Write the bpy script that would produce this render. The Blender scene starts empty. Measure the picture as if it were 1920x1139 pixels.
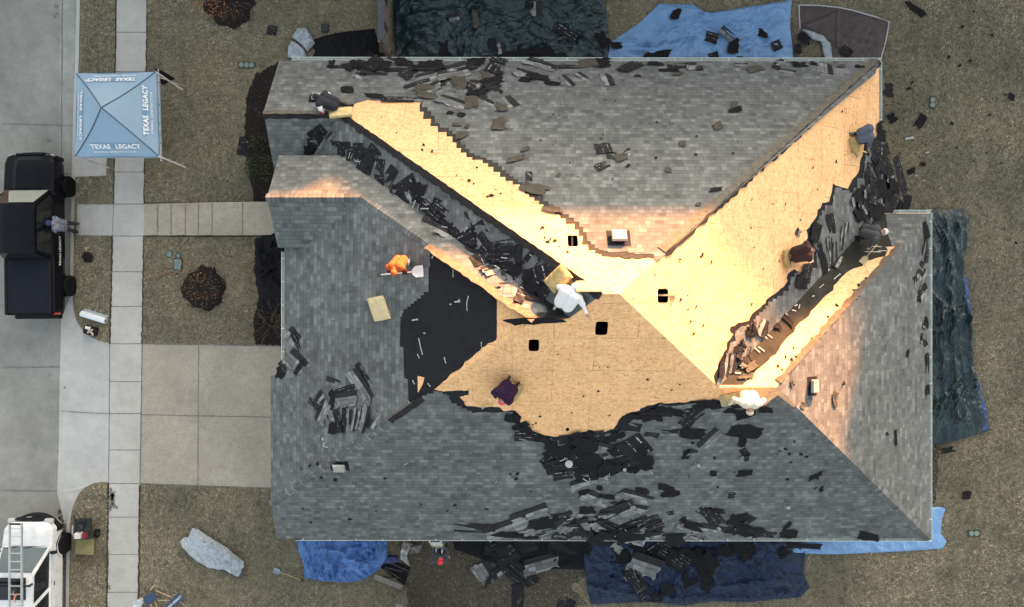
import bpy, bmesh, math, random
import numpy as np
from mathutils import Vector, Matrix, noise
from mathutils.geometry import tessellate_polygon

SC = bpy.context.scene
COL = SC.collection
R = math.radians
# ------------------------------------------------------------------ camera, light
F, HC = 1288.0, 28.0            # focal length in photo pixels, drone height
CX, CY = 960.0, 569.5
cam = bpy.data.cameras.new('camera'); cam.sensor_width = 36; cam.lens = F/1920*36
cam.clip_end = 500; cam.clip_start = 0.5
camo = bpy.data.objects.new('camera', cam); COL.objects.link(camo)
camo.location = (0, 0, HC); SC.camera = camo

SUN_EL, SUN_AZ = 6.0, 28.0      # azimuth measured from +Y towards +X
wd = bpy.data.worlds.new('World'); SC.world = wd; wd.use_nodes = True
_nt = wd.node_tree; _nt.nodes.clear()
_sky = _nt.nodes.new('ShaderNodeTexSky'); _sky.sky_type = 'NISHITA'; _sky.sun_disc = False
_sky.sun_elevation = R(SUN_EL); _sky.sun_rotation = R(SUN_AZ)
_sky.air_density = 1.0; _sky.dust_density = 4.0; _sky.ozone_density = 0.4
_bg = _nt.nodes.new('ShaderNodeBackground'); _bg.inputs[1].default_value = 0.105
_out = _nt.nodes.new('ShaderNodeOutputWorld')
_hs = _nt.nodes.new('ShaderNodeHueSaturation'); _hs.inputs['Saturation'].default_value = .50     # thin high haze: a paler sky
_nt.links.new(_sky.outputs[0], _hs.inputs['Color']); _nt.links.new(_hs.outputs[0], _bg.inputs[0]); _nt.links.new(_bg.outputs[0], _out.inputs[0])

sl = bpy.data.lights.new('sun', 'SUN'); sl.energy = 4.8; sl.angle = R(1.4); sl.color = (1, .40, .135)
slo = bpy.data.objects.new('sun', sl); COL.objects.link(slo)
SDIR = Vector((math.sin(R(SUN_AZ))*math.cos(R(SUN_EL)), math.cos(R(SUN_AZ))*math.cos(R(SUN_EL)), math.sin(R(SUN_EL))))
slo.rotation_euler = SDIR.to_track_quat('Z', 'Y').to_euler(); slo.location = (0, 40, 40)
vs = SC.view_settings
vs.view_transform = 'Standard'; vs.look = 'None'; vs.gamma = 1; vs.use_curve_mapping = False
vs.exposure = 3.0

# ------------------------------------------------------------------ helpers
def P(px, py, z=0.0):
    d = (HC - z)/F
    return Vector(((px-CX)*d, (CY-py)*d, z))

def mk(name, verts, faces, mats, parent=None, uvs=None, mi=None, smooth=False):
    """link ONE mesh object; verts are world coordinates (made relative to the parent's location)"""
    off = parent.location if parent is not None else Vector((0, 0, 0))
    pp = parent.parent if parent is not None else None
    if pp is not None: off = off + pp.location
    me = bpy.data.meshes.new(name)
    me.from_pydata([tuple(Vector(v)-off) for v in verts], [], [tuple(f) for f in faces])
    for m in (mats if isinstance(mats, (list, tuple)) else [mats]): me.materials.append(m)
    if mi is not None: me.polygons.foreach_set('material_index', mi)
    if uvs is not None:
        ul = me.uv_layers.new(name='UVMap')
        for p in me.polygons:
            for li in p.loop_indices:
                ul.data[li].uv = uvs[me.loops[li].vertex_index]
    if smooth: me.polygons.foreach_set('use_smooth', [True]*len(me.polygons))
    me.update()
    o = bpy.data.objects.new(name, me); COL.objects.link(o)
    if parent is not None: o.parent = parent
    return o

def tag(o, label=None, cat=None, group=None, kind=None):
    if label: o['label'] = label
    if cat: o['category'] = cat
    if group: o['group'] = group
    if kind: o['kind'] = kind
    return o

def thing(name, loc, label, cat, group=None, rz=0):
    o = bpy.data.objects.new(name, None); COL.objects.link(o)
    o.empty_display_size = .2
    o.location = loc; o.rotation_euler.z = rz
    return tag(o, label, cat, group)

class MB:
    """collects shapes for ONE mesh"""
    def __init__(s): s.v = []; s.f = []; s.mi = []
    def add(s, v, f, mi=0):
        n = len(s.v); s.v += [Vector(a) for a in v]; s.f += [tuple(i+n for i in g) for g in f]; s.mi += [mi]*len(f)
    def box(s, c, d, rot=None, mi=0, taper=1.0):
        hx, hy, hz = d[0]/2, d[1]/2, d[2]/2
        v = []
        for z, k in ((-hz, 1), (hz, taper)):
            for x, y in ((-hx, -hy), (hx, -hy), (hx, hy), (-hx, hy)): v.append(Vector((x*k, y*k, z)))
        if rot is not None: v = [rot @ a for a in v]
        v = [a+Vector(c) for a in v]
        s.add(v, [(3, 2, 1, 0), (4, 5, 6, 7), (0, 1, 5, 4), (1, 2, 6, 5), (2, 3, 7, 6), (3, 0, 4, 7)], mi)
    def tube(s, pts, r, n=8, mi=0, cap=True):
        pts = [Vector(p) for p in pts]; rs = r if isinstance(r, (list, tuple)) else [r]*len(pts)
        v = []
        for i, p in enumerate(pts):
            t = (pts[min(i+1, len(pts)-1)]-pts[max(i-1, 0)]).normalized()
            a = t.orthogonal().normalized(); b = t.cross(a)
            for k in range(n):
                w = 2*math.pi*k/n; v.append(p+(a*math.cos(w)+b*math.sin(w))*rs[i])
        f = []
        for i in range(len(pts)-1):
            for k in range(n):
                a0 = i*n+k; a1 = i*n+(k+1) % n; f.append((a0, a1, a1+n, a0+n))
        if cap: f += [tuple(range(n-1, -1, -1)), tuple(range(len(v)-n, len(v)))]
        s.add(v, f, mi)
    def lathe(s, c, prof, n=20, axis='Z', mi=0):
        v = []; f = []
        for r, h in prof:
            for k in range(n):
                w = 2*math.pi*k/n; x, y = r*math.cos(w), r*math.sin(w)
                v.append(Vector(c)+(Vector((x, y, h)) if axis == 'Z' else Vector((h, x, y)) if axis == 'X' else Vector((x, h, y))))
        for i in range(len(prof)-1):
            for k in range(n):
                a0 = i*n+k; a1 = i*n+(k+1) % n; f.append((a0, a1, a1+n, a0+n))
        f += [tuple(range(n-1, -1, -1)), tuple(range(len(v)-n, len(v)))]
        s.add(v, f, mi)
    def prism(s, poly, z0, z1, mi=0, mside=None, holes=()):
        """poly: list of (x,y) ; extruded z0..z1"""
        loops = [[Vector((x, y, 0)) for x, y in poly]]+[[Vector((x, y, 0)) for x, y in h] for h in holes]
        tr = tessellate_polygon(loops); flat = [p for l in loops for p in l]; n = len(flat)
        a = sum(poly[i][0]*poly[(i+1) % len(poly)][1]-poly[(i+1) % len(poly)][0]*poly[i][1] for i in range(len(poly)))
        v = [Vector((p.x, p.y, z0)) for p in flat]+[Vector((p.x, p.y, z1)) for p in flat]
        top = []; 
        for t in tr:
            q = [flat[i] for i in t]
            ccw = (q[1]-q[0]).cross(q[2]-q[0]).z > 0
            tt = tuple(t) if ccw else tuple(reversed(t))
            top.append(tuple(i+n for i in tt)); top.append(tuple(reversed(tt)))
        s.add(v, top, mi)
        side = []; o = 0
        for l in loops:
            m = len(l)
            for i in range(m): side.append((o+i, o+(i+1) % m, o+(i+1) % m+n, o+i+n))
            o += m
        s.add(v, side, mi if mside is None else mside)
    def build(s, name, mats, parent=None, smooth=False, bevel=0, label=None, fix=True):
        o = mk(name, s.v, s.f, mats, parent, mi=s.mi, smooth=smooth)
        if fix or bevel:
            bm = bmesh.new(); bm.from_mesh(o.data)
            bmesh.ops.remove_doubles(bm, verts=bm.verts, dist=1e-5)
            bmesh.ops.recalc_face_normals(bm, faces=bm.faces)
            if bevel: 
                ed = [e for e in bm.edges if len(e.link_faces) == 2 and e.calc_face_angle(0) > .5]
                bmesh.ops.bevel(bm, geom=ed, offset=bevel, segments=2, affect='EDGES', clamp_overlap=True)
            bm.to_mesh(o.data); bm.free()
        if label: o['label'] = label
        return o

# ------------------------------------------------------------------ material helpers
class NT:
    def __init__(s, name):
        s.m = bpy.data.materials.new(name); s.m.use_nodes = True
        s.t = s.m.node_tree; s.t.nodes.clear()
        s.out = s.t.nodes.new('ShaderNodeOutputMaterial')
        s.b = s.t.nodes.new('ShaderNodeBsdfPrincipled')
        s.t.links.new(s.b.outputs[0], s.out.inputs[0])
        s.b.inputs['Specular IOR Level'].default_value = .3
    def set(s, sock, v):
        if isinstance(v, bpy.types.NodeSocket): s.t.links.new(v, sock)
        elif isinstance(v, (tuple, list)) and len(v) == 3 and sock.type == 'RGBA': sock.default_value = (*v, 1)
        else: sock.default_value = v
    def n(s, typ, ins=None, **kw):
        nd = s.t.nodes.new(typ)
        for k, v in kw.items(): setattr(nd, k, v)
        for k, v in (ins or {}).items(): s.set(nd.inputs[k], v)
        return nd
    def math(s, op, a, b=0.0, c=0.0):
        nd = s.n('ShaderNodeMath', {0: a, 1: b, 2: c}, operation=op); return nd.outputs[0]
    def mix(s, fac, a, b, bt='MIX'):
        nd = s.t.nodes.new('ShaderNodeMix'); nd.data_type = 'RGBA'; nd.blend_type = bt
        s.set(nd.inputs[0], fac); s.set(nd.inputs[6], a); s.set(nd.inputs[7], b)
        return nd.outputs[2]
    def ramp(s, fac, stops, interp='LINEAR'):
        nd = s.n('ShaderNodeValToRGB', {0: fac}); cr = nd.color_ramp; cr.interpolation = interp
        while len(cr.elements) > 1: cr.elements.remove(cr.elements[0])
        for i, (p, c) in enumerate(stops):
            e = cr.elements[0] if i == 0 else cr.elements.new(p)
            e.position = p; e.color = (*c, 1) if isinstance(c, (tuple, list)) else (c, c, c, 1)
        return nd.outputs[0]
    def obj(s): return s.n('ShaderNodeTexCoord').outputs['Object']
    def geo(s): return s.n('ShaderNodeNewGeometry').outputs['Position']
    def uv(s): return s.n('ShaderNodeTexCoord').outputs['UV']
    def scale(s, v, sc): return s.n('ShaderNodeMapping', {'Vector': v, 'Scale': sc}).outputs[0]
    def noise(s, vec, sc, det=4, rough=.6, dist=0): 
        return s.n('ShaderNodeTexNoise', {'Vector': vec, 'Scale': sc, 'Detail': det, 'Roughness': rough, 'Distortion': dist}).outputs[0]
    def bump(s, h, strength=.5, dist=.02):
        s.t.links.new(s.n('ShaderNodeBump', {'Height': h, 'Strength': strength, 'Distance': dist}).outputs[0], s.b.inputs['Normal'])
    def done(s, col=None, rough=.8, spec=.3, metal=0.0):
        if col is not None: s.set(s.b.inputs['Base Color'], col)
        s.set(s.b.inputs['Roughness'], rough); s.set(s.b.inputs['Specular IOR Level'], spec); s.set(s.b.inputs['Metallic'], metal)
        return s.m

def plain(name, col, rough=.6, spec=.4, metal=0.0, var=.12, sc=9.0, bump=0.0):
    """procedural paint / cloth / plastic: base colour with soft mottling"""
    t = NT(name); f = t.noise(t.obj(), sc, 4)
    c = t.mix(f, tuple(max(0, a*(1-var*1.6)) for a in col), tuple(min(1, a*(1+var*1.6)) for a in col))
    if bump: t.bump(t.noise(t.obj(), sc*3, 5), bump, .02)
    return t.done(c, rough, spec, metal)

def mat_shingle(name, base=.152, warm=(.95, 1.0, 1.0)):
    t = NT(name); uv = t.n('ShaderNodeSeparateXYZ', {0: t.uv()})
    u, v = uv.outputs[0], uv.outputs[1]
    E = .152
    vr = t.math('DIVIDE', v, E); row = t.math('FLOOR', vr); fr = t.math('FRACT', vr)
    rn = t.n('ShaderNodeTexWhiteNoise', {'W': row}, noise_dimensions='1D').outputs[0]
    u2 = t.math('MULTIPLY_ADD', rn, 7.3, u)
    def cell(w, off):
        c = t.math('FLOOR', t.math('DIVIDE', t.math('ADD', u2, off), w))
        vec = t.n('ShaderNodeCombineXYZ', {0: c, 1: row, 2: off}).outputs[0]
        return t.n('ShaderNodeTexWhiteNoise', {'Vector': vec}, noise_dimensions='3D').outputs[0]
    a, b, c = cell(.17, 0.0), cell(.29, .11), cell(.47, .23)
    tone = t.math('ADD', t.math('MULTIPLY', a, .40), t.math('ADD', t.math('MULTIPLY', b, .36), t.math('MULTIPLY', c, .24)))
    k = base/.225
    col = t.ramp(tone, [(.14, tuple(.148*k*w for w in warm)), (.38, tuple(.195*k*w for w in warm)), (.60, tuple(.228*k*w for w in warm)), (.82, tuple(.315*k*w for w in warm))])
    pos = t.geo()
    g = t.noise(pos, 60, 3, .7)
    col = t.mix(.55, col, t.ramp(g, [(.3, .62), (.7, 1.32)]), 'MULTIPLY')
    st = t.noise(pos, .55, 4, .6)
    col = t.mix(.5, col, t.ramp(st, [(.35, .75), (.65, 1.15)]), 'MULTIPLY')
    edge = t.ramp(fr, [(0.0, .66), (.09, .74), (.16, 1.0), (1.0, 1.0)])  # shadow line of each shingle butt, painted into the course edge
    col = t.mix(.9, col, edge, 'MULTIPLY')
    # tab side gaps
    fu = t.math('FRACT', t.math('DIVIDE', u2, .17)); col = t.mix(.7, col, t.ramp(fu, [(0, .70), (.05, .74), (.10, 1.0)]), 'MULTIPLY')
    h = t.math('ADD', t.math('MULTIPLY', fr, -.6), t.math('MULTIPLY', tone, .7))
    t.bump(h, .3, .012)
    return t.done(col, .92, .15)

def mat_osb():
    t = NT('osb_sheathing'); uv = t.uv()
    s = t.n('ShaderNodeSeparateXYZ', {0: uv}); u, v = s.outputs[0], s.outputs[1]
    v1 = t.n('ShaderNodeTexVoronoi', {'Vector': t.scale(uv, (9, 34, 1)), 'Scale': 1.0}).outputs['Color']
    v2 = t.n('ShaderNodeTexVoronoi', {'Vector': t.scale(uv, (26, 13, 1)), 'Scale': 1.0}).outputs['Color']
    f1 = t.n('ShaderNodeSeparateXYZ', {0: v1}).outputs[0]; f2 = t.n('ShaderNodeSeparateXYZ', {0: v2}).outputs[1]
    f = t.math('ADD', t.math('MULTIPLY', f1, .6), t.math('MULTIPLY', f2, .4))
    col = t.ramp(f, [(.05, (.54, .275, .12)), (.3, (.78, .44, .205)), (.7, (.87, .52, .265)), (.98, (.91, .60, .335))])
    big = t.noise(uv, .8, 4); col = t.mix(.5, col, t.ramp(big, [(.35, .86), (.65, 1.1)]), 'MULTIPLY')
    row = t.math('FLOOR', t.math('DIVIDE', v, 1.22))
    ru = t.math('ADD', t.math('DIVIDE', u, 2.44), t.math('MULTIPLY', row, .5))
    du = t.math('MULTIPLY', t.math('ABSOLUTE', t.math('SUBTRACT', t.math('FRACT', ru), .5)), 2.44)
    dv = t.math('MULTIPLY', t.math('ABSOLUTE', t.math('SUBTRACT', t.math('FRACT', t.math('DIVIDE', v, 1.22)), .5)), 1.22)
    wob = t.noise(uv, 1.3, 2)
    su = t.math('GREATER_THAN', du, 1.207); sv = t.math('GREATER_THAN', dv, .598)
    seam = t.math('MULTIPLY', t.math('MAXIMUM', su, sv), t.ramp(wob, [(.42, .05), (.6, .62)]))
    col = t.mix(seam, col, (.20, .11, .045))
    # nail lines along the rafters
    nu = t.math('MULTIPLY', t.math('ABSOLUTE', t.math('SUBTRACT', t.math('FRACT', t.math('DIVIDE', u, .61)), .5)), .61)
    ln = t.math('MULTIPLY', t.math('GREATER_THAN', nu, .297), t.ramp(t.noise(uv, 9, 2), [(.48, 0), (.62, .5)]))
    col = t.mix(ln, col, (.25, .15, .07))
    t.bump(f, .25, .006)
    return t.done(col, .75, .25)

def mat_concrete(name, col, agg=0.0, streak=.12, sc=1.0):
    t = NT(name); p = t.geo()
    a = t.noise(p, .45*sc, 6, .62); b = t.noise(p, 2.6*sc, 6, .7); g = t.noise(p, 55, 3, .75)
    c = t.mix(.8, col, t.ramp(a, [(.3, 1-streak*1.5), (.7, 1+streak)]), 'MULTIPLY')
    c = t.mix(.8, c, t.ramp(b, [(.3, 1-streak), (.7, 1+streak*.8)]), 'MULTIPLY')
    c = t.mix(.25+agg, c, t.ramp(g, [(.32, .55), (.68, 1.4)]), 'MULTIPLY')
    if agg:
        v = t.n('ShaderNodeTexVoronoi', {'Vector': p, 'Scale': 24.0}).outputs['Color']
        c = t.mix(agg*.8, c, t.ramp(t.n('ShaderNodeSeparateXYZ', {0: v}).outputs[0], [(0, .6), (1, 1.4)]), 'MULTIPLY')
    t.bump(g, .12+agg*.5, .01)
    return t.done(c, .9, .2)

M = {}
M['shingle'] = mat_shingle('granule_shingles')
M['cap'] = mat_shingle('ridge_cap_shingles', .15)
M['osb'] = mat_osb()
M['felt'] = plain('roofing_felt', (.018, .0185, .0225), .8, .15, var=.25, sc=3, bump=.15)
M['oldfelt'] = plain('weathered_felt', (.032, .031, .027), .9, .15, var=.55, sc=2.2, bump=.3)
M['capdark'] = mat_shingle('old_cap_shingles', .13)
M['darkwood'] = plain('attic_dark', (.05, .035, .025), .9)
M['gutter'] = plain('pale_painted_gutter', (.58, .62, .59), .45, .5, var=.10, sc=3)
M['white'] = plain('white_paint', (.78, .78, .77), .5, .4, var=.06, sc=4)
M['brick'] = plain('tan_brick', (.33, .24, .19), .9, var=.3, sc=8)
M['street'] = mat_concrete('street_concrete', (.265, .265, .245), .10, .17)
M['gutterpan'] = mat_concrete('gutter_pan_concrete', (.31, .315, .295), .08, .2)
M['walk'] = mat_concrete('sidewalk_concrete', (.47, .455, .425), .02, .13)
M['apron'] = mat_concrete('apron_concrete', (.46, .46, .445), .02, .13)
M['drive'] = mat_concrete('aggregate_driveway', (.385, .345, .285), .32, .14)
M['joint'] = plain('joint_dirt_step_shade', (.17, .17, .155), .95, var=.4, sc=5)
# ------------------------------------------------------------------ the ground
def mat_lawn():
    t = NT('dormant_lawn_soil'); p = t.geo()
    big = t.noise(p, .22, 5, .6); mid = t.noise(p, 1.3, 5, .65); fine = t.noise(p, 26, 5, .8)
    c = t.ramp(fine, [(.28, (.045, .039, .03)), (.46, (.19, .165, .12)), (.6, (.34, .30, .225)), (.76, (.52, .465, .37))])
    c = t.mix(.75, c, t.ramp(mid, [(.3, (.66, .68, .62)), (.7, (1.22, 1.18, 1.12))]), 'MULTIPLY')
    c = t.mix(.8, c, t.ramp(big, [(.32, (.72, .76, .74)), (.68, (1.2, 1.16, 1.06))]), 'MULTIPLY')
    t.bump(fine, .9, .05)
    return t.done(c, .95, .1)
M['lawn'] = mat_lawn()
def mat_mulch():
    t = NT('dark_mulch'); p = t.geo()
    f = t.noise(p, 34, 5, .8); v = t.n('ShaderNodeTexVoronoi', {'Vector': p, 'Scale': 21.0}).outputs['Color']
    c = t.ramp(f, [(.3, (.008, .007, .007)), (.52, (.028, .022, .021)), (.68, (.085, .068, .064)), (.84, (.22, .19, .175))])
    c = t.mix(.6, c, t.ramp(t.n('ShaderNodeSeparateXYZ', {0: v}).outputs[0], [(0, .5), (1, 1.4)]), 'MULTIPLY')
    t.bump(f, 1, .06); return t.done(c, .95, .12)
M['mulch'] = mat_mulch()
M['soil'] = plain('wet_soil', (.05, .042, .03), .95, var=.6, sc=6, bump=.6)

CURB = [(150, -900), (150, 0), (148, 100), (143, 230), (139, 400), (138, 480), (137, 560), (138, 580), (143, 600), (152, 616), (165, 629), (182, 638), (205, 644),
        (203, 905), (190, 904.5), (175, 907), (160, 914), (148, 926), (140, 942), (134, 962), (131, 985), (129, 1139), (127, 2000)]
def sheet(name, px, z, mat, kind='structure', thick=0, zf=None):
    pts = [P(a, b, z if zf is None else zf(a, b)) for a, b in px]
    tr = tessellate_polygon([[Vector((p.x, p.y, 0)) for p in pts]])
    fs = []
    for t in tr:
        q = [pts[i] for i in t]
        fs.append(tuple(t) if (q[1]-q[0]).cross(q[2]-q[0]).z > 0 else tuple(reversed(t)))
    o = mk(name, pts, fs, mat); 
    if kind: tag(o, kind=kind)
    return o
sheet('lawn', CURB+[(9000, 2000), (9000, -900)], 0, M['lawn'])
sheet('far_ground', [(-9000, -8000), (9000, -8000), (9000, 8000), (-9000, 8000)], -.30, M['lawn'])
sheet('road', [(-9000, -900), (113, -900), (113, 0), (111.5, 280), (115, 560), (112, 700), (110, 840), (107, 920), (124, 985), (121, 1139), (118, 2000), (-9000, 2000)], -.12, M['street'])
sheet('gutter_pan', [(113, -900), (146, -900), (146, 0), (139, 230), (135, 400), (134, 560), (134, 600), (113, 655), (115, 560), (111.5, 280), (113, 0)], -.116, M['gutterpan'])
# kerb: a real step along the lawn's edge
def kerb(line, name):
    v = []; f = []
    for i, (a, b) in enumerate(line):
        v += [P(a-6.5, b, -.13), P(a-6, b, .008), P(a, b, .012), P(a, b, -.13)]
    for i in range(len(line)-1):
        k = i*4
        for j in range(3): f.append((k+j, k+j+1, k+j+5, k+j+4))
    n = len(v); f += [(0, 1, 2, 3), (n-1, n-2, n-3, n-4)]
    tag(mk(name, v, f, M['walk']), kind='structure')
kerb([p for p in CURB[:7]], 'kerb')
kerb([(134, 962), (131, 985), (129, 1139), (127, 2000)], 'kerb')
def apz(a, b): return .004 if a > 150 else (-.108 if a < 125 else -.05)
sheet('driveway_apron', [(115, 596), (130, 560), (136.5, 560), (138, 580), (143, 600), (152, 616), (165, 629), (182, 638), (206, 644.5), (204, 905), (190, 904.5), (175, 907), (160, 914), (148, 926),
      (140, 942), (134, 962), (122, 985), (107, 925), (110, 840), (112, 700)], 0, M['apron'], zf=apz)
sheet('sidewalk', [(219, -900), (277, -900), (277, 0), (271, 383), (267, 645), (263, 907), (260, 1139), (254, 2000), (194, 2000), (200, 1139), (203.5, 907), (205.5, 645), (213, 383), (219, 0)], .004, M['walk'])
sheet('driveway', [(267, 645), (560, 650), (560, 918), (263, 907)], .008, M['drive'])
sheet('verge_path', [(145, 383), (213.5, 383), (212, 443), (143, 441)], .005, M['walk'])
sheet('concrete_pad', [(140, 288), (201, 288), (199, 330), (140, 332)], .005, M['walk'])
# front path: shallow steps up towards the porch
mb = MB(); xs = [271, 297.5, 323, 350, 375, 401, 458, 530]
for i in range(len(xs)-1):
    z1 = .03+.022*i
    q = [P(xs[i], 383-i*.5, 0), P(xs[i+1], 382.5-i*.5, 0), P(xs[i+1], 441+(i % 2), 0), P(xs[i], 442, 0)]
    mb.prism([(a.x, a.y) for a in q], -.02, z1)
tag(mb.build('front_path', M['drive']), kind='structure')
# joints: thin strips of dirt in the concrete, painted riser shade on the steps
def line_strip(mb, pts, w, z):
    for (a, b) in zip(pts[:-1], pts[1:]):
        p, q = P(*a, 0), P(*b, 0); d = (q-p); d.z = 0
        if d.length < 1e-4: continue
        n = Vector((-d.y, d.x, 0)).normalized()*w/2
        n2 = n*random.uniform(.6, 1.4)
        za = z(a) if callable(z) else z; zb = z(b) if callable(z) else z
        up = lambda c, zz: Vector((c.x, c.y, zz))
        mb.add([up(p-n, za), up(q-n2, zb), up(q+n2, zb), up(p+n, za)], [(0, 1, 2, 3)])
random.seed(3)
mb = MB()
def wob(a, b, n=14, j=.5):
    return [(a[0]+(b[0]-a[0])*i/n+random.uniform(-j, j), a[1]+(b[1]-a[1])*i/n+random.uniform(-j, j)) for i in range(n+1)]
for a, b, w in [((113.5, -20), (111.5, 280), .045), ((111.5, 280), (115, 560), .045), ((115, 560), (110, 840), .06), ((0, 231), (112, 234), .04), ((0, 690), (112, 689), .045), ((0, 921), (107, 923), .045), ((0, 440), (112, 440), .03)]:
    line_strip(mb, wob(a, b), w, -.1115)
for a, b in [((112, 234), (140, 235))]: line_strip(mb, wob(a, b, 4), .03, -.1115)
for y, xa, xb in [(61, 218, 276), (135, 217, 275), (323, 214, 272), (383, 213, 271), (443, 212, 270), (510, 211, 269.5), (575, 209, 268), (645, 206, 267), (716, 205.5, 266), (776, 205, 265), (844, 205, 264), (907, 204, 263), (970, 203, 262), (1040, 201.5, 262), (1111, 200, 260)]:
    line_strip(mb, wob((xa, y), (xb, y), 6, .3), .03, .0085)
for a, b, w in [((206, 645), (204, 907), .03), ((113, 772), (204, 776), .03)]: line_strip(mb, wob(a, b, 10, .3), w, .0085 if a[0] > 200 else (lambda c: apz(*c)+.014))
for a, b, w in [((267, 645), (263, 907), .05), ((373, 648), (371, 912), .035), ((265, 778), (540, 783), .035), ((267, 645), (540, 649), .06), ((263, 907), (540, 917), .05)]:
    line_strip(mb, wob(a, b, 12, .3), w, .0125)
for a, b, w in [((213, 383), (211, 443), .02), ((145, 383), (213, 383), .03), ((143, 442), (212, 443), .03)]: line_strip(mb, wob(a, b, 6, .3), w, .0095)
for x in xs[1:-1]: line_strip(mb, wob((x, 382.5), (x-.5, 442), 8, .3), .035, lambda c: .03+.022*(xs.index(max(q for q in xs if q <= c[0]+2.5))-0)+.006)  # dark lines painted in place of shade at the step risers
tag(mb.build('pavement_joints_step_shade', M['joint'], fix=False), kind='structure')
# dirt edges where turf meets concrete
mb = MB()
for a, b, w in [((276.5, -20), (270.5, 383), .05), ((218, -20), (213, 383), .05), ((269.5, 443), (266.5, 645), .05), ((211, 443), (206, 645), .07), ((262.5, 910), (259.5, 1150), .07), ((203, 907), (200, 1150), .09), ((271, 382), (500, 379.5), .07), ((271, 443), (505, 443), .06)]:
    line_strip(mb, wob(a, b, 40, .8), w, .0135)
tag(mb.build('turf_edge_soil', M['soil'], fix=False), kind='structure')
# stains on road and walk
mb = MB()
def blot(mb, px, py, r, z, seed, n=16, ir=.35):
    rr = random.Random(seed); c = P(px, py, 0)
    pts = []
    for k in range(n):
        w = 2*math.pi*k/n; q = r*(1+rr.uniform(-ir, ir)); pts.append(Vector((c.x+q*math.cos(w), c.y+q*math.sin(w), z)))
    mb.add([Vector((c.x, c.y, z))]+pts, [(0, 1+k, 1+(k+1) % n) for k in range(n)])
for i, (x, y, r) in enumerate([(102, 10, .09), (97, 26, .04), (103, 24, .05), (100, 30, .05), (89, 263, .10), (45, 265, .04), (47, 278, .04), (183, 307, .05), (122, 727, .05), (175, 555+435, .04), (90, 705, .05)]):
    blot(mb, x, y, r, -.111 if x < 115 else .0125, i)
for i, (x, y, r) in enumerate([(209, 925, .16), (208, 940, .22), (215, 950, .14), (212, 932, .12), (205, 955, .1), (203, 1100, .12)]): blot(mb, x, y, r, .0095, 40+i, ir=.6)
for i in range(26): blot(mb, 113+random.uniform(-3, 4), 850+i*9, random.uniform(.08, .2), -.1105, 90+i, ir=.6)
tag(mb.build('oil_stains', M['joint'], fix=False), kind='structure')
# wet gutter by the white truck
mb = MB(); mb.add([P(109, 955, -.1108), P(122, 960, -.1108), P(122, 1035, -.1108), P(112, 1038, -.1108), P(109, 1000, -.1108)], [(0, 1, 2, 3, 4)])
tag(mb.build('wet_gutter_mud', plain('mud', (.055, .035, .027), .6, .4, var=.5, sc=8)), kind='structure')

# mulch beds: real mounds
def bed(name, px, h, mat, n=26, seed=0, dz=.0):
    pts = [P(a, b, 0) for a, b in px]; c = sum(pts, Vector())/len(pts)
    rs = random.Random(seed); ring = []
    m = len(pts); out = []
    for i in range(m):
        a, b = pts[i], pts[(i+1) % m]; k = max(2, int((b-a).length/.12))
        for j in range(k): out.append(a.lerp(b, j/k)+Vector((rs.uniform(-.04, .04), rs.uniform(-.04, .04), 0)))
    v = []; f = []; R_ = 9; N = len(out)
    for r in range(R_+1):
        t = r/R_
        for p in out:
            q = p.lerp(c, t*.97); z = h*(1-(1-min(1, t*3))**2)+.05*noise.noise(q*4)*min(1, t*6)+.006
            v.append(Vector((q.x, q.y, max(z, .006 if t == 0 else .012)+dz)))
    for r in range(R_):
        for i in range(N): f.append((r*N+i, r*N+(i+1) % N, (r+1)*N+(i+1) % N, (r+1)*N+i))
    f.append(tuple(range(R_*N, (R_+1)*N)))
    bm = bmesh.new(); o = mk(name, v, f, mat, smooth=False)
    bm.from_mesh(o.data); bmesh.ops.recalc_face_normals(bm, faces=bm.faces); 
    bm.to_mesh(o.data); bm.free()
    return o
tag(bed('mulch_bed', [(521, 118), (505, 125), (478, 140), (462, 185), (458, 240), (462, 290), (470, 345), (476, 378), (508, 386), (560, 386), (560, 118)], .10, M['mulch'], seed=1), kind='structure')
tag(bed('mulch_bed', [(478, 446), (476, 500), (484, 560), (474, 610), (478, 648), (545, 650), (560, 446)], .08, M['mulch'], seed=2), kind='structure')
def circ(x, y, r, n=18, k=1.0): return [(x+r*math.cos(2*math.pi*i/n), y+k*r*math.sin(2*math.pi*i/n)) for i in range(n)]
RINGS = [(383, 541, 41), (431, 7, 47)]
for (x, y, r) in RINGS: tag(bed('mulch_ring', [(x+(a-x)*k_, y+(b-y)*k_) for (a, b), k_ in zip(circ(x, y, r), [1.02, .9, 1.06, .97, 1.1, .93, 1.0, .88, 1.04, 1.1, .95, 1.02, .9, 1.07, .96, 1.05, .92, 1.0])], .16, M['mulch'], seed=int(x)), kind='structure')
tag(bed('bare_soil_patch', circ(165, 483, 11), .05, M['mulch'], seed=5), kind='structure')
tag(bed('dark_soil', [(745, 1010), (1100, 1010), (1085, 1040), (1108, 1075), (1070, 1100), (1098, 1130), (1060, 1160), (950, 1150), (860, 1160), (770, 1160)], .0, plain('bare_turf', (.062, .052, .038), .95, var=.8, sc=9, bump=.8), seed=6), kind='structure')  # darker brown dirt with thinned grass over it
tag(bed('dark_soil', [(1735, 815), (1757, 818), (1760, 880), (1753, 945), (1735, 950)], .0, M['soil'], seed=7), kind='structure')  # narrow strip of dark soil

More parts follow.
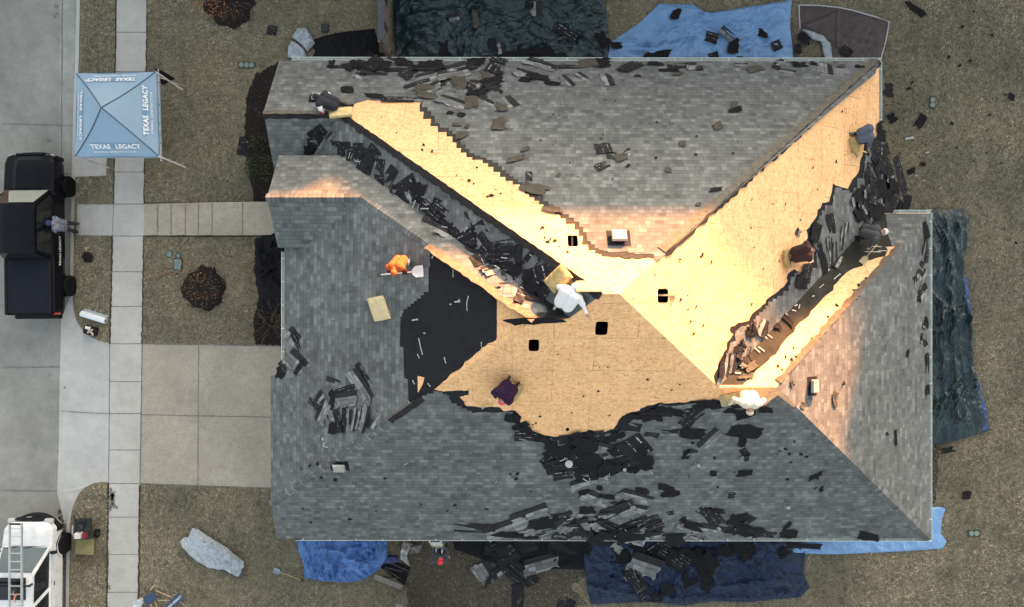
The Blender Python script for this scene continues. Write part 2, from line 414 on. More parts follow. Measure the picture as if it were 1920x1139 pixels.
# grass blades: nobody could count them
def inside(px, py, poly):
    r = np.zeros(len(px), bool); n = len(poly); j = n-1
    for i in range(n):
        xi, yi = poly[i]; xj, yj = poly[j]
        c = ((yi > py) != (yj > py)) & (px < (xj-xi)*(py-yi)/(yj-yi+1e-12)+xi); r ^= c; j = i
    return r
def grass(count, seed):
    rg = np.random.default_rng(seed)
    px = rg.uniform(-30, 1950, count); py = rg.uniform(-30, 1169, count)
    keep = inside(px, py, [(a+3, b) for a, b in CURB]+[(9000, 2000), (9000, -900)])
    for poly in [[(217, -900), (278, -900), (278, 0), (272, 383), (268, 645), (264, 907), (261, 1200), (199, 1200), (202, 907), (204, 645), (212, 383), (217, 0)], [(266, 643), (560, 648), (560, 920), (262, 909)],
                 [(270, 381), (540, 378), (540, 445), (270, 445)], [(143, 382), (214, 382), (213, 444), (142, 443)], [(138, 286), (202, 286), (200, 331), (138, 333)],
                 [(540, 140), (1620, 140), (1620, 420), (1715, 420), (1715, 990), (540, 990)]]:
        keep &= ~inside(px, py, poly)
    for (x, y, r) in RINGS: keep &= ~(((px-x)**2+(py-y)**2) < (r*.93)**2)
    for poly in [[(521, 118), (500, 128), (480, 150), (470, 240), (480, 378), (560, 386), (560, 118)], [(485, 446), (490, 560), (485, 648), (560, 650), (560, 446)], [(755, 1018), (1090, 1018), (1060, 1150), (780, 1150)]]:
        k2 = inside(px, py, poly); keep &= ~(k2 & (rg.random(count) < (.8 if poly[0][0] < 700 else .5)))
    px, py = px[keep], py[keep]; n = len(px)
    x = (px-CX)*HC/F; y = (CY-py)*HC/F
    an = 2.2*np.sin(x*.9+1.3*np.sin(y*.7))+1.9*np.cos(y*1.1+x*.35)+rg.normal(0, .75, n)+np.pi*rg.integers(0, 2, n); L = rg.uniform(.06, .15, n); w = rg.uniform(.003, .0065, n); h = rg.uniform(.01, .05, n)
    dx, dy = np.cos(an), np.sin(an)
    v = np.zeros((n, 4, 3)); 
    v[:, 0] = np.stack([x-dy*w, y+dx*w, np.full(n, .002)], 1); v[:, 1] = np.stack([x+dy*w, y-dx*w, np.full(n, .002)], 1)
    v[:, 2] = np.stack([x+dx*L*.6+dy*w*.7, y+dy*L*.6-dx*w*.7, h], 1)
    v[:, 3] = np.stack([x+dx*L, y+dy*L, h*.7], 1)
    me = bpy.data.meshes.new('grass'); me.vertices.add(n*4); me.vertices.foreach_set('co', v.ravel())
    tri = np.array([[0, 1, 2], [0, 2, 3]]); fs = (np.arange(n)[:, None, None]*4+tri[None]).reshape(-1)
    me.loops.add(len(fs)); me.loops.foreach_set('vertex_index', fs)
    nf = n*2; me.polygons.add(nf); me.polygons.foreach_set('loop_start', np.arange(nf)*3); me.polygons.foreach_set('loop_total', np.full(nf, 3))
    me.update(calc_edges=True)
    t = NT('dry_grass_blades'); r = t.n('ShaderNodeNewGeometry').outputs['Random Per Island']
    c = t.ramp(r, [(0, (.165, .147, .11)), (.25, (.32, .288, .218)), (.55, (.455, .413, .318)), (.85, (.56, .513, .41)), (1, (.64, .595, .485))])
    big = t.noise(t.geo(), .35, 4, .6); sk = t.noise(t.scale(t.geo(), (1.6, .28, 1)), 1.0, 5, .7); c = t.mix(.7, c, t.ramp(sk, [(.35, .72), (.65, 1.22)]), 'MULTIPLY'); mm = t.noise(t.geo(), 5.5, 4, .7); c = t.mix(.85, c, t.ramp(mm, [(.33, .45), (.5, .95), (.66, 1.35)]), 'MULTIPLY'); c = t.mix(.8, c, t.ramp(big, [(.34, (.55, .58, .58)), (.5, (.95, .95, .95)), (.66, (1.28, 1.2, 1.06))]), 'MULTIPLY')
    me.materials.append(t.done(c, .8, .2))
    o = bpy.data.objects.new('grass', me); COL.objects.link(o); tag(o, kind='stuff')
grass(640000, 11)
# ------------------------------------------------------------------ the house
class Face:
    def __init__(s, a, b, c):
        s.a, s.b, s.c = a, b, c; g = math.hypot(b, c) or 1e-9; s.g = (b/g, c/g); s.k = math.sqrt(1+g*g)
        s.nrm = Vector((-b, -c, 1)).normalized()
    def z(s, x, y): return s.a+s.b*x+s.c*y
    def on(s, px, py, off=0.0):
        kx, ky = (px-CX)/F, (CY-py)/F; q = s.b*kx+s.c*ky
        z = (s.a+off+q*HC)/(1+q); return Vector((kx*(HC-z), ky*(HC-z), z))
    def uv(s, p): return (p[0]*s.g[1]-p[1]*s.g[0], (p[0]*s.g[0]+p[1]*s.g[1])*s.k)
def meet(f, g, h):
    m = Matrix(((f.b, f.c, -1), (g.b, g.c, -1), (h.b, h.c, -1))); return m.inverted() @ Vector((-f.a, -g.a, -h.a))
fC = Face(8.62, 0, .6667); fA = Face(2.9+.6875*8.857, 0, -.6875); fB = Face(2.9+.567*13.41, -.567, 0)
fD = Face(2.9+.562*15.24, -.562, 0); fE = Face(2.9+.683*3.30, 0, -.683); fL = Face(8.80-.514*2.534, .514, 0)
fQ = Face(8.0, .4825, 0); fM = Face(5.63+.70*3.45, 0, -.70); fN = Face(5.63-.667*3.45, 0, .667)
fG = Face(4.45-.6*6.55, 0, .6)
def lvl(z): return Face(z, 0, 0)
def vx(x): # vertical plane X=x is not a Face: helper for rakes
    return x
P1 = meet(fA, fC, fL); P2 = meet(fA, fC, fB)
VB = meet(fB, fC, fE); VE = meet(fC, fE, fD)
AB0 = Vector((13.41, 8.857, 2.9)); BE0 = Vector((13.41, 3.30, 2.9)); ED0 = Vector((15.24, 3.30, 2.9)); DC0 = Vector((15.24, -8.58, 2.9))
QX = meet(fQ, fC, fM); ML = meet(fM, fC, fL); MN = meet(fM, fN, fQ)
rk = -8.50
A_l = Vector((rk, 8.857, 2.9)); zr = fA.z(0, 6.55); A_r = Vector((rk, 6.55, zr))
fG = Face(zr-.6*6.55, 0, .6)
ALG = meet(fA, fL, fG)
mk2 = -7.97
M_r = Vector((mk2, 3.45, 5.63)); M_e = Vector((mk2, 5.06, fM.z(0, 5.06))); N_e = Vector((mk2, 1.90, fN.z(0, 1.90)))
MLe = meet(fM, fL, lvl(M_e.z))
qe = 4.20; qx = (qe-fQ.a)/fQ.b
TQ = fQ.on(532, 696); TQ.x = qx
gx = fQ.on(508, 820).x
H_t = Vector((gx, fQ.on(510, 706).y, fQ.z(gx, 0))); H_b = Vector((gx, (fQ.z(gx, 0)-fC.a)/fC.c, fQ.z(gx, 0))); C_l = Vector((gx-.12, -8.58, 2.9))

house = thing('house', (0, 0, 0), 'grey-shingled house with its hip roof half stripped to bare yellow sheathing', 'house')

def slab(name, face, pts, o0, o1, mats, parent, holes=(), label=None):
    """closed sheet lying on a roof plane; pts are 3-D or (px,py) on the plane"""
    def cv(p): return face.on(p[0], p[1]) if len(p) == 2 else Vector(p)
    loops = [[cv(p) for p in pts]]+[[cv(p) for p in h] for h in holes]
    flat = [p for l in loops for p in l]; n = len(flat)
    tr = tessellate_polygon([[Vector((p.x, p.y, 0)) for p in l] for l in loops])
    v = [Vector((p.x, p.y, face.z(p.x, p.y)+o0)) for p in flat]+[Vector((p.x, p.y, face.z(p.x, p.y)+o1)) for p in flat]
    f = []; mi = []
    for t in tr:
        q = [flat[i] for i in t]; ar = (q[1].x-q[0].x)*(q[2].y-q[0].y)-(q[1].y-q[0].y)*(q[2].x-q[0].x)
        if abs(ar) < 1e-9: continue
        tt = tuple(t) if ar > 0 else tuple(reversed(t))
        f.append(tuple(i+n for i in tt)); mi.append(0); f.append(tuple(reversed(tt))); mi.append(1)
    o = 0
    for li, l in enumerate(loops):
        m = len(l); s = sum(l[i].x*l[(i+1) % m].y-l[(i+1) % m].x*l[i].y for i in range(m)) > 0
        if li: s = not s
        for i in range(m):
            a, b = o+i, o+(i+1) % m
            f.append((a, b, b+n, a+n) if s else (b, a, a+n, b+n)); mi.append(1)
        o += m
    ob = mk(name, v, f, mats, parent, uvs=[face.uv(p) for p in v], mi=mi)
    if label: ob['label'] = label
    return ob

def hole(face, x, y, w=.31, h=.36, r=.07):
    c = face.on(x, y); out = []
    for i in range(20):
        a = 2*math.pi*i/20; sx = math.copysign(abs(math.cos(a))**.35, math.cos(a)); sy = math.copysign(abs(math.sin(a))**.35, math.sin(a))
        out.append(Vector((c.x+sx*w/2, c.y+sy*h/2, 0)))
    return out
DW = [M['osb'], M['darkwood']]
def deck(face, pts, holes=(), label='bare plywood sheathing'): return slab('roof_deck', face, pts, -.10, 0, DW, house, holes, label)
dA = deck(fA, [A_l, AB0, P2, P1, ALG, A_r], [hole(fA, 1074, 452)], 'yellow roof deck facing the top of the photo')
dB = deck(fB, [AB0, BE0, VB, P2], [hole(fB, 1243, 555, .36, .42)], 'sunlit yellow roof deck')
dC = deck(fC, [C_l, DC0, VE, VB, P2, P1, ML, QX, H_b], [hole(fC, 1001, 648), hole(fC, 1128, 616, .36, .40), hole(fC, 1064, 805.5, .10, .12)], 'tan shaded roof deck')
dD = deck(fD, [ED0, DC0, VE]); dE = deck(fE, [BE0, ED0, VE, VB])
dL = deck(fL, [ALG, P1, ML, Vector((MLe.x-.25, 4.4, 0)), Vector((-7.6, 4.4, 0))])
dG = deck(fG, [A_r, ALG, Vector((-7.4, 4.6, 0)), Vector((-7.9, 4.45, 0)), Vector((rk, 4.45, 0))])
dM = deck(fM, [M_r, M_e, MLe, ML, QX, MN]); dN = deck(fN, [M_r, MN, meet(fN, fQ, lvl(N_e.z)), N_e])
dQ = deck(fQ, [Vector((qx, 2.05, 0)), Vector((meet(fN, fQ, lvl(N_e.z)).x+.2, 2.15, 0)), MN, QX, H_b, H_t, Vector((qx, TQ.y, 0))])
# rafters seen through the vent hole
mb = MB(); c = fB.on(1243, 555); mb.box((c.x, c.y+.02, c.z-.16), (.9, .05, .12), None)
mb.build('rafter', plain('rafter_lumber', (.6, .42, .24), .8), dB)
mb = MB(); c = fA.on(1074, 452); mb.box((c.x, c.y-.25, c.z-.3), (.05, .9, .2), None)
mb.build('rafter', plain('rafter_lumber', (.5, .33, .18), .8), dA)

# ---- walls (hidden under the eaves from above, seen from the side)
mb = MB()
foot = [(-7.5, 8.4), (13.0, 8.4), (13.0, 2.9), (14.8, 2.9), (14.8, -8.15), (-7.7, -8.15), (-7.7, -2.4), (-7.35, -2.4), (-7.35, 8.4)]
foot = foot[:-1]+[(-7.35, 3.0), (-7.5, 3.0)]
for i in range(len(foot)):
    a, b = foot[i], foot[(i+1) % len(foot)]
    d = Vector((b[0]-a[0], b[1]-a[1])); 
    mb.add([(a[0], a[1], -.2), (b[0], b[1], -.2), (b[0], b[1], 2.78), (a[0], a[1], 2.78)], [(0, 1, 2, 3)])
mb.build('wall', M['brick'], house, fix=False)
mb = MB(); mb.prism([(p[0]*.985, p[1]*.985) for p in foot], 2.55, 2.62)
mb.build('attic_floor', M['darkwood'], house)
# front gable walls under the raised eaves
def gwall(x, pts): 
    m = MB(); m.add([(x, y, z) for y, z in pts]+[(x+.15, y, z) for y, z in pts], [tuple(range(len(pts))), tuple(range(2*len(pts)-1, len(pts)-1, -1))]+[(i, (i+1) % len(pts), (i+1) % len(pts)+len(pts), i+len(pts)) for i in range(len(pts))])
    m.build('gable_wall', M['brick'], house)
gwall(rk+.35, [(8.5, 2.6), (8.5, 3.0), (6.55, zr-.15), (4.7, 3.25), (4.7, 2.6)])
gwall(mk2+.35, [(4.8, 2.6), (4.8, 4.55), (3.45, 5.55), (2.1, 4.6), (2.1, 2.6)])
gwall(gx+.35, [(-2.5, 2.6), (-2.5, 3.7), (H_t.y, 3.8), (H_b.y, 3.8), (-8.3, 2.7), (-8.3, 2.6)])
m = MB(); m.box((qx+.5, -.1, 3.4), (.15, 4.4, 1.6)); m.build('front_wall', M['brick'], house)

# ---- shingle coverings, traced edges, each 2 cm thick
SH = [M['shingle'], M['felt']]
M['stepfelt'] = plain('stepped_felt', (.045, .042, .038), .85, .12, var=.4, sc=7, bump=.2)
def stairs(pts, nx, seed=0, jit=1.0, mode='hv'):
    """stepped edge through the traced points, as torn courses leave it"""
    rs = random.Random(seed); out = []
    for (x0, y0), (x1, y1) in zip(pts[:-1], pts[1:]):
        k = max(1, int(math.hypot(x1-x0, y1-y0)/nx))
        for i in range(k):
            xa, ya = x0+(x1-x0)*i/k, y0+(y1-y0)*i/k; xb, yb = x0+(x1-x0)*(i+1)/k, y0+(y1-y0)*(i+1)/k
            out.append((xa+rs.uniform(-jit, jit), ya+rs.uniform(-jit, jit)*.3))
            out.append((xb+rs.uniform(-jit, jit), ya) if mode == 'hv' else (xa, yb+rs.uniform(-jit, jit)))
    out.append(pts[-1]); return out
def ragged(pts, step=6, j=2.0, seed=0):
    rs = random.Random(seed); out = []
    for (x0, y0), (x1, y1) in zip(pts[:-1], pts[1:]):
        k = max(1, int(math.hypot(x1-x0, y1-y0)/step))
        for i in range(k): out.append((x0+(x1-x0)*(i+rs.uniform(-.3, .3) if i else 0)/k+rs.uniform(-j, j), y0+(y1-y0)*i/k+rs.uniform(-j, j)))
    out.append(pts[-1]); return out
def shingles(face, pts, parent, label=None, o1=.022): return slab('shingle_covering', face, pts, .003, o1, SH, parent, label=label)
def pt(v): # pixel of a 3-D point
    d = HC-v.z; return (CX+v.x*F/d, CY-v.y*F/d)
edgeA = [(1233, 489), (1226, 476), (1200, 477), (1178, 472), (1150, 474), (1122, 466), (1108, 452), (1100, 436), (1086, 416), (1066, 402), (1046, 390), (1028, 378), (1000, 356), (980, 342), (955, 326), (934, 306), (912, 296), (890, 288),
         (872, 272), (856, 252), (842, 240), (826, 232), (816, 218), (802, 202), (792, 193)]
shA = shingles(fA, [pt(A_l), pt(AB0)]+[(1640, 140), (1600, 172), (1540, 222), (1480, 274), (1420, 325), (1350, 385), (1290, 440)]+stairs(edgeA, 9, 1)+ragged([(787, 191), (740, 190), (690, 188), (668, 193)], 9, 1.2, 2)+[(655, 203), (648, 211), pt(A_r)], dA)
slab('underlayment', fA, stairs([(x-7-2*math.sin(i*1.7), y+6+2*math.sin(i*2.3)) for i, (x, y) in enumerate(edgeA[3:])], 11, 21, 1.2)+[(797, 180), (830, 215), (900, 275), (1000, 335), (1120, 440), (1185, 462)], .001, .0075, [M['stepfelt']]*2, dA, label='dark stepped felt left by the torn courses')
slab('underlayment', fA, ragged([(1236, 492), (1222, 484), (1180, 486), (1150, 482), (1118, 474), (1112, 462)], 7, 2, 22)+[(1120, 455), (1180, 462), (1235, 470)], .001, .0072, [M['stepfelt']]*2, dA)
shL = shingles(fL, [ALG, P1, ML, Vector((MLe.x-.25, 4.4, 0)), Vector((-7.6, 4.4, 0))], dL)
shG = shingles(fG, [A_r, ALG, Vector((-7.4, 4.6, 0)), Vector((-7.9, 4.45, 0)), Vector((rk, 4.45, 0))], dG)
shM = shingles(fM, [M_r, M_e, MLe, ML, QX, MN], dM)
shN = shingles(fN, [M_r, MN, meet(fN, fQ, lvl(N_e.z)), N_e], dN)
shD = shingles(fD, [ED0, DC0, VE], dD)
edgeQ = [(813, 470), (806, 500), (804, 541), (795, 548), (782, 560), (770, 570), (757, 580), (751, 594), (750, 650), (757, 652), (758, 708), (765, 712), (766, 756)]
shQ = shingles(fQ, [pt(Vector((qx, 2.05, qe))), pt(meet(fN, fQ, lvl(N_e.z))), pt(MN)]+[(740, 414), (800, 457)]+stairs(edgeQ[:3], 20, 3)+stairs(edgeQ[2:8], 7, 4, .6, 'vh')+edgeQ[8:]+[pt(H_b), pt(H_t), pt(Vector((qx, TQ.y, qe)))], dQ)
# black underlayment on the front slope, a traced sheet with torn lower edge
ul = [(808, 468), (818, 470), (870, 505), (931, 555), (931, 633), (905, 652), (885, 668), (868, 684), (862, 694), (850, 698), (838, 712), (828, 722), (822, 724)]
und = slab('underlayment', fQ, [(800, 458), (812, 464), (870, 504), (931.5, 549), (931.5, 632)]+ragged([(930, 637), (905, 652), (884, 669), (867, 687), (850, 697), (836, 711), (824, 724), (806, 737), (786, 748)], 7, 1.6, 5)+[(766, 757), (757, 757), (748, 700), (742, 650), (742, 590), (760, 560), (796, 536), (797, 500)],
           .001, .0075, [M['felt'], M['felt']], dQ, holes=[[(783, 705), (796, 708), (793, 720), (785, 735), (783, 737)]], label='black underlayment sheet with a torn patch')
edgeC = [(766, 757), (783, 746), (800, 738), (812, 734), (822, 736), (838, 742), (846, 757), (866, 766), (884, 774), (905, 772), (925, 774), (946, 772), (962, 780), (972, 793), (978, 800), (992, 808), (1010, 818), (1035, 825), (1060, 820), (1086, 824), (1108, 817), (1135, 814),
         (1160, 812), (1178, 796), (1196, 778), (1222, 771), (1238, 758), (1262, 762), (1300, 757), (1330, 757), (1352, 757), (1370, 764), (1400, 765), (1430, 764), (1446, 752), (1458, 742)]
shC = shingles(fC, [pt(C_l), pt(DC0), (1600, 870), (1520, 790)]+list(reversed(stairs(edgeC[:10], 8, 6, .8)+stairs(edgeC[10:20], 9, 7, .8)+ragged(edgeC[20:], 7, 1.5, 8)))+[pt(H_b)], dC)
# dark felt rim left along that edge
rimC = ragged([(766, 753), (795, 738), (815, 730), (832, 735), (878, 733), (880, 742), (862, 744), (872, 760), (902, 764), (938, 764), (945, 771), (964, 770), (978, 781), (974, 793), (985, 797), (1006, 812), (1030, 818), (1050, 820), (1090, 812), (1105, 806), (1130, 812), (1150, 804), (1168, 780), (1190, 772), (1215, 762), (1240, 755), (1260, 757), (1300, 752), (1345, 751), (1360, 756)], 6, 1.3, 9)
slab('underlayment', fC, rimC+[(1452, 764), (1440, 790), (1300, 800), (1180, 830), (1060, 848), (985, 830), (930, 790), (850, 770), (790, 760)], .001, .0065, [M['felt'], M['felt']], dC, label='dark torn felt edge')
edgeB = [(1622, 290), (1618, 325), (1606, 335), (1600, 352), (1592, 362), (1564, 352), (1560, 380), (1546, 386), (1535, 405), (1528, 424), (1518, 440), (1530, 470), (1532, 498), (1515, 508), (1490, 512), (1482, 520), (1478, 535), (1468, 546), (1456, 555), (1440, 566), (1430, 580), (1416, 592), (1408, 606), (1390, 612), (1378, 622), (1380, 640), (1368, 642), (1366, 660), (1352, 690), (1346, 706), (1343, 722)]
shB = shingles(fB, [pt(BE0), (1646, 330), (1640, 300)]+stairs(edgeB[:11], 10, 10, .8, 'vh')+stairs(edgeB[11:24], 8, 11, .8, 'vh')+ragged(edgeB[24:], 7, 2, 12)+[pt(VB)], dB)
slab('underlayment', fB, [(1646, 400), (1640, 290)]+ragged([(1618, 285), (1610, 325), (1600, 333), (1590, 355), (1562, 345), (1556, 378), (1540, 382), (1526, 414), (1512, 432), (1516, 445), (1508, 460), (1522, 470), (1528, 492), (1510, 497), (1505, 510), (1488, 506), (1478, 515), (1474, 533), (1452, 552), (1438, 563), (1424, 578), (1414, 584), (1405, 602), (1382, 606), (1368, 618), (1376, 628), (1362, 640), (1362, 655), (1345, 690), (1338, 706)], 6, 1.8, 13)+[(1343, 724), (1420, 640), (1500, 560)], .001, .0065, [M['felt'], M['felt']], dB, label='dark torn felt edge')
# weathered felt band and shingles on the wing's top slope
bandE = ragged([(1665, 462), (1660, 480), (1645, 484), (1622, 490), (1615, 500), (1602, 502), (1588, 512), (1575, 522), (1560, 545), (1530, 575), (1500, 608), (1470, 642), (1440, 676), (1420, 696), (1402, 712), (1392, 722)], 9, 2.5, 14)
slab('underlayment', fE, [(1350, 722), (1400, 668), (1470, 590), (1540, 514), (1600, 450), (1646, 402), (1680, 400), (1684, 440), (1676, 462)]+bandE, .001, .0075, [M['oldfelt'], M['oldfelt']], dE, label='dirty brown felt band in the valley')
slab('shingle_covering', fE, [(1660, 401), (1741, 401), (1688, 462), (1672, 462), (1664, 440)], .009, .028, SH, dE)

# ---- ridge caps
def caps(p0, p1, fa, fb, w=.15, step=.15, off=.03, name='ridge_cap', mat=None, parent=None, lab=None, seed=0):
    """overlapping cap shingles bent over the line p0-p1 (p0 = low end)"""
    rs = random.Random(seed); d = (p1-p0); L = d.length; d.normalize(); k = int(L/step)
    sa = fa.nrm.cross(d); sb = fb.nrm.cross(d)
    # pick the in-plane directions that point away from the line, downhill on each side
    da = sa if (fb.nrm).dot(sa) < (fb.nrm).dot(-sa) else -sa
    db = sb if (fa.nrm).dot(sb) < (fa.nrm).dot(-sb) else -sb
    m = MB(); uv = []
    up = (fa.nrm+fb.nrm).normalized()
    for i in range(k):
        a = p0+d*(i*step-.05); b = p0+d*((i+1)*step+.03)
        wi = w*rs.uniform(.93, 1.05); o = off+rs.uniform(-.002, .002); t = .010
        n = len(m.v)
        va = [a+da*wi+fa.nrm*(o+t), a+up*(o+t+.01), a+db*wi+fb.nrm*(o+t)]; vb = [b+da*wi+fa.nrm*o, b+up*(o+.01), b+db*wi+fb.nrm*o]
        lo = [a+da*wi+fa.nrm*(o-.02), a+db*wi+fb.nrm*(o-.02), b+da*wi+fa.nrm*(o-.02), b+db*wi+fb.nrm*(o-.02)]
        m.add(va+vb+lo, [(0, 1, 4, 3), (1, 2, 5, 4), (0, 3, 8, 6), (2, 7, 9, 5), (0, 6, 7, 2, 1)])
        r = rs.uniform(0, 40)
        uv += [(r+.02, .30), (r+.08, .30), (r+.12, .30), (r+.02, .41), (r+.08, .41), (r+.12, .41)]+[(r, .30)]*4
    o = mk(name, m.v, m.f, mat or M['cap'], parent, uvs=uv)
    if lab: o['label'] = lab
    return o
capQ = lambda t: H_b.lerp(QX, t)
caps(H_b, capQ(.50), fC, fQ, off=.02, parent=dC, seed=1)
caps(M_r, MN, fM, fN, parent=dM, seed=5); hipm = lambda t: MN.lerp(QX, t)
caps(MN, hipm(.42), fM, fQ, parent=dM, seed=6)
caps(DC0, VE.lerp(DC0, .10), fD, fC, w=.17, parent=dD, seed=7)
# stripped ridges: thin felt left along the lines
def strip(name, p0, p1, face, side, w0, w1, off, mat, parent, seed, step=.25, j=.03, lab=None, up=0.02):
    rs = random.Random(seed); d = p1-p0; L = d.length; d.normalize(); s = face.nrm.cross(d)*side; k = max(2, int(L/step))
    top, bot = [], []
    for i in range(k+1):
        c = p0+d*(L*i/k); top.append(c+s*(w0+rs.uniform(-j, j)*.3)); bot.append(c+s*(w1+rs.uniform(-j, j)))
    v = [face.nrm*off+q for q in top]+[face.nrm*off+q for q in bot]; n = k+1
    lo = [q-face.nrm*(up) for q in v]
    f = [(i, i+1, n+i+1, n+i) for i in range(k)]
    f += [(2*n+n+i, 2*n+n+i+1, 2*n+i+1, 2*n+i) for i in range(k)]+[(n+i, n+i+1, 3*n+i+1, 3*n+i) for i in range(k)]+[(i+1, i, 2*n+i, 2*n+i+1) for i in range(k)]
    o = mk(name, v+lo, f, mat, parent, uvs=[face.uv(q) for q in v+lo])
    bm = bmesh.new(); bm.from_mesh(o.data); bmesh.ops.recalc_face_normals(bm, faces=bm.faces); bm.to_mesh(o.data); bm.free()
    if lab: o['label'] = lab
    return o
feltL = plain('torn_ridge_felt', (.030, .028, .028), .9, .15, var=.4, sc=5, bump=.3)
#side sign: chosen so the strip lies on the named face
def sgn(face, p0, p1, toward):
    d = (p1-p0).normalized(); s = face.nrm.cross(d); return 1 if s.dot(toward-(p0+p1)/2) > 0 else -1
cenQ0 = (MN+QX+H_b+TQ)/4
strip('ridge_cap', fQ.on(512, 722), fQ.on(600, 828), fQ, 1, -.17, .17, .035, M['cap'], dQ, 15, .3, .012, 'loose weathered band of cap shingles')
cenL = (ALG+P1+ML+MLe)/4; cenA = (A_l+AB0+P1)/3; cenG = (A_r+ALG+Vector((-8, 4.6, 3.4)))/3
cenQ = cenQ0; cenM = (M_r+M_e+ML)/3; cenB = (AB0+BE0+VB+P2)/4; cenE = (BE0+ED0+VE+VB)/4
strip('torn_felt_strip', ALG, P1, fL, sgn(fL, ALG, P1, cenL), -.03, .20, .045, feltL, dL, 1, .14, .045, 'ragged dark felt strip along the hip')
strip('torn_felt_strip', A_r, ALG.lerp(A_r, .15), fG, sgn(fG, A_r, ALG, cenG), -.03, .22, .045, feltL, dG, 2, .2, .03)
strip('torn_felt_strip', A_r, ALG.lerp(A_r, .25), fA, sgn(fA, A_r, ALG, cenA), -.02, .13, .045, plain('dirty_ridge_felt', (.10, .09, .075), .9, var=.4, sc=6), dA, 3, .2, .03)
strip('torn_felt_strip', AB0, AB0.lerp(P2, .86), fA, sgn(fA, AB0, P2, cenA), -.02, .26, .045, plain('lichen_ridge_felt', (.115, .105, .085), .9, var=.45, sc=7, bump=.4), dA, 4, .18, .05)
strip('torn_felt_strip', AB0, AB0.lerp(P2, .86), fB, sgn(fB, AB0, P2, cenB), -.02, .10, .04, feltL, dB, 5, .16, .07)
stripc = plain('brown_ridge_felt', (.19, .135, .09), .9, var=.45, sc=6, bump=.4)
strip('torn_felt_strip', hipm(.42), QX, fM, sgn(fM, MN, QX, cenM), -.02, .22, .045, stripc, dM, 6, .16, .04, 'brown felt strip on the stripped hip')
strip('torn_felt_strip', hipm(.42), QX, fQ, sgn(fQ, MN, QX, cenQ), -.02, .06, .03, stripc, dQ, 7, .16, .02)
strip('torn_felt_strip', VE.lerp(ED0, .02), VE.lerp(ED0, .78), fE, sgn(fE, VE, ED0, cenE), -.03, .14, .045, plain('brown_hip_felt', (.12, .09, .065), .9, var=.5, sc=6, bump=.4), dE, 8, .14, .05)
strip('torn_felt_strip', QX.lerp(ML, .0), ML, fM, sgn(fM, QX, ML, cenM), -.02, .16, .04, feltL, dM, 9, .14, .04)
strip('torn_felt_strip', capQ(.50), capQ(.62), fC, sgn(fC, capQ(.5), capQ(.62), Vector((0, -6, 4))), -.1, .10, .04, feltL, dC, 12, .14, .03)

# ---- gutters: open troughs on the eaves
def gutter(p0, p1, out, parent=None, w=.125):
    d = (p1-p0).normalized(); L = (p1-p0).length; o = Vector(out)
    prof = [(0, .0), (0, -.11), (w*.75, -.11), (w, -.02), (w, .012), (w-.016, .012), (w-.016, -.02), (w*.72, -.10), (.012, -.10), (.012, 0)]
    m = MB(); n = len(prof); v = [p0+o*a+Vector((0, 0, b)) for a, b in prof]+[p1+o*a+Vector((0, 0, b)) for a, b in prof]
    m.add(v, [(i, (i+1) % n, (i+1) % n+n, i+n) for i in range(n)]+[tuple(range(n-1, -1, -1)), tuple(range(n, 2*n))])
    k = int(L/1.0)
    for i in range(k+1):
        c = p0+d*(L*(i+.3)/(k+1)); m.box(c+o*w*.5+Vector((0, 0, .006)), (.03 if abs(d.x) > .5 else w, w if abs(d.x) > .5 else .03, .008))
    g = m.build('gutter', M['gutter'], house, fix=False)
    bm = bmesh.new(); bm.from_mesh(g.data); bmesh.ops.recalc_face_normals(bm, faces=bm.faces); bm.to_mesh(g.data); bm.free()
    return g
Z = Vector((0, 0, -.03))
gutter(fA.on(545, 113)+Z+Vector((0, .0, 0)), AB0+Z+Vector((.12, 0, 0)), (0, 1, 0))
gutter(AB0+Z, BE0+Z, (1, 0, 0)); gutter(Vector((14.0, 3.3, 2.87)), ED0+Z+Vector((.12, 0, 0)), (0, 1, 0)); gutter(ED0+Z, DC0+Z, (1, 0, 0))
gutter(fC.on(553, 1008)+Z, DC0+Z+Vector((.12, 0, 0)), (0, -1, 0)); gutter(Vector((qx, 1.8, qe-.03)), Vector((qx, TQ.y+.1, qe-.03)), (-1, 0, 0))
m = MB(); c = fC.on(556, 1008); m.box((c.x+.0, c.y-.06, 2.88), (.1, .13, .02)); m.build('downspout_outlet', M['felt'], house)

# ---- roof vents and pipes (fixed to the roof: parts of the house)
def frame_on(face, tx=(1, 0, 0)):
    t = Vector(tx); t = (t-face.nrm*t.dot(face.nrm)).normalized(); return Matrix((t, face.nrm.cross(t), face.nrm)).transposed()
def roof_vent(face, px, py, w, h, hz, col, name='roof_vent', parent=None):
    q = frame_on(face); c = face.on(px, py); m = MB()
    m.box(c+face.nrm*.025, (w*1.55, h*1.5, .012), q, 1); m.box(c+face.nrm*(.03+hz/2), (w*.8, h*.8, hz), q, 1); m.box(c+face.nrm*(.03+hz), (w, h, .09), q, 0, .88)
    return m.build(name, [col, M['felt']], parent or house, bevel=.012)
vm = plain('vent_grey_metal', (.30, .30, .29), .45, .5, var=.1); vt = plain('vent_weathered_metal', (.40, .36, .31), .5, .5, var=.12)
roof_vent(fA, 597, 186, .42, .30, .10, vm); roof_vent(fA, 1160, 448, .46, .40, .14, vt); roof_vent(fD, 1521, 724, .30, .42, .12, vm)
roof_vent(fC, 637, 873, .42, .30, .12, vm)
def pipe(face, px, py, r, h, col, fl=.14):
    c = face.on(px, py); m = MB(); m.lathe(c, [(r, -.05), (r, h), (r*.72, h), (r*.68, h-.05)], 16); q = frame_on(face)
    m.box(c+face.nrm*.027, (fl*1.5, fl*1.5, .01), q, 1); m.lathe(c, [(r*1.9, .03), (r*1.15, .10), (r*1.1, .1)], 14, mi=1)
    m.build('vent_pipe', [col, plain('lead_flashing', (.17, .175, .175), .6, .4, var=.2)], house)
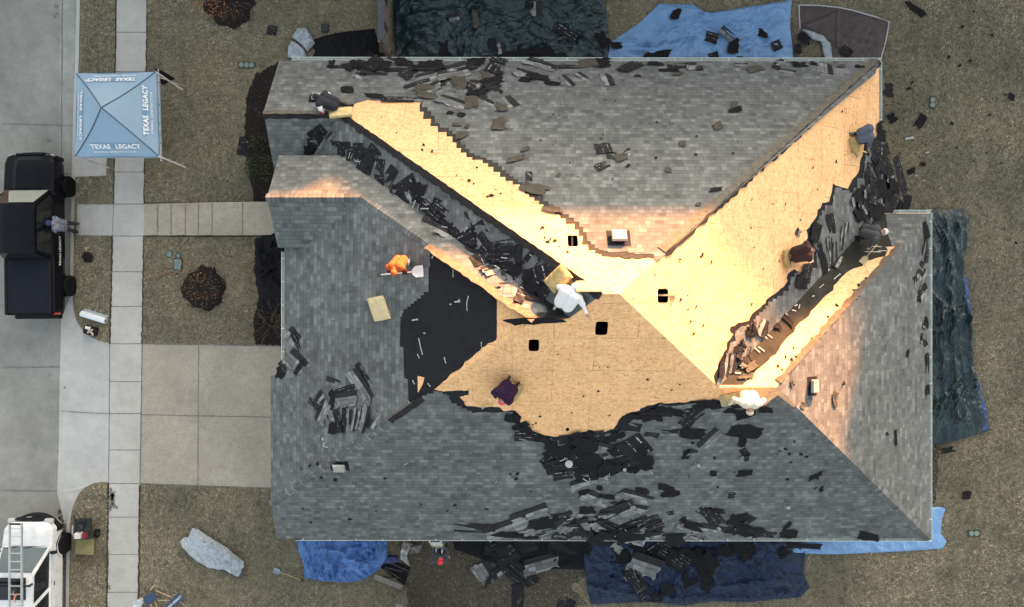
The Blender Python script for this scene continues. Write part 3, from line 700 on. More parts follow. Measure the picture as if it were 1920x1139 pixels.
pv = plain('pvc_pipe', (.62, .61, .58), .5, .4, var=.08)
pipe(fC, 1307, 871, .04, .25, pv); pipe(fC, 1346, 989, .04, .25, pv); pipe(fC, 1475, 950, .05, .2, pv); pipe(fC, 1170, 879, .05, .2, pv)
# ------------------------------------------------------------------ unseen houses and tree, outlines shaped to shade the ground and lower roof
def hip_house(name, cx, cy, lx, ly, h, rise, label, ridge=None):
    t = thing(name, (cx, cy, 0), label, 'house', 'unseen shading houses'); m = MB()
    m.box((cx, cy, h/2), (lx, ly, h)); m.build('wall', M['brick'], t)
    r = (lx/2-ly/2*.9) if ridge is None else ridge; e = .5
    v = [(cx-lx/2-e, cy-ly/2-e, h), (cx+lx/2+e, cy-ly/2-e, h), (cx+lx/2+e, cy+ly/2+e, h), (cx-lx/2-e, cy+ly/2+e, h), (cx-r, cy, h+rise), (cx+r, cy, h+rise)]
    mk('roof', v, [(0, 1, 5, 4), (1, 2, 5), (2, 3, 4, 5), (3, 0, 4), (3, 2, 1, 0)], M['cap'], t, uvs=[(a[0], a[2]*1.5) for a in v])
    for k in (-.3, 0, .3):
        w = MB(); w.box((cx+lx*k, cy-ly/2-.02, h*.62), (1.3, .06, 1.5)); w.build('window', plain('window_glass', (.04, .05, .06), .15, .6), t)
hip_house('shading_neighbour_house', 12.5, 22, 18.0, 9, 6.5, 2.9, 'unseen hipped brick neighbour house, outline shaped to shade the roof', 4.5)
hip_house('shading_neighbour_house', -8.2, 22, 20.6, 9, 5.5, 2.3, 'unseen long brick neighbour house left of the hipped one, shaped for its shade', 10.8)
hip_house('shading_neighbour_house', 35.5, 22, 20.0, 9, 5.7, 2.9, 'unseen long brick neighbour house right of the hipped one, shaped for its shade', 10.5)

def tree(cx, cy, h, r, n, label, seed):
    rs = random.Random(seed); t = thing('tree', (cx, cy, 0), label, 'tree', 'unseen shading trees'); m = MB(); m.tube([(cx, cy, 0), (cx+.1, cy, h*.4), (cx, cy, h*.8)], [.22, .16, .06], 8)
    for k in range(14):
        w = rs.uniform(0, 6.28); z = h*rs.uniform(.4, .7); m.tube([(cx, cy, z), (cx+math.cos(w)*r*.5, cy+math.sin(w)*r*.5, z+h*.12), (cx+math.cos(w)*r*.9, cy+math.sin(w)*r*.9, z+h*.18)], [.07, .045, .015], 6)
    m.build('trunk', M['darkwood'], t); m = MB()
    for k in range(n):
        d = Vector((rs.gauss(0, 1), rs.gauss(0, 1), rs.gauss(0, 1))).normalized()*rs.random()**.4; p = Vector((cx, cy, h*.68))+Vector((d.x*r, d.y*r, d.z*h*.32)); s = rs.uniform(.10, .22)
        a = Vector((rs.gauss(0, 1), rs.gauss(0, 1), rs.gauss(0, 1))).normalized()*s; b = a.cross(Vector((rs.gauss(0, 1), rs.gauss(0, 1), rs.gauss(0, 1)))).normalized()*s*.7; m.add([p-a, p+b, p+a, p-b], [(0, 1, 2, 3)])
    m.build('crown', plain('evergreen_crown', (.05, .06, .03), .8, .2, var=.4), t, fix=False)
tree(23.6, 22, 8.0, 2.3, 2600, 'unseen dense evergreen tree added to fill the shade between two houses', 1)  # unseen tree put in to close the gap in the shade
# ------------------------------------------------------------------ people: rounded bones fused into one skin
GROUND = Face(0, 0, 1e-6)
def rcone(V, Fc, p0, r0, p1, r1, n=12, k=4):
    p0, p1 = Vector(p0), Vector(p1); ax = p1-p0
    if ax.length < 1e-5: ax = Vector((0, 0, 1e-4))
    t = ax.normalized(); a = t.orthogonal().normalized(); b = t.cross(a); o = len(V); rings = []
    for i in range(1, k+1): w = -math.pi/2+math.pi/2*i/k; rings.append((p0+t*(r0*math.sin(w)), r0*math.cos(w)))
    for i in range(0, k): w = math.pi/2*i/k; rings.append((p1+t*(r1*math.sin(w)), r1*math.cos(w)))
    V.append(p0-t*r0)
    for c, r in rings:
        for j in range(n): w = 2*math.pi*j/n; V.append(c+(a*math.cos(w)+b*math.sin(w))*r)
    V.append(p1+t*r1); m = len(rings)
    for j in range(n): Fc.append((o, o+1+(j+1) % n, o+1+j))
    for i in range(m-1):
        for j in range(n): q = o+1+i*n; Fc.append((q+j, q+(j+1) % n, q+n+(j+1) % n, q+n+j))
    q = o+1+(m-1)*n
    for j in range(n): Fc.append((q+j, q+(j+1) % n, o+1+m*n))

SKIN = plain('skin', (.42, .24, .16), .55, .4, var=.06)
HAIR = plain('dark_hair', (.02, .014, .01), .7, .3)
def person(label, face, px, py, yaw, pose, cols, hat=None, group='roofers at work', dz=0.0):
    """yaw: image angle the figure faces (0 = right, 90 = towards the bottom of the photo)."""
    base = face.on(px, py); base.z += dz
    fw = Vector((math.cos(R(yaw)), -math.sin(R(yaw)), 0)); lf = Vector((-fw.y, fw.x, 0))
    root = thing('person', base, label, 'person', group)
    def W(q):
        v = fw*q[0]+lf*q[1]; z = face.b*v.x+face.c*v.y; return Vector((v.x, v.y, z*pose.get('slope', 1)+q[2]))
    J = {k: W(v) for k, v in pose.items() if isinstance(v, tuple)}
    B = []   # (p0,r0,p1,r1,mat)
    def bn(a, ra, b, rb, m): B.append((a if isinstance(a, Vector) else J[a], ra, b if isinstance(b, Vector) else J[b], rb, m))
    pl, ch, nk, hd = J['pelvis'], J['chest'], J['neck'], J['head']
    bk = pose.get('bulk', 1.15); c0 = (J['shL']+J['shR'])/2
    for k_ in ('shL', 'shR'): J[k_] = c0+(J[k_]-c0)*(.5+.5*bk)
    sd = (J['shL']-J['shR']).normalized(); up = (ch-pl).normalized(); 
    for s in (-1, 1):
        bn(pl+sd*.085*s*bk, .13*bk, pl.lerp(ch, .5)+sd*.09*s*bk, .132*bk, 0); bn(pl.lerp(ch, .5)+sd*.09*s*bk, .132*bk, ch+sd*.10*s*bk, .14*bk, 0)
    bn('shL', .088*bk, 'shR', .088*bk, 0); bn(ch, .11, nk, .06, 0); bn(nk, .055, hd, .06, 2)
    hdir = (hd-nk).normalized(); fwd = W(pose.get('look', (1, 0, -.3))); fwd = (fwd-hdir*fwd.dot(hdir)).normalized(); side = fwd.cross(hdir)
    bn(hd-fwd*.02+hdir*.02, .088, hd+fwd*.025+hdir*.01, .08, 2); bn(hd-hdir*.05+fwd*.05, .05, hd-hdir*.065+fwd*.06, .04, 2)
    bn(hd+fwd*.10-hdir*.01, .013, hd+fwd*.112-hdir*.03, .016, 2)                 # nose
    for s in (-1, 1): bn(hd+side*.085*s+hdir*.015, .018, hd+side*.088*s-hdir*.03, .013, 2)   # ears
    bn(hd+fwd*.092-hdir*.062+side*.02, .009, hd+fwd*.092-hdir*.062-side*.02, .009, 2)       # lips
    for S in 'LR':
        sh, el, ha = J['sh'+S], J['el'+S], J['ha'+S]
        bn(sh, .078*bk, el, .060*bk, 0 if not pose.get('sleeve') else 4); bn(el, .062, ha, .044, 0 if not pose.get('sleeve') else 4)
        d = (ha-el).normalized(); pr = d.cross(Vector((0, 0, 1))); pr = pr.normalized() if pr.length > .1 else lf.copy()
        dn = d.cross(pr).normalized(); dn = dn if dn.z < 0 else -dn
        bn(ha, .034, ha+d*.075, .040, 3)
        bn(ha+d*.05+pr*.022, .026, ha+d*.05-pr*.022, .026, 3)
        for i, (o, l) in enumerate(((-.036, .060), (-.012, .074), (.012, .070), (.035, .055))):
            k0 = ha+d*.095+pr*o; k1 = k0+d*l*.55+dn*l*.30; k2 = k1+dn*l*.6+d*l*.1
            bn(k0, .0125, k1, .0115, 3); bn(k1, .0115, k2, .0095, 3)
        th = 1 if S == 'L' else -1
        t0 = ha+d*.03+pr*.035*th; t1 = t0+d*.04+pr*.03*th+dn*.015; bn(t0, .015, t1, .012, 3); bn(t1, .012, t1+d*.03+dn*.02, .010, 3)
        hp, kn, an = J['hip'+S], J['kn'+S], J['an'+S]; to = J['to'+S]
        bn(hp, .112, kn, .078, 1); bn(kn, .076, kn.lerp(an, .35), .072, 1); bn(kn.lerp(an, .35), .072, an, .054, 1)
        bn(an, .05, an.lerp(to, .45), .046, 5); bn(an.lerp(to, .45), .046, to, .038, 5)
    if hat in ('hood',):
        bn(hd-fwd*.035+hdir*.03, .105, hd-fwd*.01-hdir*.06, .10, 0); bn(nk-fwd*.04, .075, nk+fwd*.02, .075, 0)
    V, Fc = [], []
    for b in B: rcone(V, Fc, *b[:4])
    me = bpy.data.meshes.new('person_skin'); me.from_pydata([tuple(v) for v in V], [], Fc)
    o = bpy.data.objects.new('tmp', me); COL.objects.link(o)
    rm = o.modifiers.new('r', 'REMESH'); rm.mode = 'VOXEL'; rm.voxel_size = .0105
    sm = o.modifiers.new('s', 'SMOOTH'); sm.iterations = 2; sm.factor = .5
    dg = bpy.context.evaluated_depsgraph_get(); ev = o.evaluated_get(dg); nm = bpy.data.meshes.new_from_object(ev)
    bpy.data.objects.remove(o); bpy.data.meshes.remove(me)
    n = len(nm.polygons); cen = np.empty(n*3); nm.polygons.foreach_get('center', cen); cen = cen.reshape(-1, 3)
    best = np.full(n, 1e9); mi = np.zeros(n, int)
    for p0, r0, p1, r1, m in B:
        a = np.array(p0); d = np.array(p1)-a; L = max(d.dot(d), 1e-9); t = np.clip(((cen-a)@d)/L, 0, 1)
        q = np.linalg.norm(cen-a-t[:, None]*d, axis=1)-(r0+(r1-r0)*t); k = q < best; best[k] = q[k]; mi[k] = m
    for c in cols: nm.materials.append(c)
    nm.polygons.foreach_set('material_index', mi.astype(np.int32)); nm.polygons.foreach_set('use_smooth', [True]*n); nm.update()
    b = bpy.data.objects.new('body', nm); COL.objects.link(b); b.parent = root
    # eyes
    for s in (-1, 1):
        m = MB(); m.lathe(base+hd+fwd*.088+side*.032*s+hdir*.012, [(.004, -.008), (.010, -.003), (.010, .003), (.004, .008)], 8); m.build('eye', HAIR, root)
    q = Matrix((side, fwd, hdir)).transposed(); c = base+hd+hdir*.035-fwd*.005
    if hat and hat != 'hood':
        kind, mat = hat; m = MB()
        prof = [(.104, -.02), (.112, .01), (.108, .045), (.09, .08), (.055, .102), (.012, .11)] if kind != 'beanie' else [(.106, -.045), (.114, -.01), (.113, .03), (.10, .075), (.07, .11), (.03, .135), (.01, .14)]
        t = MB(); t.lathe((0, 0, 0), prof, 18); m.add([c+q@v for v in t.v], t.f)
        if kind == 'cap':
            pts = []
            for i in range(9): w = math.pi*(i/8); pts.append(Vector((.095*math.cos(w), .06+.12*math.sin(w), -.012-.02*math.sin(w))))
            m.add([c+q@p for p in pts]+[c+q@(p+Vector((0, 0, -.008))) for p in pts], [tuple(range(9)), tuple(range(17, 8, -1))]+[(i, i+1, i+10, i+9) for i in range(8)])
        m.build('cap' if kind == 'cap' else 'beanie', mat, root, smooth=True)
    elif not hat:
        t = MB(); t.lathe((0, 0, 0), [(.097, -.03), (.105, .0), (.10, .04), (.08, .075), (.04, .095), (.01, .10)], 16); m = MB(); m.add([c-fwd*.012+q@v for v in t.v], t.f); m.build('hair', HAIR, root, smooth=True)
    return root, lambda q: base+W(q)

def pose_kneel(bend=.30, reach=.66, spread=.16, hz=.16, **k):
    p = dict(pelvis=(0, 0, .36), chest=(bend, 0, .60), neck=(bend+.11, 0, .69), head=(bend+.23, 0, .72), shL=(bend+.04, .20, .64), shR=(bend+.04, -.20, .64),
             elL=(bend+.16, .29, .40), elR=(bend+.18, -.28, .38), haL=(reach, spread, hz), haR=(reach+.03, -spread, hz), hipL=(0, .10, .34), hipR=(0, -.10, .34),
             knL=(.30, .17, .10), knR=(.32, -.15, .10), anL=(-.12, .15, .08), anR=(-.10, -.16, .08), toL=(-.28, .16, .05), toR=(-.26, -.18, .05), look=(.8, 0, -.8)); p.update(k); return p
def pose_bent(**k):
    p = dict(pelvis=(-.05, 0, .88), chest=(.30, 0, 1.08), neck=(.43, 0, 1.14), head=(.55, 0, 1.14), shL=(.34, .20, 1.08), shR=(.34, -.20, 1.08), elL=(.46, .30, .84), elR=(.44, -.30, .84),
             haL=(.56, .20, .62), haR=(.50, -.26, .62), hipL=(-.05, .10, .86), hipR=(-.05, -.10, .86), knL=(.12, .16, .48), knR=(.10, -.16, .48), anL=(.02, .17, .09), anR=(-.06, -.18, .09),
             toL=(.20, .20, .05), toR=(.12, -.22, .05), look=(.7, 0, -.9)); p.update(k); return p
def cl(n, c, v=.12, sc=14): return plain(n, c, .85, .15, var=v, sc=sc, bump=.25)
navy = cl('navy_hoodie', (.028, .029, .040)); olive = cl('olive_trousers', (.11, .10, .075)); jeans = cl('blue_jeans', (.13, .19, .24)); boots = cl('work_boots', (.05, .04, .03))
redg = cl('red_gloves', (.45, .03, .04)); whit = cl('white_sleeve', (.72, .72, .72)); blk = cl('black_cloth', (.02, .02, .022)); grey = cl('grey_gloves', (.22, .25, .27))
foam = plain('yellow_foam', (.55, .44, .22), .95, .1, var=.22, sc=7, bump=.6); foamd = plain('dirty_foam', (.42, .32, .15), .95, .1, var=.45, sc=6, bump=.6)

def pad(label, face, px, py, L, Wd, ang, t=.10, mat=None, off=.035, sag=.0, group='foam pads on the roof', name='foam_pad', skew=0.0):
    """a slab of cushion foam with worn rounded corners, lying on the roof"""
    d = Vector((math.cos(R(ang)), -math.sin(R(ang)), 0)); q = frame_on(face, d); c = face.on(px, py)
    rs = random.Random(int(px*7+py)); v = []; f = []; nx, ny = 14, 10
    def prof(u, w, top):
        e = max(abs(u)**5, abs(w)**5); x = u*L/2*(1-.03*abs(w)**3)+skew*w; y = w*Wd/2*(1-.03*abs(u)**3)
        z = t*(1-.28*e)+.012*noise.noise(Vector((x*7+px, y*7, 0)))+sag*u*u if top else sag*u*u+.0
        return c+q@Vector((x, y, z))+face.nrm*off
    for top in (1, 0):
        for j in range(ny+1):
            for i in range(nx+1): v.append(prof(-1+2*i/nx, -1+2*j/ny, top))
    n = (nx+1)*(ny+1)
    for j in range(ny):
        for i in range(nx):
            a = j*(nx+1)+i; f.append((a, a+1, a+nx+2, a+nx+1)); f.append((n+a+nx+1, n+a+nx+2, n+a+1, n+a))
    for i in range(nx): f += [(n+i, n+i+1, i+1, i), (ny*(nx+1)+i, ny*(nx+1)+i+1, n+ny*(nx+1)+i+1, n+ny*(nx+1)+i)]
    for j in range(ny): a = j*(nx+1); f += [(a, a+nx+1, n+a+nx+1, n+a), (n+a+nx, n+a+nx+nx+1, a+nx+nx+1, a+nx)]
    o = mk(name, v, f, mat or foam, smooth=False)
    bm = bmesh.new(); bm.from_mesh(o.data); bmesh.ops.recalc_face_normals(bm, faces=bm.faces); bm.to_mesh(o.data); bm.free()
    return tag(o, label, 'foam pad', group)

def shovel(label, p0, p1, blade=(.22, .28), shaftm=None, bladem=None, grip=True, name='shovel', group=None, flat=0.0):
    """p0 = grip end, p1 = blade tip"""
    p0, p1 = Vector(p0), Vector(p1); d = (p1-p0).normalized(); s = d.cross(Vector((0, 0, 1))).normalized(); u = s.cross(d)
    L = (p1-p0).length; t = thing(name, p0, label, 'shovel', group)
    m = MB(); m.tube([p0+d*.10, p0+d*(L-blade[1])], .017, 8); m.build('shaft', shaftm, t, smooth=True)
    if grip:
        m = MB(); m.tube([p0+d*.12, p0+d*.07+s*.05, p0+s*.055, p0-s*.055, p0+d*.07-s*.05, p0+d*.12], .014, 8); m.build('grip', blk, t, smooth=True)
    m = MB(); b0 = p0+d*(L-blade[1]-.04); w = blade[0]/2; n = 6; v = []
    for i in range(n+1):
        k = i/n; wd = w*(.25+.75*min(1, k*3.5)) if k < .3 else w*(1+.06*k)
        for j in range(7):
            x = -1+j/3; v.append(b0+d*(blade[1]+.04)*k+s*wd*x+u*(.035*x*x-.01*math.sin(k*3)))
    f = [(i*7+j, i*7+j+1, i*7+j+8, i*7+j+7) for i in range(n) for j in range(6)]
    m.add(v, f); m.add([a-u*.005 for a in v], [tuple(reversed(g)) for g in f]); m.build('blade', bladem, t, smooth=True, fix=False)
    return t
woodh = plain('ash_handle', (.50, .36, .19), .6, .3, var=.2, sc=12); steel = plain('worn_steel', (.34, .36, .37), .45, .5, .5, var=.2)

# a: navy hoodie at the gable ridge
pad('worn yellow foam cushion under the navy-hooded roofer', fA, 640, 216, .78, .42, -12, .12, foam, .06)
person('roofer in a navy hoodie with white sleeves and red gloves bending over the gable ridge', fA, 632, 201, 197, pose_kneel(.34, .60, .12, .12, sleeve=1, bulk=1.3, haL=(.28, .36, .22), haR=(.30, .30, .20), elL=(.30, .36, .45), elR=(.36, -.30, .38), anL=(-.34, .02, .10), anR=(-.38, -.18, .10), toL=(-.5, -.02, .06), toR=(-.52, -.22, .06), knL=(.02, .20, .1), knR=(.04, -.22, .1)),
       [navy, olive, SKIN, redg, whit, boots], 'hood')
# b: orange shirt with the white shovel
orn = cl('orange_hoodie', (.50, .095, .03))
_, wb = person('roofer in an orange hoodie and jeans scraping the front slope with a shovel', fQ, 752, 496, 96, pose_bent(sleeve=1, pelvis=(-.10, .10, .72), hipL=(-.1, .2, .7), hipR=(-.1, 0, .7), knL=(.0, .26, .4), knR=(.1, .0, .4), anL=(-.16, .28, .09), anR=(-.04, -.06, .09), toL=(.0, .34, .05), toR=(.14, -.08, .05),
       chest=(.12, .02, .95), neck=(.22, .0, 1.05), head=(.31, 0, 1.09), shL=(.14, .2, .98), shR=(.16, -.20, .98), elL=(.26, .30, .74), elR=(.26, -.26, .74), haL=(.30, .20, .52), haR=(.28, -.22, .50)), [orn, jeans, SKIN, grey, cl('brown_sleeve', (.07, .025, .02)), boots], 'hood')
shovel('white-bladed roofing shovel held by the orange-hooded roofer', fQ.on(713, 517)+Vector((0, 0, .40)), fQ.on(795, 509)+Vector((0, 0, .16)), (.34, .34), plain('white_shaft', (.7, .7, .68), .5), plain('white_blade', (.72, .72, .70), .5))
# c: white hoodie at the valley head
pad('brown-stained foam block leaning in the valley head behind the white hoodie', fL, 1050, 524, .72, .52, -38, .20, foamd, .05)
pad('flat yellow foam sheet on the bare peak beside the white hoodie', fA, 1104, 540, .74, .36, 0, .05, foam, .05)
whd = cl('white_hoodie', (.74, .74, .74), .03)
person('roofer in a bright white hoodie and jeans kneeling at the valley head', fM, 1056, 570, 300, pose_kneel(.30, .36, .5, .3, haL=(.34, .46, .34), haR=(.08, -.66, .40), elL=(.34, .36, .50), elR=(.24, -.44, .52), slope=.5, bulk=1.45), [whd, jeans, SKIN, SKIN, whd, cl('light_shoes', (.45, .45, .44))], 'hood', dz=.06)
# d: pink cap
pad('square ochre foam pad beneath the purple-shirted roofer', fC, 962, 733, .62, .46, -68, .10, foamd, .02)
pur = NT('purple_plaid'); _o = pur.obj(); _c = pur.n('ShaderNodeTexChecker', {'Vector': _o, 'Scale': 22.0, 'Color1': (.020, .010, .028, 1), 'Color2': (.042, .020, .052, 1)}).outputs[0]; purm = pur.done(_c, .85, .1)
pink = cl('pink_cap', (.68, .10, .19), .05)
_, wd_ = person('roofer in dark purple plaid and a pink cap prying shingles at the torn lower edge', fC, 955, 724, 128, pose_kneel(.24, .50, .13, .16, pelvis=(0, 0, .38), head=(.42, .06, .66), neck=(.34, .03, .67), slope=.8, bulk=1.4), [purm, cl('dark_work_trousers', (.04, .035, .05)), SKIN, cl('tan_gloves', (.42, .30, .20)), purm, boots], ('cap', pink), dz=.06)
shovel('flat yellow-handled pry bar held by the pink-capped roofer', fC.on(922, 757)+Vector((0, 0, .16)), fC.on(903, 765)+Vector((0, 0, .08)), (.08, .12), plain('yellow_shaft', (.65, .55, .25), .5), steel, False, 'pry_bar')
# e: cream hoodie on the wing ridge
cream = cl('cream_hoodie', (.66, .60, .50), .06)
pad('flat olive foam pad left of the cream-hooded roofer', fC, 1368, 748, .46, .60, 75, .06, plain('olive_foam', (.34, .31, .17), .95, .1, var=.3, sc=7), .02)
person('roofer in a cream hoodie, pale cap and jeans crouching on the short wing ridge', fC, 1396, 739, 92, pose_kneel(.20, .30, .44, .22, haL=(.30, .40, .22), haR=(.30, -.46, .22), elL=(.12, .44, .46), elR=(.12, -.46, .46), knL=(.34, -.02, .34), knR=(.46, .20, .30), anL=(.12, -.06, .10), anR=(.40, .18, .08), toL=(.30, -.06, .06), toR=(.56, .2, .05), shL=(.20, .22, .64), shR=(.20, -.22, .64), slope=.8, bulk=1.3), [cream, jeans, SKIN, cl('white_gloves', (.7, .68, .62)), cream, boots], ('cap', cl('tan_cap', (.62, .52, .40), .05)), dz=.05)
# f: grey shirt at the right eave
pad('ochre foam block standing behind the grey-shirted roofer', fB, 1597, 273, .56, .20, 66, .20, foamd, .02)
pad('flat foam offcut under the boot of the grey-shirted roofer', fB, 1606, 288, .26, .16, 60, .05, foam, .02)
gsh = cl('grey_blue_shirt', (.095, .115, .15))
person('roofer in a grey-blue shirt doubled over at the bare right eave', fB, 1604, 260, -4, pose_kneel(.36, .40, .2, .1, pelvis=(0, 0, .42), chest=(.22, .06, .58), neck=(.38, .04, .58), head=(.50, .0, .50), shL=(.26, .24, .58), shR=(.28, -.14, .56), haL=(.58, .16, .14), haR=(.52, -.26, .16), elL=(.44, .28, .40), elR=(.36, -.30, .34), slope=.8, bulk=1.3), [gsh, cl('navy_trousers', (.035, .04, .06)), SKIN, SKIN, gsh, cl('teal_shoes', (.12, .22, .24))], None)
# g: brown jacket
pad('curved brown foam pad behind the brown-jacketed roofer', fB, 1471, 486, .62, .22, 72, .12, foamd, .02, .06)
brn = cl('brown_jacket', (.040, .024, .022))
person('roofer in a brown jacket and navy beanie kneeling on the bright right slope', fB, 1484, 479, -14, pose_kneel(.30, .62, .14, .14, slope=.8, bulk=1.3), [brn, jeans, SKIN, cl('dark_gloves', (.03, .03, .035)), brn, boots], ('beanie', cl('navy_beanie', (.02, .022, .05))))
# h: grey jacket, white cap, with a long tool
gj = cl('dark_grey_jacket', (.060, .064, .070))
person('roofer in a dark grey jacket and white cap working a shovel in the right valley', fE, 1606, 438, 22, pose_bent(pelvis=(-.06, 0, .70), chest=(.20, -.02, .86), neck=(.32, .06, .93), head=(.42, .12, .95), shL=(.24, .20, .88), shR=(.20, -.22, .86), elL=(.32, .32, .66), elR=(.22, -.40, .62), haL=(.32, -.32, .42), haR=(.24, -.50, .44), hipL=(-.06, .1, .68), hipR=(-.06, -.1, .68), knL=(.12, .2, .38), knR=(.14, -.14, .38), bulk=1.3), [gj, cl('black_trousers', (.022, .022, .026)), SKIN, cl('pale_gloves', (.42, .38, .32)), gj, boots], ('cap', cl('white_cap', (.74, .74, .72), .03)))
shovel('long wooden-handled tear-off shovel in the hands of the white-capped roofer', fE.on(1627, 458)+Vector((0, 0, .75)), fE.on(1612, 494)+Vector((0, 0, .10)), (.22, .26), woodh, plain('tan_blade', (.5, .4, .24), .5, .4), False)  # blade coloured yellow-tan
# i: plaid shirt by the truck
pla = NT('navy_white_plaid'); _o = pla.obj(); _c = pla.n('ShaderNodeTexChecker', {'Vector': _o, 'Scale': 15.0, 'Color1': (.03, .045, .10, 1), 'Color2': (.52, .54, .60, 1)}).outputs[0]
_c2 = pla.n('ShaderNodeTexChecker', {'Vector': _o, 'Scale': 31.0, 'Color1': (.25, .25, .25, 1), 'Color2': (1, 1, 1, 1)}).outputs[0]; plam = pla.done(pla.mix(.8, _c, _c2, 'MULTIPLY'), .85, .1)
stand = dict(pelvis=(0, 0, .95), chest=(.03, 0, 1.32), neck=(.04, 0, 1.47), head=(.08, 0, 1.62), shL=(.03, .2, 1.40), shR=(.03, -.2, 1.40), elL=(.14, .27, 1.18), elR=(.14, -.27, 1.18), haL=(.34, .16, 1.12), haR=(.34, -.16, 1.12), hipL=(0, .1, .93), hipR=(0, -.1, .93),
             knL=(.02, .14, .50), knR=(.0, -.14, .50), anL=(-.02, .17, .09), anR=(-.04, -.17, .09), toL=(.16, .20, .05), toR=(.14, -.20, .05), look=(.8, 0, -.5))
person('person in a navy and white plaid shirt standing at the black pickup door', GROUND, 147, 428, 182, stand, [plam, cl('dark_trousers', (.045, .045, .05)), SKIN, SKIN, plam, cl('dark_boots', (.03, .028, .026))], ('cap', cl('navy_cap', (.03, .05, .13))), group=None)
# j: red cap on the ladder
lad = thing('ladder', P(828, 1042, 0), 'aluminium ladder leaning on the lower gutter under the red-capped worker', 'ladder')
alu = plain('aluminium', (.52, .53, .53), .4, .5, .6, var=.1)
lb, lt = Vector((-2.75, -10.35, 0)), Vector((-2.75, -8.55, 3.35)); ld = lt-lb
mb = MB()
for s in (-.21, .21):
    mb = MB(); mb.tube([lb+Vector((s, 0, 0)), lt+Vector((s, 0, 0))], .032, 6); mb.build('rail', alu, lad)
for i in range(1, 13):
    c = lb+ld*(i/13); mb = MB(); mb.box(c, (.42, .075, .035)); mb.build('rung', alu, lad, bevel=.006)
red = cl('red_cap', (.62, .05, .07), .05)
person('worker in a red cap and yellow glove climbing the ladder at the lower eave', GROUND, 839, 1004, -90, dict(stand, pelvis=(-.04, 0, .92), chest=(.10, 0, 1.25), neck=(.14, 0, 1.38), head=(.06, -.02, 1.5), knL=(.16, .14, .52), knR=(.2, -.14, .66), anL=(.0, .14, .12), anR=(.10, -.14, .32), toL=(.16, .14, .10), toR=(.24, -.14, .30), elL=(.34, .27, 1.10), elR=(.34, -.26, 1.25), haL=(.52, .22, 1.3), haR=(.60, -.10, 1.42)),
       [cl('charcoal_shirt', (.06, .062, .07)), cl('grey_trousers', (.07, .07, .075)), SKIN, cl('yellow_gloves', (.62, .55, .06)), blk, boots], ('cap', red), group=None, dz=1.45)
pad('tan foam pad resting alone on the front slope below the orange-hooded roofer', fQ, 713, 579, .80, .60, 66, .11, plain('clean_foam', (.60, .50, .30), .95, .1, var=.1, sc=6, bump=.3), .03, skew=.06)
# ------------------------------------------------------------------ vehicles
GLASS = NT('tinted_glass'); GLASS = GLASS.done((.012, .014, .016), .06, .6)
TYRE = plain('tyre_rubber', (.010, .010, .011), .8, .1, var=.2); RIM = plain('black_rim', (.045, .045, .05), .4, .5); BLKP = plain('black_plastic', (.010, .010, .012), .6, .2)
def text_mesh(txt, size, mat, name='lettering', parent=None, M4=None, bold=0.0, sp=1.0):
    c = bpy.data.curves.new('txt', 'FONT'); c.body = txt; c.size = size; c.align_x = 'CENTER'; c.align_y = 'CENTER'; c.offset = bold; c.space_character = sp; c.resolution_u = 3
    o = bpy.data.objects.new('txt', c); COL.objects.link(o)
    ev = o.evaluated_get(bpy.context.evaluated_depsgraph_get()); me = bpy.data.meshes.new_from_object(ev)
    bpy.data.objects.remove(o); bpy.data.curves.remove(c)
    me.name = name; me.transform(M4); me.materials.clear(); me.materials.append(mat)
    b = bpy.data.objects.new(name, me); COL.objects.link(b); b.parent = parent; return b

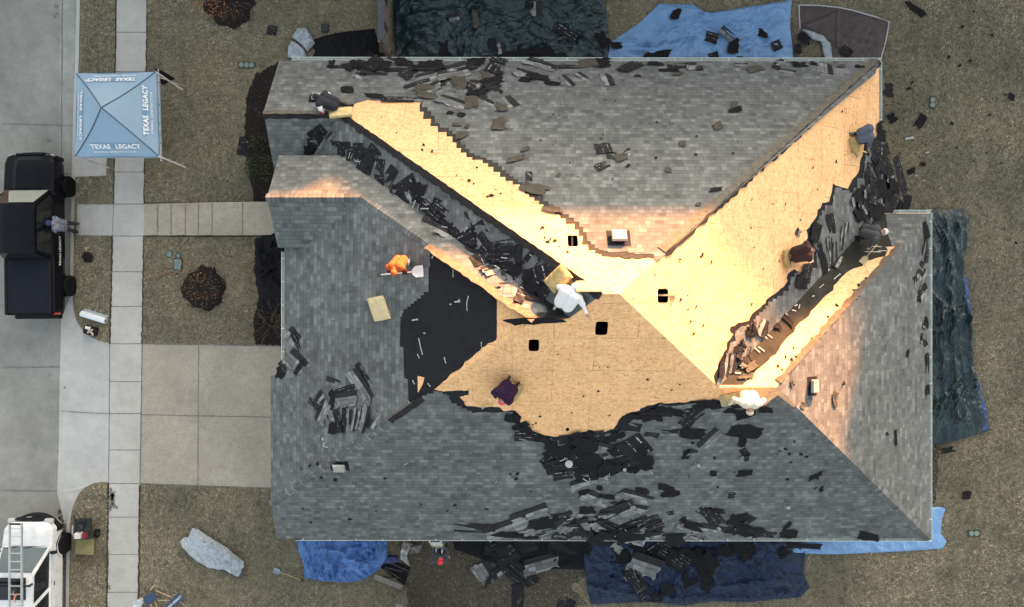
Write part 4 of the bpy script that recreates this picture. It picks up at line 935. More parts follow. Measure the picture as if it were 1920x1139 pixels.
def pickup(label, loc, rz, paint, hl, wt, roof_rear, bed_cover, name='pickup_truck', dark_bumper=False, lift=0.0, glassm=None, shade=False, sunroof=False, rnd=0.0):
    """hl: bonnet length, wt: distance nose to top of windscreen, roof_rear: nose to rear of the roof"""
    t = thing(name, loc, label, 'pickup truck', None, rz); z0 = lift; Lh = 3.2; Wb = 1.0
    m = MB(); off = Vector(loc)
    def A(v): return Vector(v)+off+Vector((0, 0, z0))
    class LB(MB):
        def build(s, *a, **k):
            s.v = [A(v) for v in s.v]; return MB.build(s, *a, **k)
    fr = Lh; cowl = fr-hl; wst = fr-wt; rr = fr-roof_rear; cabr = rr-.22; 
    # lower body shell as a loft of cross-sections along the length
    def section(y, w, zb, zt, tw):
        return [(-w*.93, y, zb), (-w, y, zb+.22), (-w, y, zt-.22), (-w*.985, y, zt-.06), (-tw, y, zt), (tw, y, zt), (w*.985, y, zt-.06), (w, y, zt-.22), (w, y, zb+.22), (w*.93, y, zb)]
    secs = [(fr-.02-.10*rnd, .80-.22*rnd, .48, .98, .72-.2*rnd), (fr-.12-.08*rnd, .92-.12*rnd, .42, 1.08, .80-.12*rnd), (fr-.40, .99-.03*rnd, .40, 1.13, .86-.03*rnd), (cowl+.1, Wb, .40, 1.18, .90), (cowl-.4, Wb, .40, 1.20, .93), (rr, Wb, .40, 1.20, .93), (cabr-.06, Wb, .42, 1.20, .93), (-Lh+.30, Wb, .46, 1.20, .93), (-Lh+.10, .985, .50, 1.19, .92)]
    m = LB(); v = []
    for s in secs: v += section(*s)
    n = 10; f = [(i*n+k, i*n+(k+1) % n, (i+1)*n+(k+1) % n, (i+1)*n+k) for i in range(len(secs)-1) for k in range(n)]
    f += [tuple(range(n-1, -1, -1)), tuple(range(len(v)-n, len(v)))]; m.add(v, f)
    m.build('body', paint, t, smooth=False, bevel=.015)
    # bonnet with a raised centre
    m = LB(); v = []; f = []; nx, ny = 12, 8
    for j in range(ny+1):
        y = cowl+.02+(hl-.14)*j/ny; k = j/ny; hw = (.90-.06*k-(.10+.14*rnd)*k**4)
        for i in range(nx+1):
            x = -1+2*i/nx; z = 1.215-.04*k-.10*k**5-.035*abs(x)**3+(.028 if abs(x) < .62 and k < .93 else 0)
            v.append((x*hw, y, z))
    for j in range(ny):
        for i in range(nx): a = j*(nx+1)+i; f.append((a, a+1, a+nx+2, a+nx+1))
    m.add(v, f); m.build('bonnet', paint, t, smooth=False)
    # cab: pillars and roof
    bw, tw = .93, .735; zt = 1.90
    P0 = {'fl': (-bw, cowl-.02, 1.19), 'fr': (bw, cowl-.02, 1.19), 'rl': (-bw, cabr, 1.19), 'rr': (bw, cabr, 1.19), 'FL': (-tw, wst, zt-.06), 'FR': (tw, wst, zt-.06), 'RL': (-tw, rr, zt-.05), 'RR': (tw, rr, zt-.05)}
    m = LB(); q = P0; m.add([q[k] for k in ('fl', 'fr', 'rr', 'rl', 'FL', 'FR', 'RR', 'RL')], [(0, 1, 5, 4), (1, 2, 6, 5), (2, 3, 7, 6), (3, 0, 4, 7), (4, 5, 6, 7)])
    m.build('cab', paint, t, bevel=.03)
    m = LB(); v = []; f = []; nx, ny = 10, 10
    for j in range(ny+1):
        for i in range(nx+1):
            x = -1+2*i/nx; k = j/ny; y = wst+.04+(rr-wst-.06)*k
            v.append((x*(tw-.015), y-.05*abs(x)**2*(1-k)*.9, zt+.015-.055*abs(x)**4-.05*abs(2*k-1)**5+(.008 if i % 4 == 2 and 0 < j < ny else 0)))
    for j in range(ny):
        for i in range(nx): a = j*(nx+1)+i; f.append((a, a+1, a+nx+2, a+nx+1))
    m.add(v, [tuple(reversed(g)) for g in f]); m.build('roof', paint, t, smooth=True)
    def quad(name, a, b, c, d, mat, e=.008, inset=.05, parent=t):
        pts = [Vector(P0[k]) if isinstance(k, str) else Vector(k) for k in (a, b, c, d)]; cen = sum(pts, Vector())/4
        nr = (pts[1]-pts[0]).cross(pts[3]-pts[0]).normalized(); nr = nr if nr.dot(cen-Vector((0, (cowl+rr)/2, 1.4))) > 0 else -nr
        pts = [p+(cen-p).normalized()*inset+nr*e for p in pts]; g = LB(); g.add(pts+[p+nr*.006 for p in pts], [(0, 1, 2, 3), (4, 5, 6, 7), (0, 1, 5, 4), (1, 2, 6, 5), (2, 3, 7, 6), (3, 0, 4, 7)])
        return g.build(name, mat, parent)
    quad('windscreen', 'fl', 'fr', 'FR', 'FL', glassm or GLASS, .012, .07); 
    if shade: quad('sunshade', (-bw*.80, cowl-.06, 1.22), (bw*.97, cowl-.06, 1.22), (tw*.95, wst+.03, zt-.07), (-tw*.45, wst+.03, zt-.07), SHADE, .022, .06)
    if sunroof:
        m2 = LB(); m2.box((0, wst-.55, zt+.022), (1.05, .85, .012)); m2.build('sunroof', GLASS, t, bevel=.004)
    quad('rear_window', 'rl', 'rr', 'RR', 'RL', GLASS)
    mid = cowl-.02+(cabr-cowl)*.5; ym = wst+(rr-wst)*.55
    for s in (-1, 1):
        quad('side_window', (s*bw, cowl-.12, 1.19), (s*bw, mid+.03, 1.19), (s*tw, ym+.03, zt-.06), (s*tw, wst-.03, zt-.06), GLASS, .012, .07)
        quad('side_window', (s*bw, mid-.03, 1.19), (s*bw, cabr+.1, 1.19), (s*tw, rr+.05, zt-.05), (s*tw, ym-.03, zt-.06), GLASS, .012, .07)
        for (ya, yb) in ((cowl-.1, mid), (mid, cabr+.08)):
            d = LB(); d.box((s*(Wb+.004), (ya+yb)/2, .86), (.02, abs(ya-yb)-.02, .64)); dd = d.build('door', paint, t, bevel=.006)
            h = LB(); h.box((s*(Wb+.022), yb+.16, 1.03), (.03, .15, .03)); h.build('handle', BLKP, dd, bevel=.006)
        w = LB(); w.box((s*1.13, cowl-.22, 1.26), (.20, .11, .17), None, 0, .85); w.box((s*1.0, cowl-.22, 1.20), (.14, .05, .05)); w.build('wing_mirror', paint if not dark_bumper else BLKP, t, bevel=.02)
        h = LB(); h.box((s*.72, fr-.10, .92), (.32, .16, .15)); h.build('headlight', plain('headlight_lens', (.5, .5, .5), .15, .6), t, bevel=.02)
        h = LB(); h.box((s*.93, -Lh+.12, .95), (.13, .10, .36)); h.build('tail_light', plain('red_lens', (.35, .02, .02), .2, .5), t, bevel=.015)
        for y in (2.02, -1.98):
            ww = LB(); ww.lathe((s*.94, y, .42-z0), [(.24, -.15), (.38, -.16), (.42, -.11), (.42, .11), (.38, .16), (.24, .15)], 24, 'X'); wt_ = ww.build('wheel', TYRE, t, smooth=False)
            rm = LB(); rm.lathe((s*1.03, y, .42-z0), [(.05, -.05), (.23, -.05), (.245, .05), (.20, .055), (.17, .02), (.05, .03)], 20, 'X'); rm.build('rim', RIM, wt_)
            ar = LB(); 
            for k in range(9):
                a0 = math.pi*k/9; a1 = math.pi*(k+1)/9
                pts = [(s*1.035, y+.52*math.cos(a), .44-z0+.50*math.sin(a)) for a in (a0, a1)]+[(s*.96, y+.50*math.cos(a), .44-z0+.52*math.sin(a)) for a in (a1, a0)]
                ar.add(pts, [(0, 1, 2, 3)])
            ar.build('wheel_arch', BLKP if dark_bumper else paint, t, fix=False)
    m = LB(); v = []
    for i in range(11):
        x = -1+.2*i; y = fr+.10-(.20+.30*rnd)*abs(x)**(3-.6*rnd)
        v += [(x*.99, y-.14, .50), (x*.99, y, .52), (x*.99, y, .80), (x*.99, y-.16, .84)]
    m.add(v, [(i*4+k, i*4+(k+1) % 4, i*4+4+(k+1) % 4, i*4+4+k) for i in range(10) for k in range(4)]+[(3, 2, 1, 0), (40, 41, 42, 43)]); m.build('front_bumper', BLKP if dark_bumper else paint, t)
    m = LB(); m.box((0, fr-.02, .95), (1.1, .06, .22)); m.build('grille', BLKP, t, bevel=.01)
    m = LB(); m.box((0, fr+.06, 1.0), (.22, .02, .06)); m.build('badge', plain('chrome', (.6, .6, .6), .2, .5, 1), t)
    m = LB(); m.box((0, -Lh+.02, .62), (1.8, .22, .20)); m.build('rear_bumper', BLKP, t, bevel=.03)
    m = LB(); m.box((0, -Lh+.10, .95), (1.70, .07, .46)); m.build('tailgate', paint, t, bevel=.015)
    if bed_cover:
        m = LB(); v = []; f = []; nx, ny = 8, 12
        for j in range(ny+1):
            for i in range(nx+1):
                x = -1+2*i/nx; y = cabr-.08+(-Lh+.16-cabr+.08)*j/ny; v.append((x*.80, y, 1.235+.012*(1-x*x)+.006*math.sin(j*2.1+i)))
        for j in range(ny):
            for i in range(nx): a = j*(nx+1)+i; f.append((a, a+1, a+nx+2, a+nx+1))
        m.add(v, [tuple(reversed(g)) for g in f]); m.build('bed_cover', bed_cover, t, smooth=True)
        for s in (-1, 1):
            m = LB(); m.box((s*.86, (cabr-Lh)/2, 1.225), (.10, cabr+Lh-.2, .05)); m.build('bed_rail', BLKP, t, bevel=.01)
    m = LB(); m.tube([(.35, cowl+.02, 1.23), (-.15, cowl-.10, 1.27)], .012, 6); m.build('wiper', BLKP, t); m = LB(); m.tube([(-.25, cowl+.02, 1.23), (-.70, cowl-.08, 1.27)], .012, 6); m.build('wiper', BLKP, t)
    return t, A
def paintm(name, col, rough=.28):
    t = NT(name); f = t.noise(t.obj(), 2.5, 5, .6); c = t.mix(.5, col, t.ramp(f, [(.35, .8), (.65, 1.2)]), 'MULTIPLY')
    t.b.inputs['Coat Weight'].default_value = (.4 if max(col) > .1 else .06); t.b.inputs['Coat Roughness'].default_value = .08
    return t.done(c, t.ramp(f, [(.3, rough), (.7, rough+.15)]), .5 if max(col) > .1 else .14)
pale_reflection_glass = NT('white_truck_windscreen').done((.085, .11, .12), .05, .8); SHADE = plain('silver_sunshade', (.24, .26, .24), .35, .5, var=.15, sc=4)  # white truck windscreen: pale reflection put into the glass colour
bt, bA = pickup('black pickup truck with a covered bed parked at the kerb', Vector((-18.86, 2.68, -.12)), R(.6), paintm('black_paint', (.004, .0045, .007), .24), 1.42, 2.10, 3.95, plain('vinyl_bed_cover', (.008, .010, .017), .6, .14, var=.3, sc=4), lift=.16, shade=True)
wtxt = plain('white_vinyl', (.75, .75, .75), .5)
text_mesh('TEXAS LEGACY', .17, wtxt, 'lettering', bt, Matrix.Translation((1.035, -.62, 1.03)) @ Matrix.Rotation(R(90), 4, 'Z') @ Matrix.Rotation(R(90), 4, 'X'), .004)
wt, wA = pickup('white pickup truck with an aluminium ladder on its roof', Vector((-19.06, -11.68, -.12)), R(-.5), paintm('white_paint_car', (.66, .68, .69), .25), 1.02, 1.85, 4.1, plain('white_bed_cover', (.5, .5, .5), .6), dark_bumper=True, lift=.02, glassm=pale_reflection_glass, sunroof=True, rnd=1.0)
rk_ = MB()
for y in (-10.7, -12.6):
    rk_.box((-19.06, y, 1.98), (1.6, .06, .05)); rk_.box((-19.8, y, 1.87), (.06, .06, .2)); rk_.box((-18.32, y, 1.87), (.06, .06, .2))
rk_.build('roof_rack', BLKP, wt)
ld2 = thing('extension_ladder', (-19.1, -11, 2.05), 'long aluminium extension ladder tied on the white pickup roof', 'ladder')
for s in (-.23, .23):
    m = MB(); m.box((-18.74+s, -11.7, 2.06), (.045, 6.8, .09)); m.build('rail', alu, ld2, bevel=.006)
for i in range(21):
    m = MB(); m.tube([(-18.96, -8.5-.31*i, 2.06), (-18.52, -8.5-.31*i, 2.06)], .019, 8); m.build('rung', alu, ld2)
m = MB(); m.box((-18.74, -8.33, 2.06), (.50, .05, .07)); m.build('end_cap', BLKP, ld2)
m = MB(); m.tube([(-18.79, -10.85, 2.13), (-18.74, -11.0, 2.15), (-18.64, -10.92, 2.13), (-18.74, -11.1, 2.15), (-18.69, -11.25, 2.13)], .025, 8); tag(m.build('tie_rope', plain('orange_rope', (.75, .25, .14), .8), smooth=True), 'orange rope tying the ladder on the white pickup', 'rope')

# ------------------------------------------------------------------ canopy tent
TZ, TPK = 2.15, 3.25
tl, tr_, br_, bl = P(143, 138, TZ), P(292, 135, TZ), P(297, 293, TZ), P(141, 294, TZ); pk = (tl+tr_+br_+bl)/4; pk.z = TPK; pk = P(190, 202, TPK)
tent = thing('canopy_tent', Vector((pk.x, pk.y, 0)), 'pale blue pop-up canopy tent with white lettering over the sidewalk', 'canopy')
ctm = plain('pale_blue_canopy', (.255, .375, .49), .75, .25, var=.07, sc=1.4, bump=.1)
seam = plain('dark_seam', (.035, .07, .115), .7)
def panel(a, b):
    m = MB(); n = 10; v = []; f = []
    for j in range(n+1):
        k = j/n
        for i in range(n+1):
            p = a.lerp(b, i/n).lerp(pk, k); s = math.sin(math.pi*i/n); p.z -= .10*math.sin(math.pi*k)*(1-.6*s)+.05*s*(1-k)
            v.append(p)
    for j in range(n):
        for i in range(n): q = j*(n+1)+i; f.append((q, q+1, q+n+2, q+n+1))
    m.add(v, f); return m.build('canopy_panel', ctm, tent, smooth=True)
cor = [tl, bl, br_, tr_]
pans = [panel(cor[i], cor[(i+1) % 4]) for i in range(4)]
for c in cor:
    m = MB(); pts = [c.lerp(pk, k/10)-Vector((0, 0, .10*math.sin(math.pi*k/10)-.012)) for k in range(11)]; m.tube(pts, .018, 6); m.build('seam', seam, tent)
    m = MB(); m.box((c.x*.995+pk.x*.005, c.y*.995+pk.y*.005, TZ/2), (.05, .05, TZ)); m.build('leg', plain('white_leg', (.7, .7, .7), .4), tent)
for i in range(4):
    a, b = cor[i], cor[(i+1) % 4]; m = MB(); n = 14; v = []
    for k in range(n+1): p = a.lerp(b, k/n); o = Vector((0, 0, 0)); v += [p+Vector((0, 0, -.02)), p+Vector((0, 0, -.30+.015*math.sin(k*2)))]
    m.add(v, [(2*k, 2*k+1, 2*k+3, 2*k+2) for k in range(n)]); m.build('valance', ctm, tent, fix=False)
tw_ = plain('white_print', (.78, .80, .82), .6); tb_ = plain('blue_print', (.16, .32, .50), .6)
def tprint(pan, a, b, parts):
    """lettering laid on the slope between eave corners a,b and the peak"""
    e = (b-a).normalized(); mid = (a+b)/2; up = (pk-mid); up -= e*up.dot(e); up.normalize(); nz = e.cross(up); 
    for txt, size, along, climb, mt, bold, sp in parts:
        c = mid+e*along+up*climb
        # follow the sagging cloth
        k = climb/((pk-mid).length); c.z -= .10*math.sin(math.pi*k)*.45+.05*(1-k)
        q = Matrix((e, up, nz)).transposed().to_4x4()
        text_mesh(txt, size, mt, 'lettering', pan, Matrix.Translation(c-tent.location+nz*.05) @ q, bold, sp)
big = [('TEXAS', .235, -.48, .42, tw_, .010, 1.08), ('C', .20, .0, .42, tb_, .012, 1), ('LEGACY', .235, .54, .42, tw_, .010, 1.08), ('GENERAL CONSTRUCTION', .105, .0, .215, tw_, .002, 1.28), ('_____________________', .10, 0, .14, tb_, .0, 1.2)]
for i in range(4): tprint(pans[i], cor[i], cor[(i+1) % 4], big)
e = (tr_-br_).normalized()
q = Matrix((e, Vector((-.55, 0, .83)).normalized(), e.cross(Vector((-.55, 0, .83)).normalized()))).transposed().to_4x4()
q = Matrix((e, Vector((0, 0, 1)), e.cross(Vector((0, 0, 1))))).transposed().to_4x4()
text_mesh('ROOFING  GUTTERS  FENCING  WINDOWS  SIDING', .135, tw_, 'lettering', tent, Matrix.Translation((br_+tr_)/2-tent.location+Vector((.014, 0, -.165))) @ q, .006, 1.12)
pole = plain('white_pole', (.70, .66, .60), .4)
def awn(a, b, lab):
    t = thing('pole', a, lab, 'pole'); m = MB(); m.tube([a, a.lerp(b, .55)], .018, 8); m.build('upper_tube', pole, t); m = MB(); m.tube([a.lerp(b, .5), b], .013, 8); m.build('lower_tube', pole, t)
awn(P(300, 146, 1.9), P(344, 161, .04), 'thin white pole leaning out from the upper corner of the blue canopy')
awn(P(300, 293, 1.9), P(341, 311, .04), 'thin white pole leaning out from the lower corner of the blue canopy')
m = MB(); pts = [(289, 128, 2.0), (300, 131, 1.9), (315, 139, 1.5), (329, 149, 1.0), (318, 153, .9), (308, 160, .8), (302, 158, 1.1), (300, 143, 1.5)]
m.add([P(*p) for p in pts]+[P(a, b, c-.05) for a, b, c in pts], [tuple(range(8)), tuple(range(15, 7, -1))]+[(i, (i+1) % 8, (i+1) % 8+8, i+8) for i in range(8)]); tag(m.build('drooping_flag', M['felt']), 'black cloth flag drooping from the upper corner of the blue canopy', 'flag')
# ------------------------------------------------------------------ tarps and cloth on the ground
def resample(pl, n):
    L = [0]
    for a, b in zip(pl[:-1], pl[1:]): L.append(L[-1]+math.hypot(b[0]-a[0], b[1]-a[1]))
    out = []
    for i in range(n+1):
        s = L[-1]*i/n; k = 0
        while k < len(L)-2 and L[k+1] < s: k += 1
        t = (s-L[k])/max(1e-6, L[k+1]-L[k]); out.append((pl[k][0]+(pl[k+1][0]-pl[k][0])*t, pl[k][1]+(pl[k+1][1]-pl[k][1])*t))
    return out
def ridge(p, sc, seed, oct=4):
    s = 0; a = 1; q = Vector((p[0]*sc+seed*13.1, p[1]*sc-seed*7.7, seed))
    for i in range(oct): s += a*(1-abs(noise.noise(q))*2.2); a *= .5; q = q*2.03
    return s/1.9
def crease(p, sc, seed):
    # faceted crumple: distance fields of scattered points, two scales
    a = noise.voronoi(Vector((p[0]*sc, p[1]*sc, seed*1.7)))[0]; b = noise.voronoi(Vector((p[0]*sc*2.3+5, p[1]*sc*2.3, seed*2.9)))[0]
    return (a[1]-a[0])*.55+a[0]*.5+(b[1]-b[0])*.22+b[0]*.2
TARPS = []
def tarp_z(x, y):
    z = 0
    for a in TARPS:
        if abs(x-a[:, 0].mean()) > 6 or abs(y-a[:, 1].mean()) > 6: continue
        d = (a[:, 0]-x)**2+(a[:, 1]-y)**2; k = d < .09
        if k.any(): z = max(z, np.percentile(a[k, 2], 75))
    return z
def cloth(name, top, right, bottom, left, mat, label, cat='tarp', amp=.10, sc=.9, seed=0, res=.075, base=.015, folds=None, group=None, zf=None, an=(1, 1), thick=.006):
    """top/bottom run left to right, left/right run downwards, in photo pixels on the ground"""
    sz = F/HC; nx = max(8, int(math.hypot(top[-1][0]-top[0][0], top[-1][1]-top[0][1])/sz/res)); ny = max(8, int(math.hypot(left[-1][0]-left[0][0], left[-1][1]-left[0][1])/sz/res))
    nx, ny = max(nx, int(math.hypot(bottom[-1][0]-bottom[0][0], bottom[-1][1]-bottom[0][1])/sz/res)), max(ny, int(math.hypot(right[-1][0]-right[0][0], right[-1][1]-right[0][1])/sz/res))
    T, B, L, Rr = resample(top, nx), resample(bottom, nx), resample(left, ny), resample(right, ny)
    v = []; 
    for j in range(ny+1):
        t = j/ny
        for i in range(nx+1):
            s = i/nx
            c = [(1-t)*T[i][k]+t*B[i][k]+(1-s)*L[j][k]+s*Rr[j][k]-((1-s)*(1-t)*T[0][k]+s*(1-t)*T[-1][k]+(1-s)*t*B[0][k]+s*t*B[-1][k]) for k in (0, 1)]
            p = P(c[0], c[1], 0); e = min(s, 1-s, t, 1-t); w = min(1, .35+e*7)
            wx = noise.noise(Vector((p.x*.6+seed, p.y*.6, 3)))*.8
            q = ((p.x+wx)*an[0], (p.y-wx)*an[1]); z = max(0, ridge(q, sc, seed)-.35)*amp*w*.8+crease(q, sc*1.9, seed)*amp*1.5*w+max(0, noise.noise(Vector((p.x*.5, p.y*.5, seed*3))))*amp*.7*w
            for f in folds or ():
                a, b, h, wd = P(*f[0]), P(*f[1]), f[2], f[3]; d = b-a; u = max(0, min(1, (p-a).dot(d)/d.dot(d))); r = (p-a-d*u).length; z += h*max(0, 1-r/wd)**1.5
            j_ = .012*noise.noise(Vector((p.x*9, p.y*9, seed)))
            v.append(Vector((p.x+j_, p.y+j_, base+z+(zf(c[0], c[1]) if zf else 0))))
    TARPS.append(np.array([tuple(a) for a in v]))
    n = len(v); v += [a-Vector((0, 0, thick)) for a in v]; f = []
    for j in range(ny):
        for i in range(nx): a = j*(nx+1)+i; f.append((a+nx+1, a+nx+2, a+1, a)); f.append((n+a, n+a+1, n+a+nx+2, n+a+nx+1))
    rim = [i for i in range(nx+1)]+[j*(nx+1)+nx for j in range(1, ny+1)]+[ny*(nx+1)+i for i in range(nx-1, -1, -1)]+[j*(nx+1) for j in range(ny-1, 0, -1)]
    for a, b in zip(rim, rim[1:]+rim[:1]): f.append((a, b, b+n, a+n))
    o = mk(name, v, f, mat, smooth=False); return tag(o, label, cat, group)
def tarpm(name, col, rough=.34, bump=.5, var=.25, sc=5, spec=.5):
    t = NT(name); p = t.geo(); a = t.noise(p, sc, 6, .65, 1.2); b = t.noise(p, sc*.35, 4, .5, .6)
    c = t.mix(.9, col, t.ramp(a, [(.3, 1-var*1.3), (.7, 1+var)]), 'MULTIPLY'); c = t.mix(.6, c, t.ramp(b, [(.35, 1-var), (.65, 1+var)]), 'MULTIPLY')
    vo = t.n('ShaderNodeTexVoronoi', {'Vector': t.n('ShaderNodeVectorMath', {0: p, 1: t.n('ShaderNodeTexNoise', {'Vector': p, 'Scale': 3.0}).outputs[1]}, operation='ADD').outputs[0], 'Scale': 5.5}, feature='DISTANCE_TO_EDGE').outputs[0]
    h = t.math('ADD', t.math('MULTIPLY', vo, 1.3), t.math('MULTIPLY', a, .8))
    t.bump(h, bump*.42, .05); return t.done(c, rough, spec)
T_green = tarpm('dark_green_poly', (.0045, .024, .031), .28, .9, .35, 5, .6); T_blue = tarpm('blue_poly', (.165, .325, .58), .45, .9, .10, 6); T_navy = tarpm('dark_blue_poly', (.007, .019, .055), .42, .85, .35, 5, .3)
T_deep = tarpm('strong_blue_poly', (.06, .155, .40), .40, .8, .25); T_brown = tarpm('brown_poly', (.062, .046, .046), .6, .5, .2); T_black = tarpm('black_sheet', (.008, .0085, .0105), .7, .5, .3, 4, .15); T_silver = tarpm('silver_poly', (.36, .40, .44), .45, .5, .12)
cloth('tarp', [(738, -70), (940, -70), (1132, -70)], [(1132, -70), (1136, 20), (1141, 75), (1141, 124)], [(744, 124), (1141, 124)], [(738, -70), (738, 30), (744, 124)], T_green, 'large dark green tarp against the upper eave', amp=.30, sc=.85, seed=1,
      folds=[((820, -20), (1080, 120), .16, .35), ((760, 40), (900, 20), .14, .3), ((870, 120), (1100, 70), .1, .25), ((1000, 10), (1130, 100), .12, .25), ((745, 70), (830, 60), .16, .4)])
cloth('tarp', [(1236, 9), (1300, 12), (1324, 27), (1400, 15), (1483, 2)], [(1483, 2), (1479, 50), (1487, 124)], [(1137, 124), (1487, 124)], [(1236, 9), (1198, 45), (1144, 82), (1137, 124)], T_blue, 'bright sky-blue tarp along the upper eave', amp=.24, sc=1.0, seed=2, an=(.6, 1.3),
      folds=[((1325, 28), (1240, 62), .12, .16), ((1345, 50), (1480, 46), .08, .12), ((1200, 88), (1300, 74), .08, .14), ((1240, 70), (1200, 92), .1, .14), ((1320, 85), (1480, 90), .05, .1), ((1310, 34), (1470, 10), .1, .12)])
cloth('tarp', [(1498, 10), (1570, 14), (1620, 26), (1667, 41)], [(1667, 41), (1660, 80), (1650, 122)], [(1558, 122), (1650, 122)], [(1498, 10), (1500, 54), (1530, 78), (1552, 100), (1558, 122)], T_brown, 'brown tarp with a pale hem near the upper right corner of the house', amp=.07, sc=1.3, seed=3, folds=[((1503, 52), (1560, 30), .08, .12), ((1570, 20), (1566, 90), .07, .1), ((1510, 50), (1600, 110), .06, .1), ((1580, 70), (1655, 88), .05, .08)])
m = MB(); hem = [(1498, 10), (1535, 10.5), (1570, 14), (1600, 20), (1620, 26), (1645, 33), (1667, 41), (1664, 60), (1660, 80), (1650, 116)]
m.tube([P(a, b, .055) for a, b in hem], .028, 6); m.tube([P(a, b, .055) for a, b in [(1498, 10), (1498.5, 30), (1500, 54)]], .026, 6); o_ = bpy.data.objects['tarp.002']; m.build('hem', plain('pale_hem', (.45, .45, .46), .6), o_)
cloth('tarp_underside', [(1502, 57), (1520, 60), (1541, 68)], [(1541, 68), (1556, 85), (1559, 122)], [(1546, 122), (1559, 122)], [(1502, 57), (1520, 75), (1538, 82), (1546, 122)], T_silver, 'narrow silver fold turned out from under the brown tarp', amp=.10, sc=2, seed=4, res=.06, base=.05)
cloth('tarp', [(1722, 394), (1780, 394), (1806, 393), (1815, 412)], [(1815, 412), (1808, 470), (1800, 520), (1814, 600), (1820, 690), (1836, 740), (1849, 808)], [(1722, 834), (1760, 832), (1800, 822), (1849, 808)], [(1722, 394), (1722, 834)], T_green, 'long dark green tarp beside the right eave', amp=.26, sc=.8, seed=5, an=(1.9, .45),
      folds=[((1765, 410), (1790, 830), .14, .22), ((1790, 420), (1800, 560), .12, .18), ((1752, 560), (1768, 830), .12, .18), ((1805, 560), (1822, 740), .12, .18), ((1775, 580), (1800, 700), .1, .15)])
cloth('tarp_edge', [(1803, 520), (1812, 522)], [(1812, 522), (1816, 600), (1822, 690), (1838, 740), (1852, 806)], [(1838, 808), (1852, 806)], [(1803, 520), (1807, 600), (1811, 690), (1826, 745), (1838, 808)], tarpm('blue_rim_poly', (.03, .065, .19), .45, .6), 'narrow navy blue strip along the outer edge of the long green tarp', amp=.14, sc=1.4, seed=6, res=.07, base=.06)
cloth('tarp', [(1425, 1004), (1600, 1004), (1690, 985), (1735, 950), (1760, 950), (1771, 952)], [(1771, 952), (1764, 975), (1762, 1000), (1774, 1015), (1766, 1028)], [(1425, 1030), (1490, 1037), (1570, 1039), (1680, 1034), (1766, 1028)], [(1425, 1004), (1425, 1030)], T_blue, 'light blue tarp wrapping the lower right corner of the house', amp=.10, sc=1.2, seed=7)
cloth('tarp', [(1092, 1000), (1300, 1000), (1500, 1004)], [(1500, 1004), (1508, 1040), (1505, 1075), (1516, 1100), (1500, 1118)], [(1108, 1132), (1200, 1126), (1280, 1134), (1340, 1126), (1400, 1128), (1500, 1118)], [(1092, 1000), (1096, 1060), (1102, 1110), (1108, 1132)], T_navy, 'dark blue tarp strewn with shingles below the lower eave', amp=.24, sc=1.1, seed=8, folds=[((1330, 1096), (1500, 1075), .1, .14), ((1100, 1095), (1280, 1120), .1, .15), ((1280, 1115), (1420, 1118), .1, .14)])
cloth('tarp', [(556, 1000), (640, 1000), (728, 1000)], [(728, 1000), (728, 1040), (712, 1066), (688, 1082), (670, 1087)], [(574, 1084), (585, 1080), (600, 1086), (640, 1089), (670, 1087)], [(556, 1000), (562, 1030), (571, 1055), (574, 1084)], T_deep, 'crumpled mid-blue tarp at the lower left eave', amp=.40, sc=1.5, seed=9, res=.07, an=(1.1, .8))
cloth('tarp', [(700, 1040), (748, 1041)], [(748, 1041), (747, 1054)], [(690, 1060), (747, 1054)], [(700, 1040), (690, 1060)], tarpm('dark_blue_tail_poly', (.02, .035, .13), .5), 'dark blue tail of cloth beside the crumpled blue tarp', amp=.12, sc=2, seed=10, res=.06)  # tail is a darker blue than the crumpled tarp
cloth('felt_sheet', [(846, 1000), (1000, 1000), (1150, 1000)], [(1150, 1000), (1152, 1035), (1136, 1070)], [(880, 1040), (930, 1058), (1000, 1066), (1136, 1071)], [(846, 1000), (852, 1030), (880, 1040)], T_black, 'wide black felt sheet on the turf below the lower eave', 'felt', amp=.08, sc=1, seed=11)
cloth('felt_sheet', [(582, 78), (610, 68), (650, 60), (702, 55)], [(702, 55), (710, 80), (712, 124)], [(574, 124), (712, 124)], [(582, 78), (592, 98), (574, 124)], T_black, 'black felt sheet beside the silver tarp at the upper left eave', 'felt', amp=.10, sc=1.1, seed=12)
cloth('tarp', [(560, 56), (576, 55)], [(576, 55), (584, 68), (593, 84), (578, 99)], [(549, 73), (562, 82), (578, 99)], [(560, 56), (549, 73)], T_silver, 'silver tarp bundle with a folded corner above the upper left eave', amp=.22, sc=2.2, seed=13, res=.05, base=.08)
cloth('tarp', [(548, 78), (560, 84), (572, 96)], [(572, 96), (576, 104), (574, 116)], [(541, 110), (574, 116)], [(548, 78), (542, 92), (541, 110)], T_silver, 'smaller silver tarp bundle touching the upper left eave', amp=.20, sc=2.4, seed=14, res=.05, base=.06)
cloth('tarp', [(364, 988), (375, 991), (400, 1008), (430, 1026), (460, 1050)], [(460, 1050), (461, 1060), (456, 1083)], [(340, 1014), (352, 1032), (372, 1050), (395, 1062), (430, 1068), (456, 1083)], [(364, 988), (356, 1006), (348, 1006), (340, 1014)], T_silver, 'grey-silver tarp rolled loosely on the front lawn', amp=.26, sc=1.7, seed=15, res=.05, base=.07)
cloth('tarp_underside', [(415, 1064), (440, 1068), (458, 1056)], [(458, 1056), (461, 1062), (457, 1084)], [(415, 1066), (436, 1076), (457, 1084)], [(415, 1064), (415, 1066)], tarpm('dark_purple_poly', (.05, .045, .06), .6), 'dark purple corner under the grey-silver tarp on the front lawn', amp=.08, sc=2, seed=16, res=.06, base=.16)
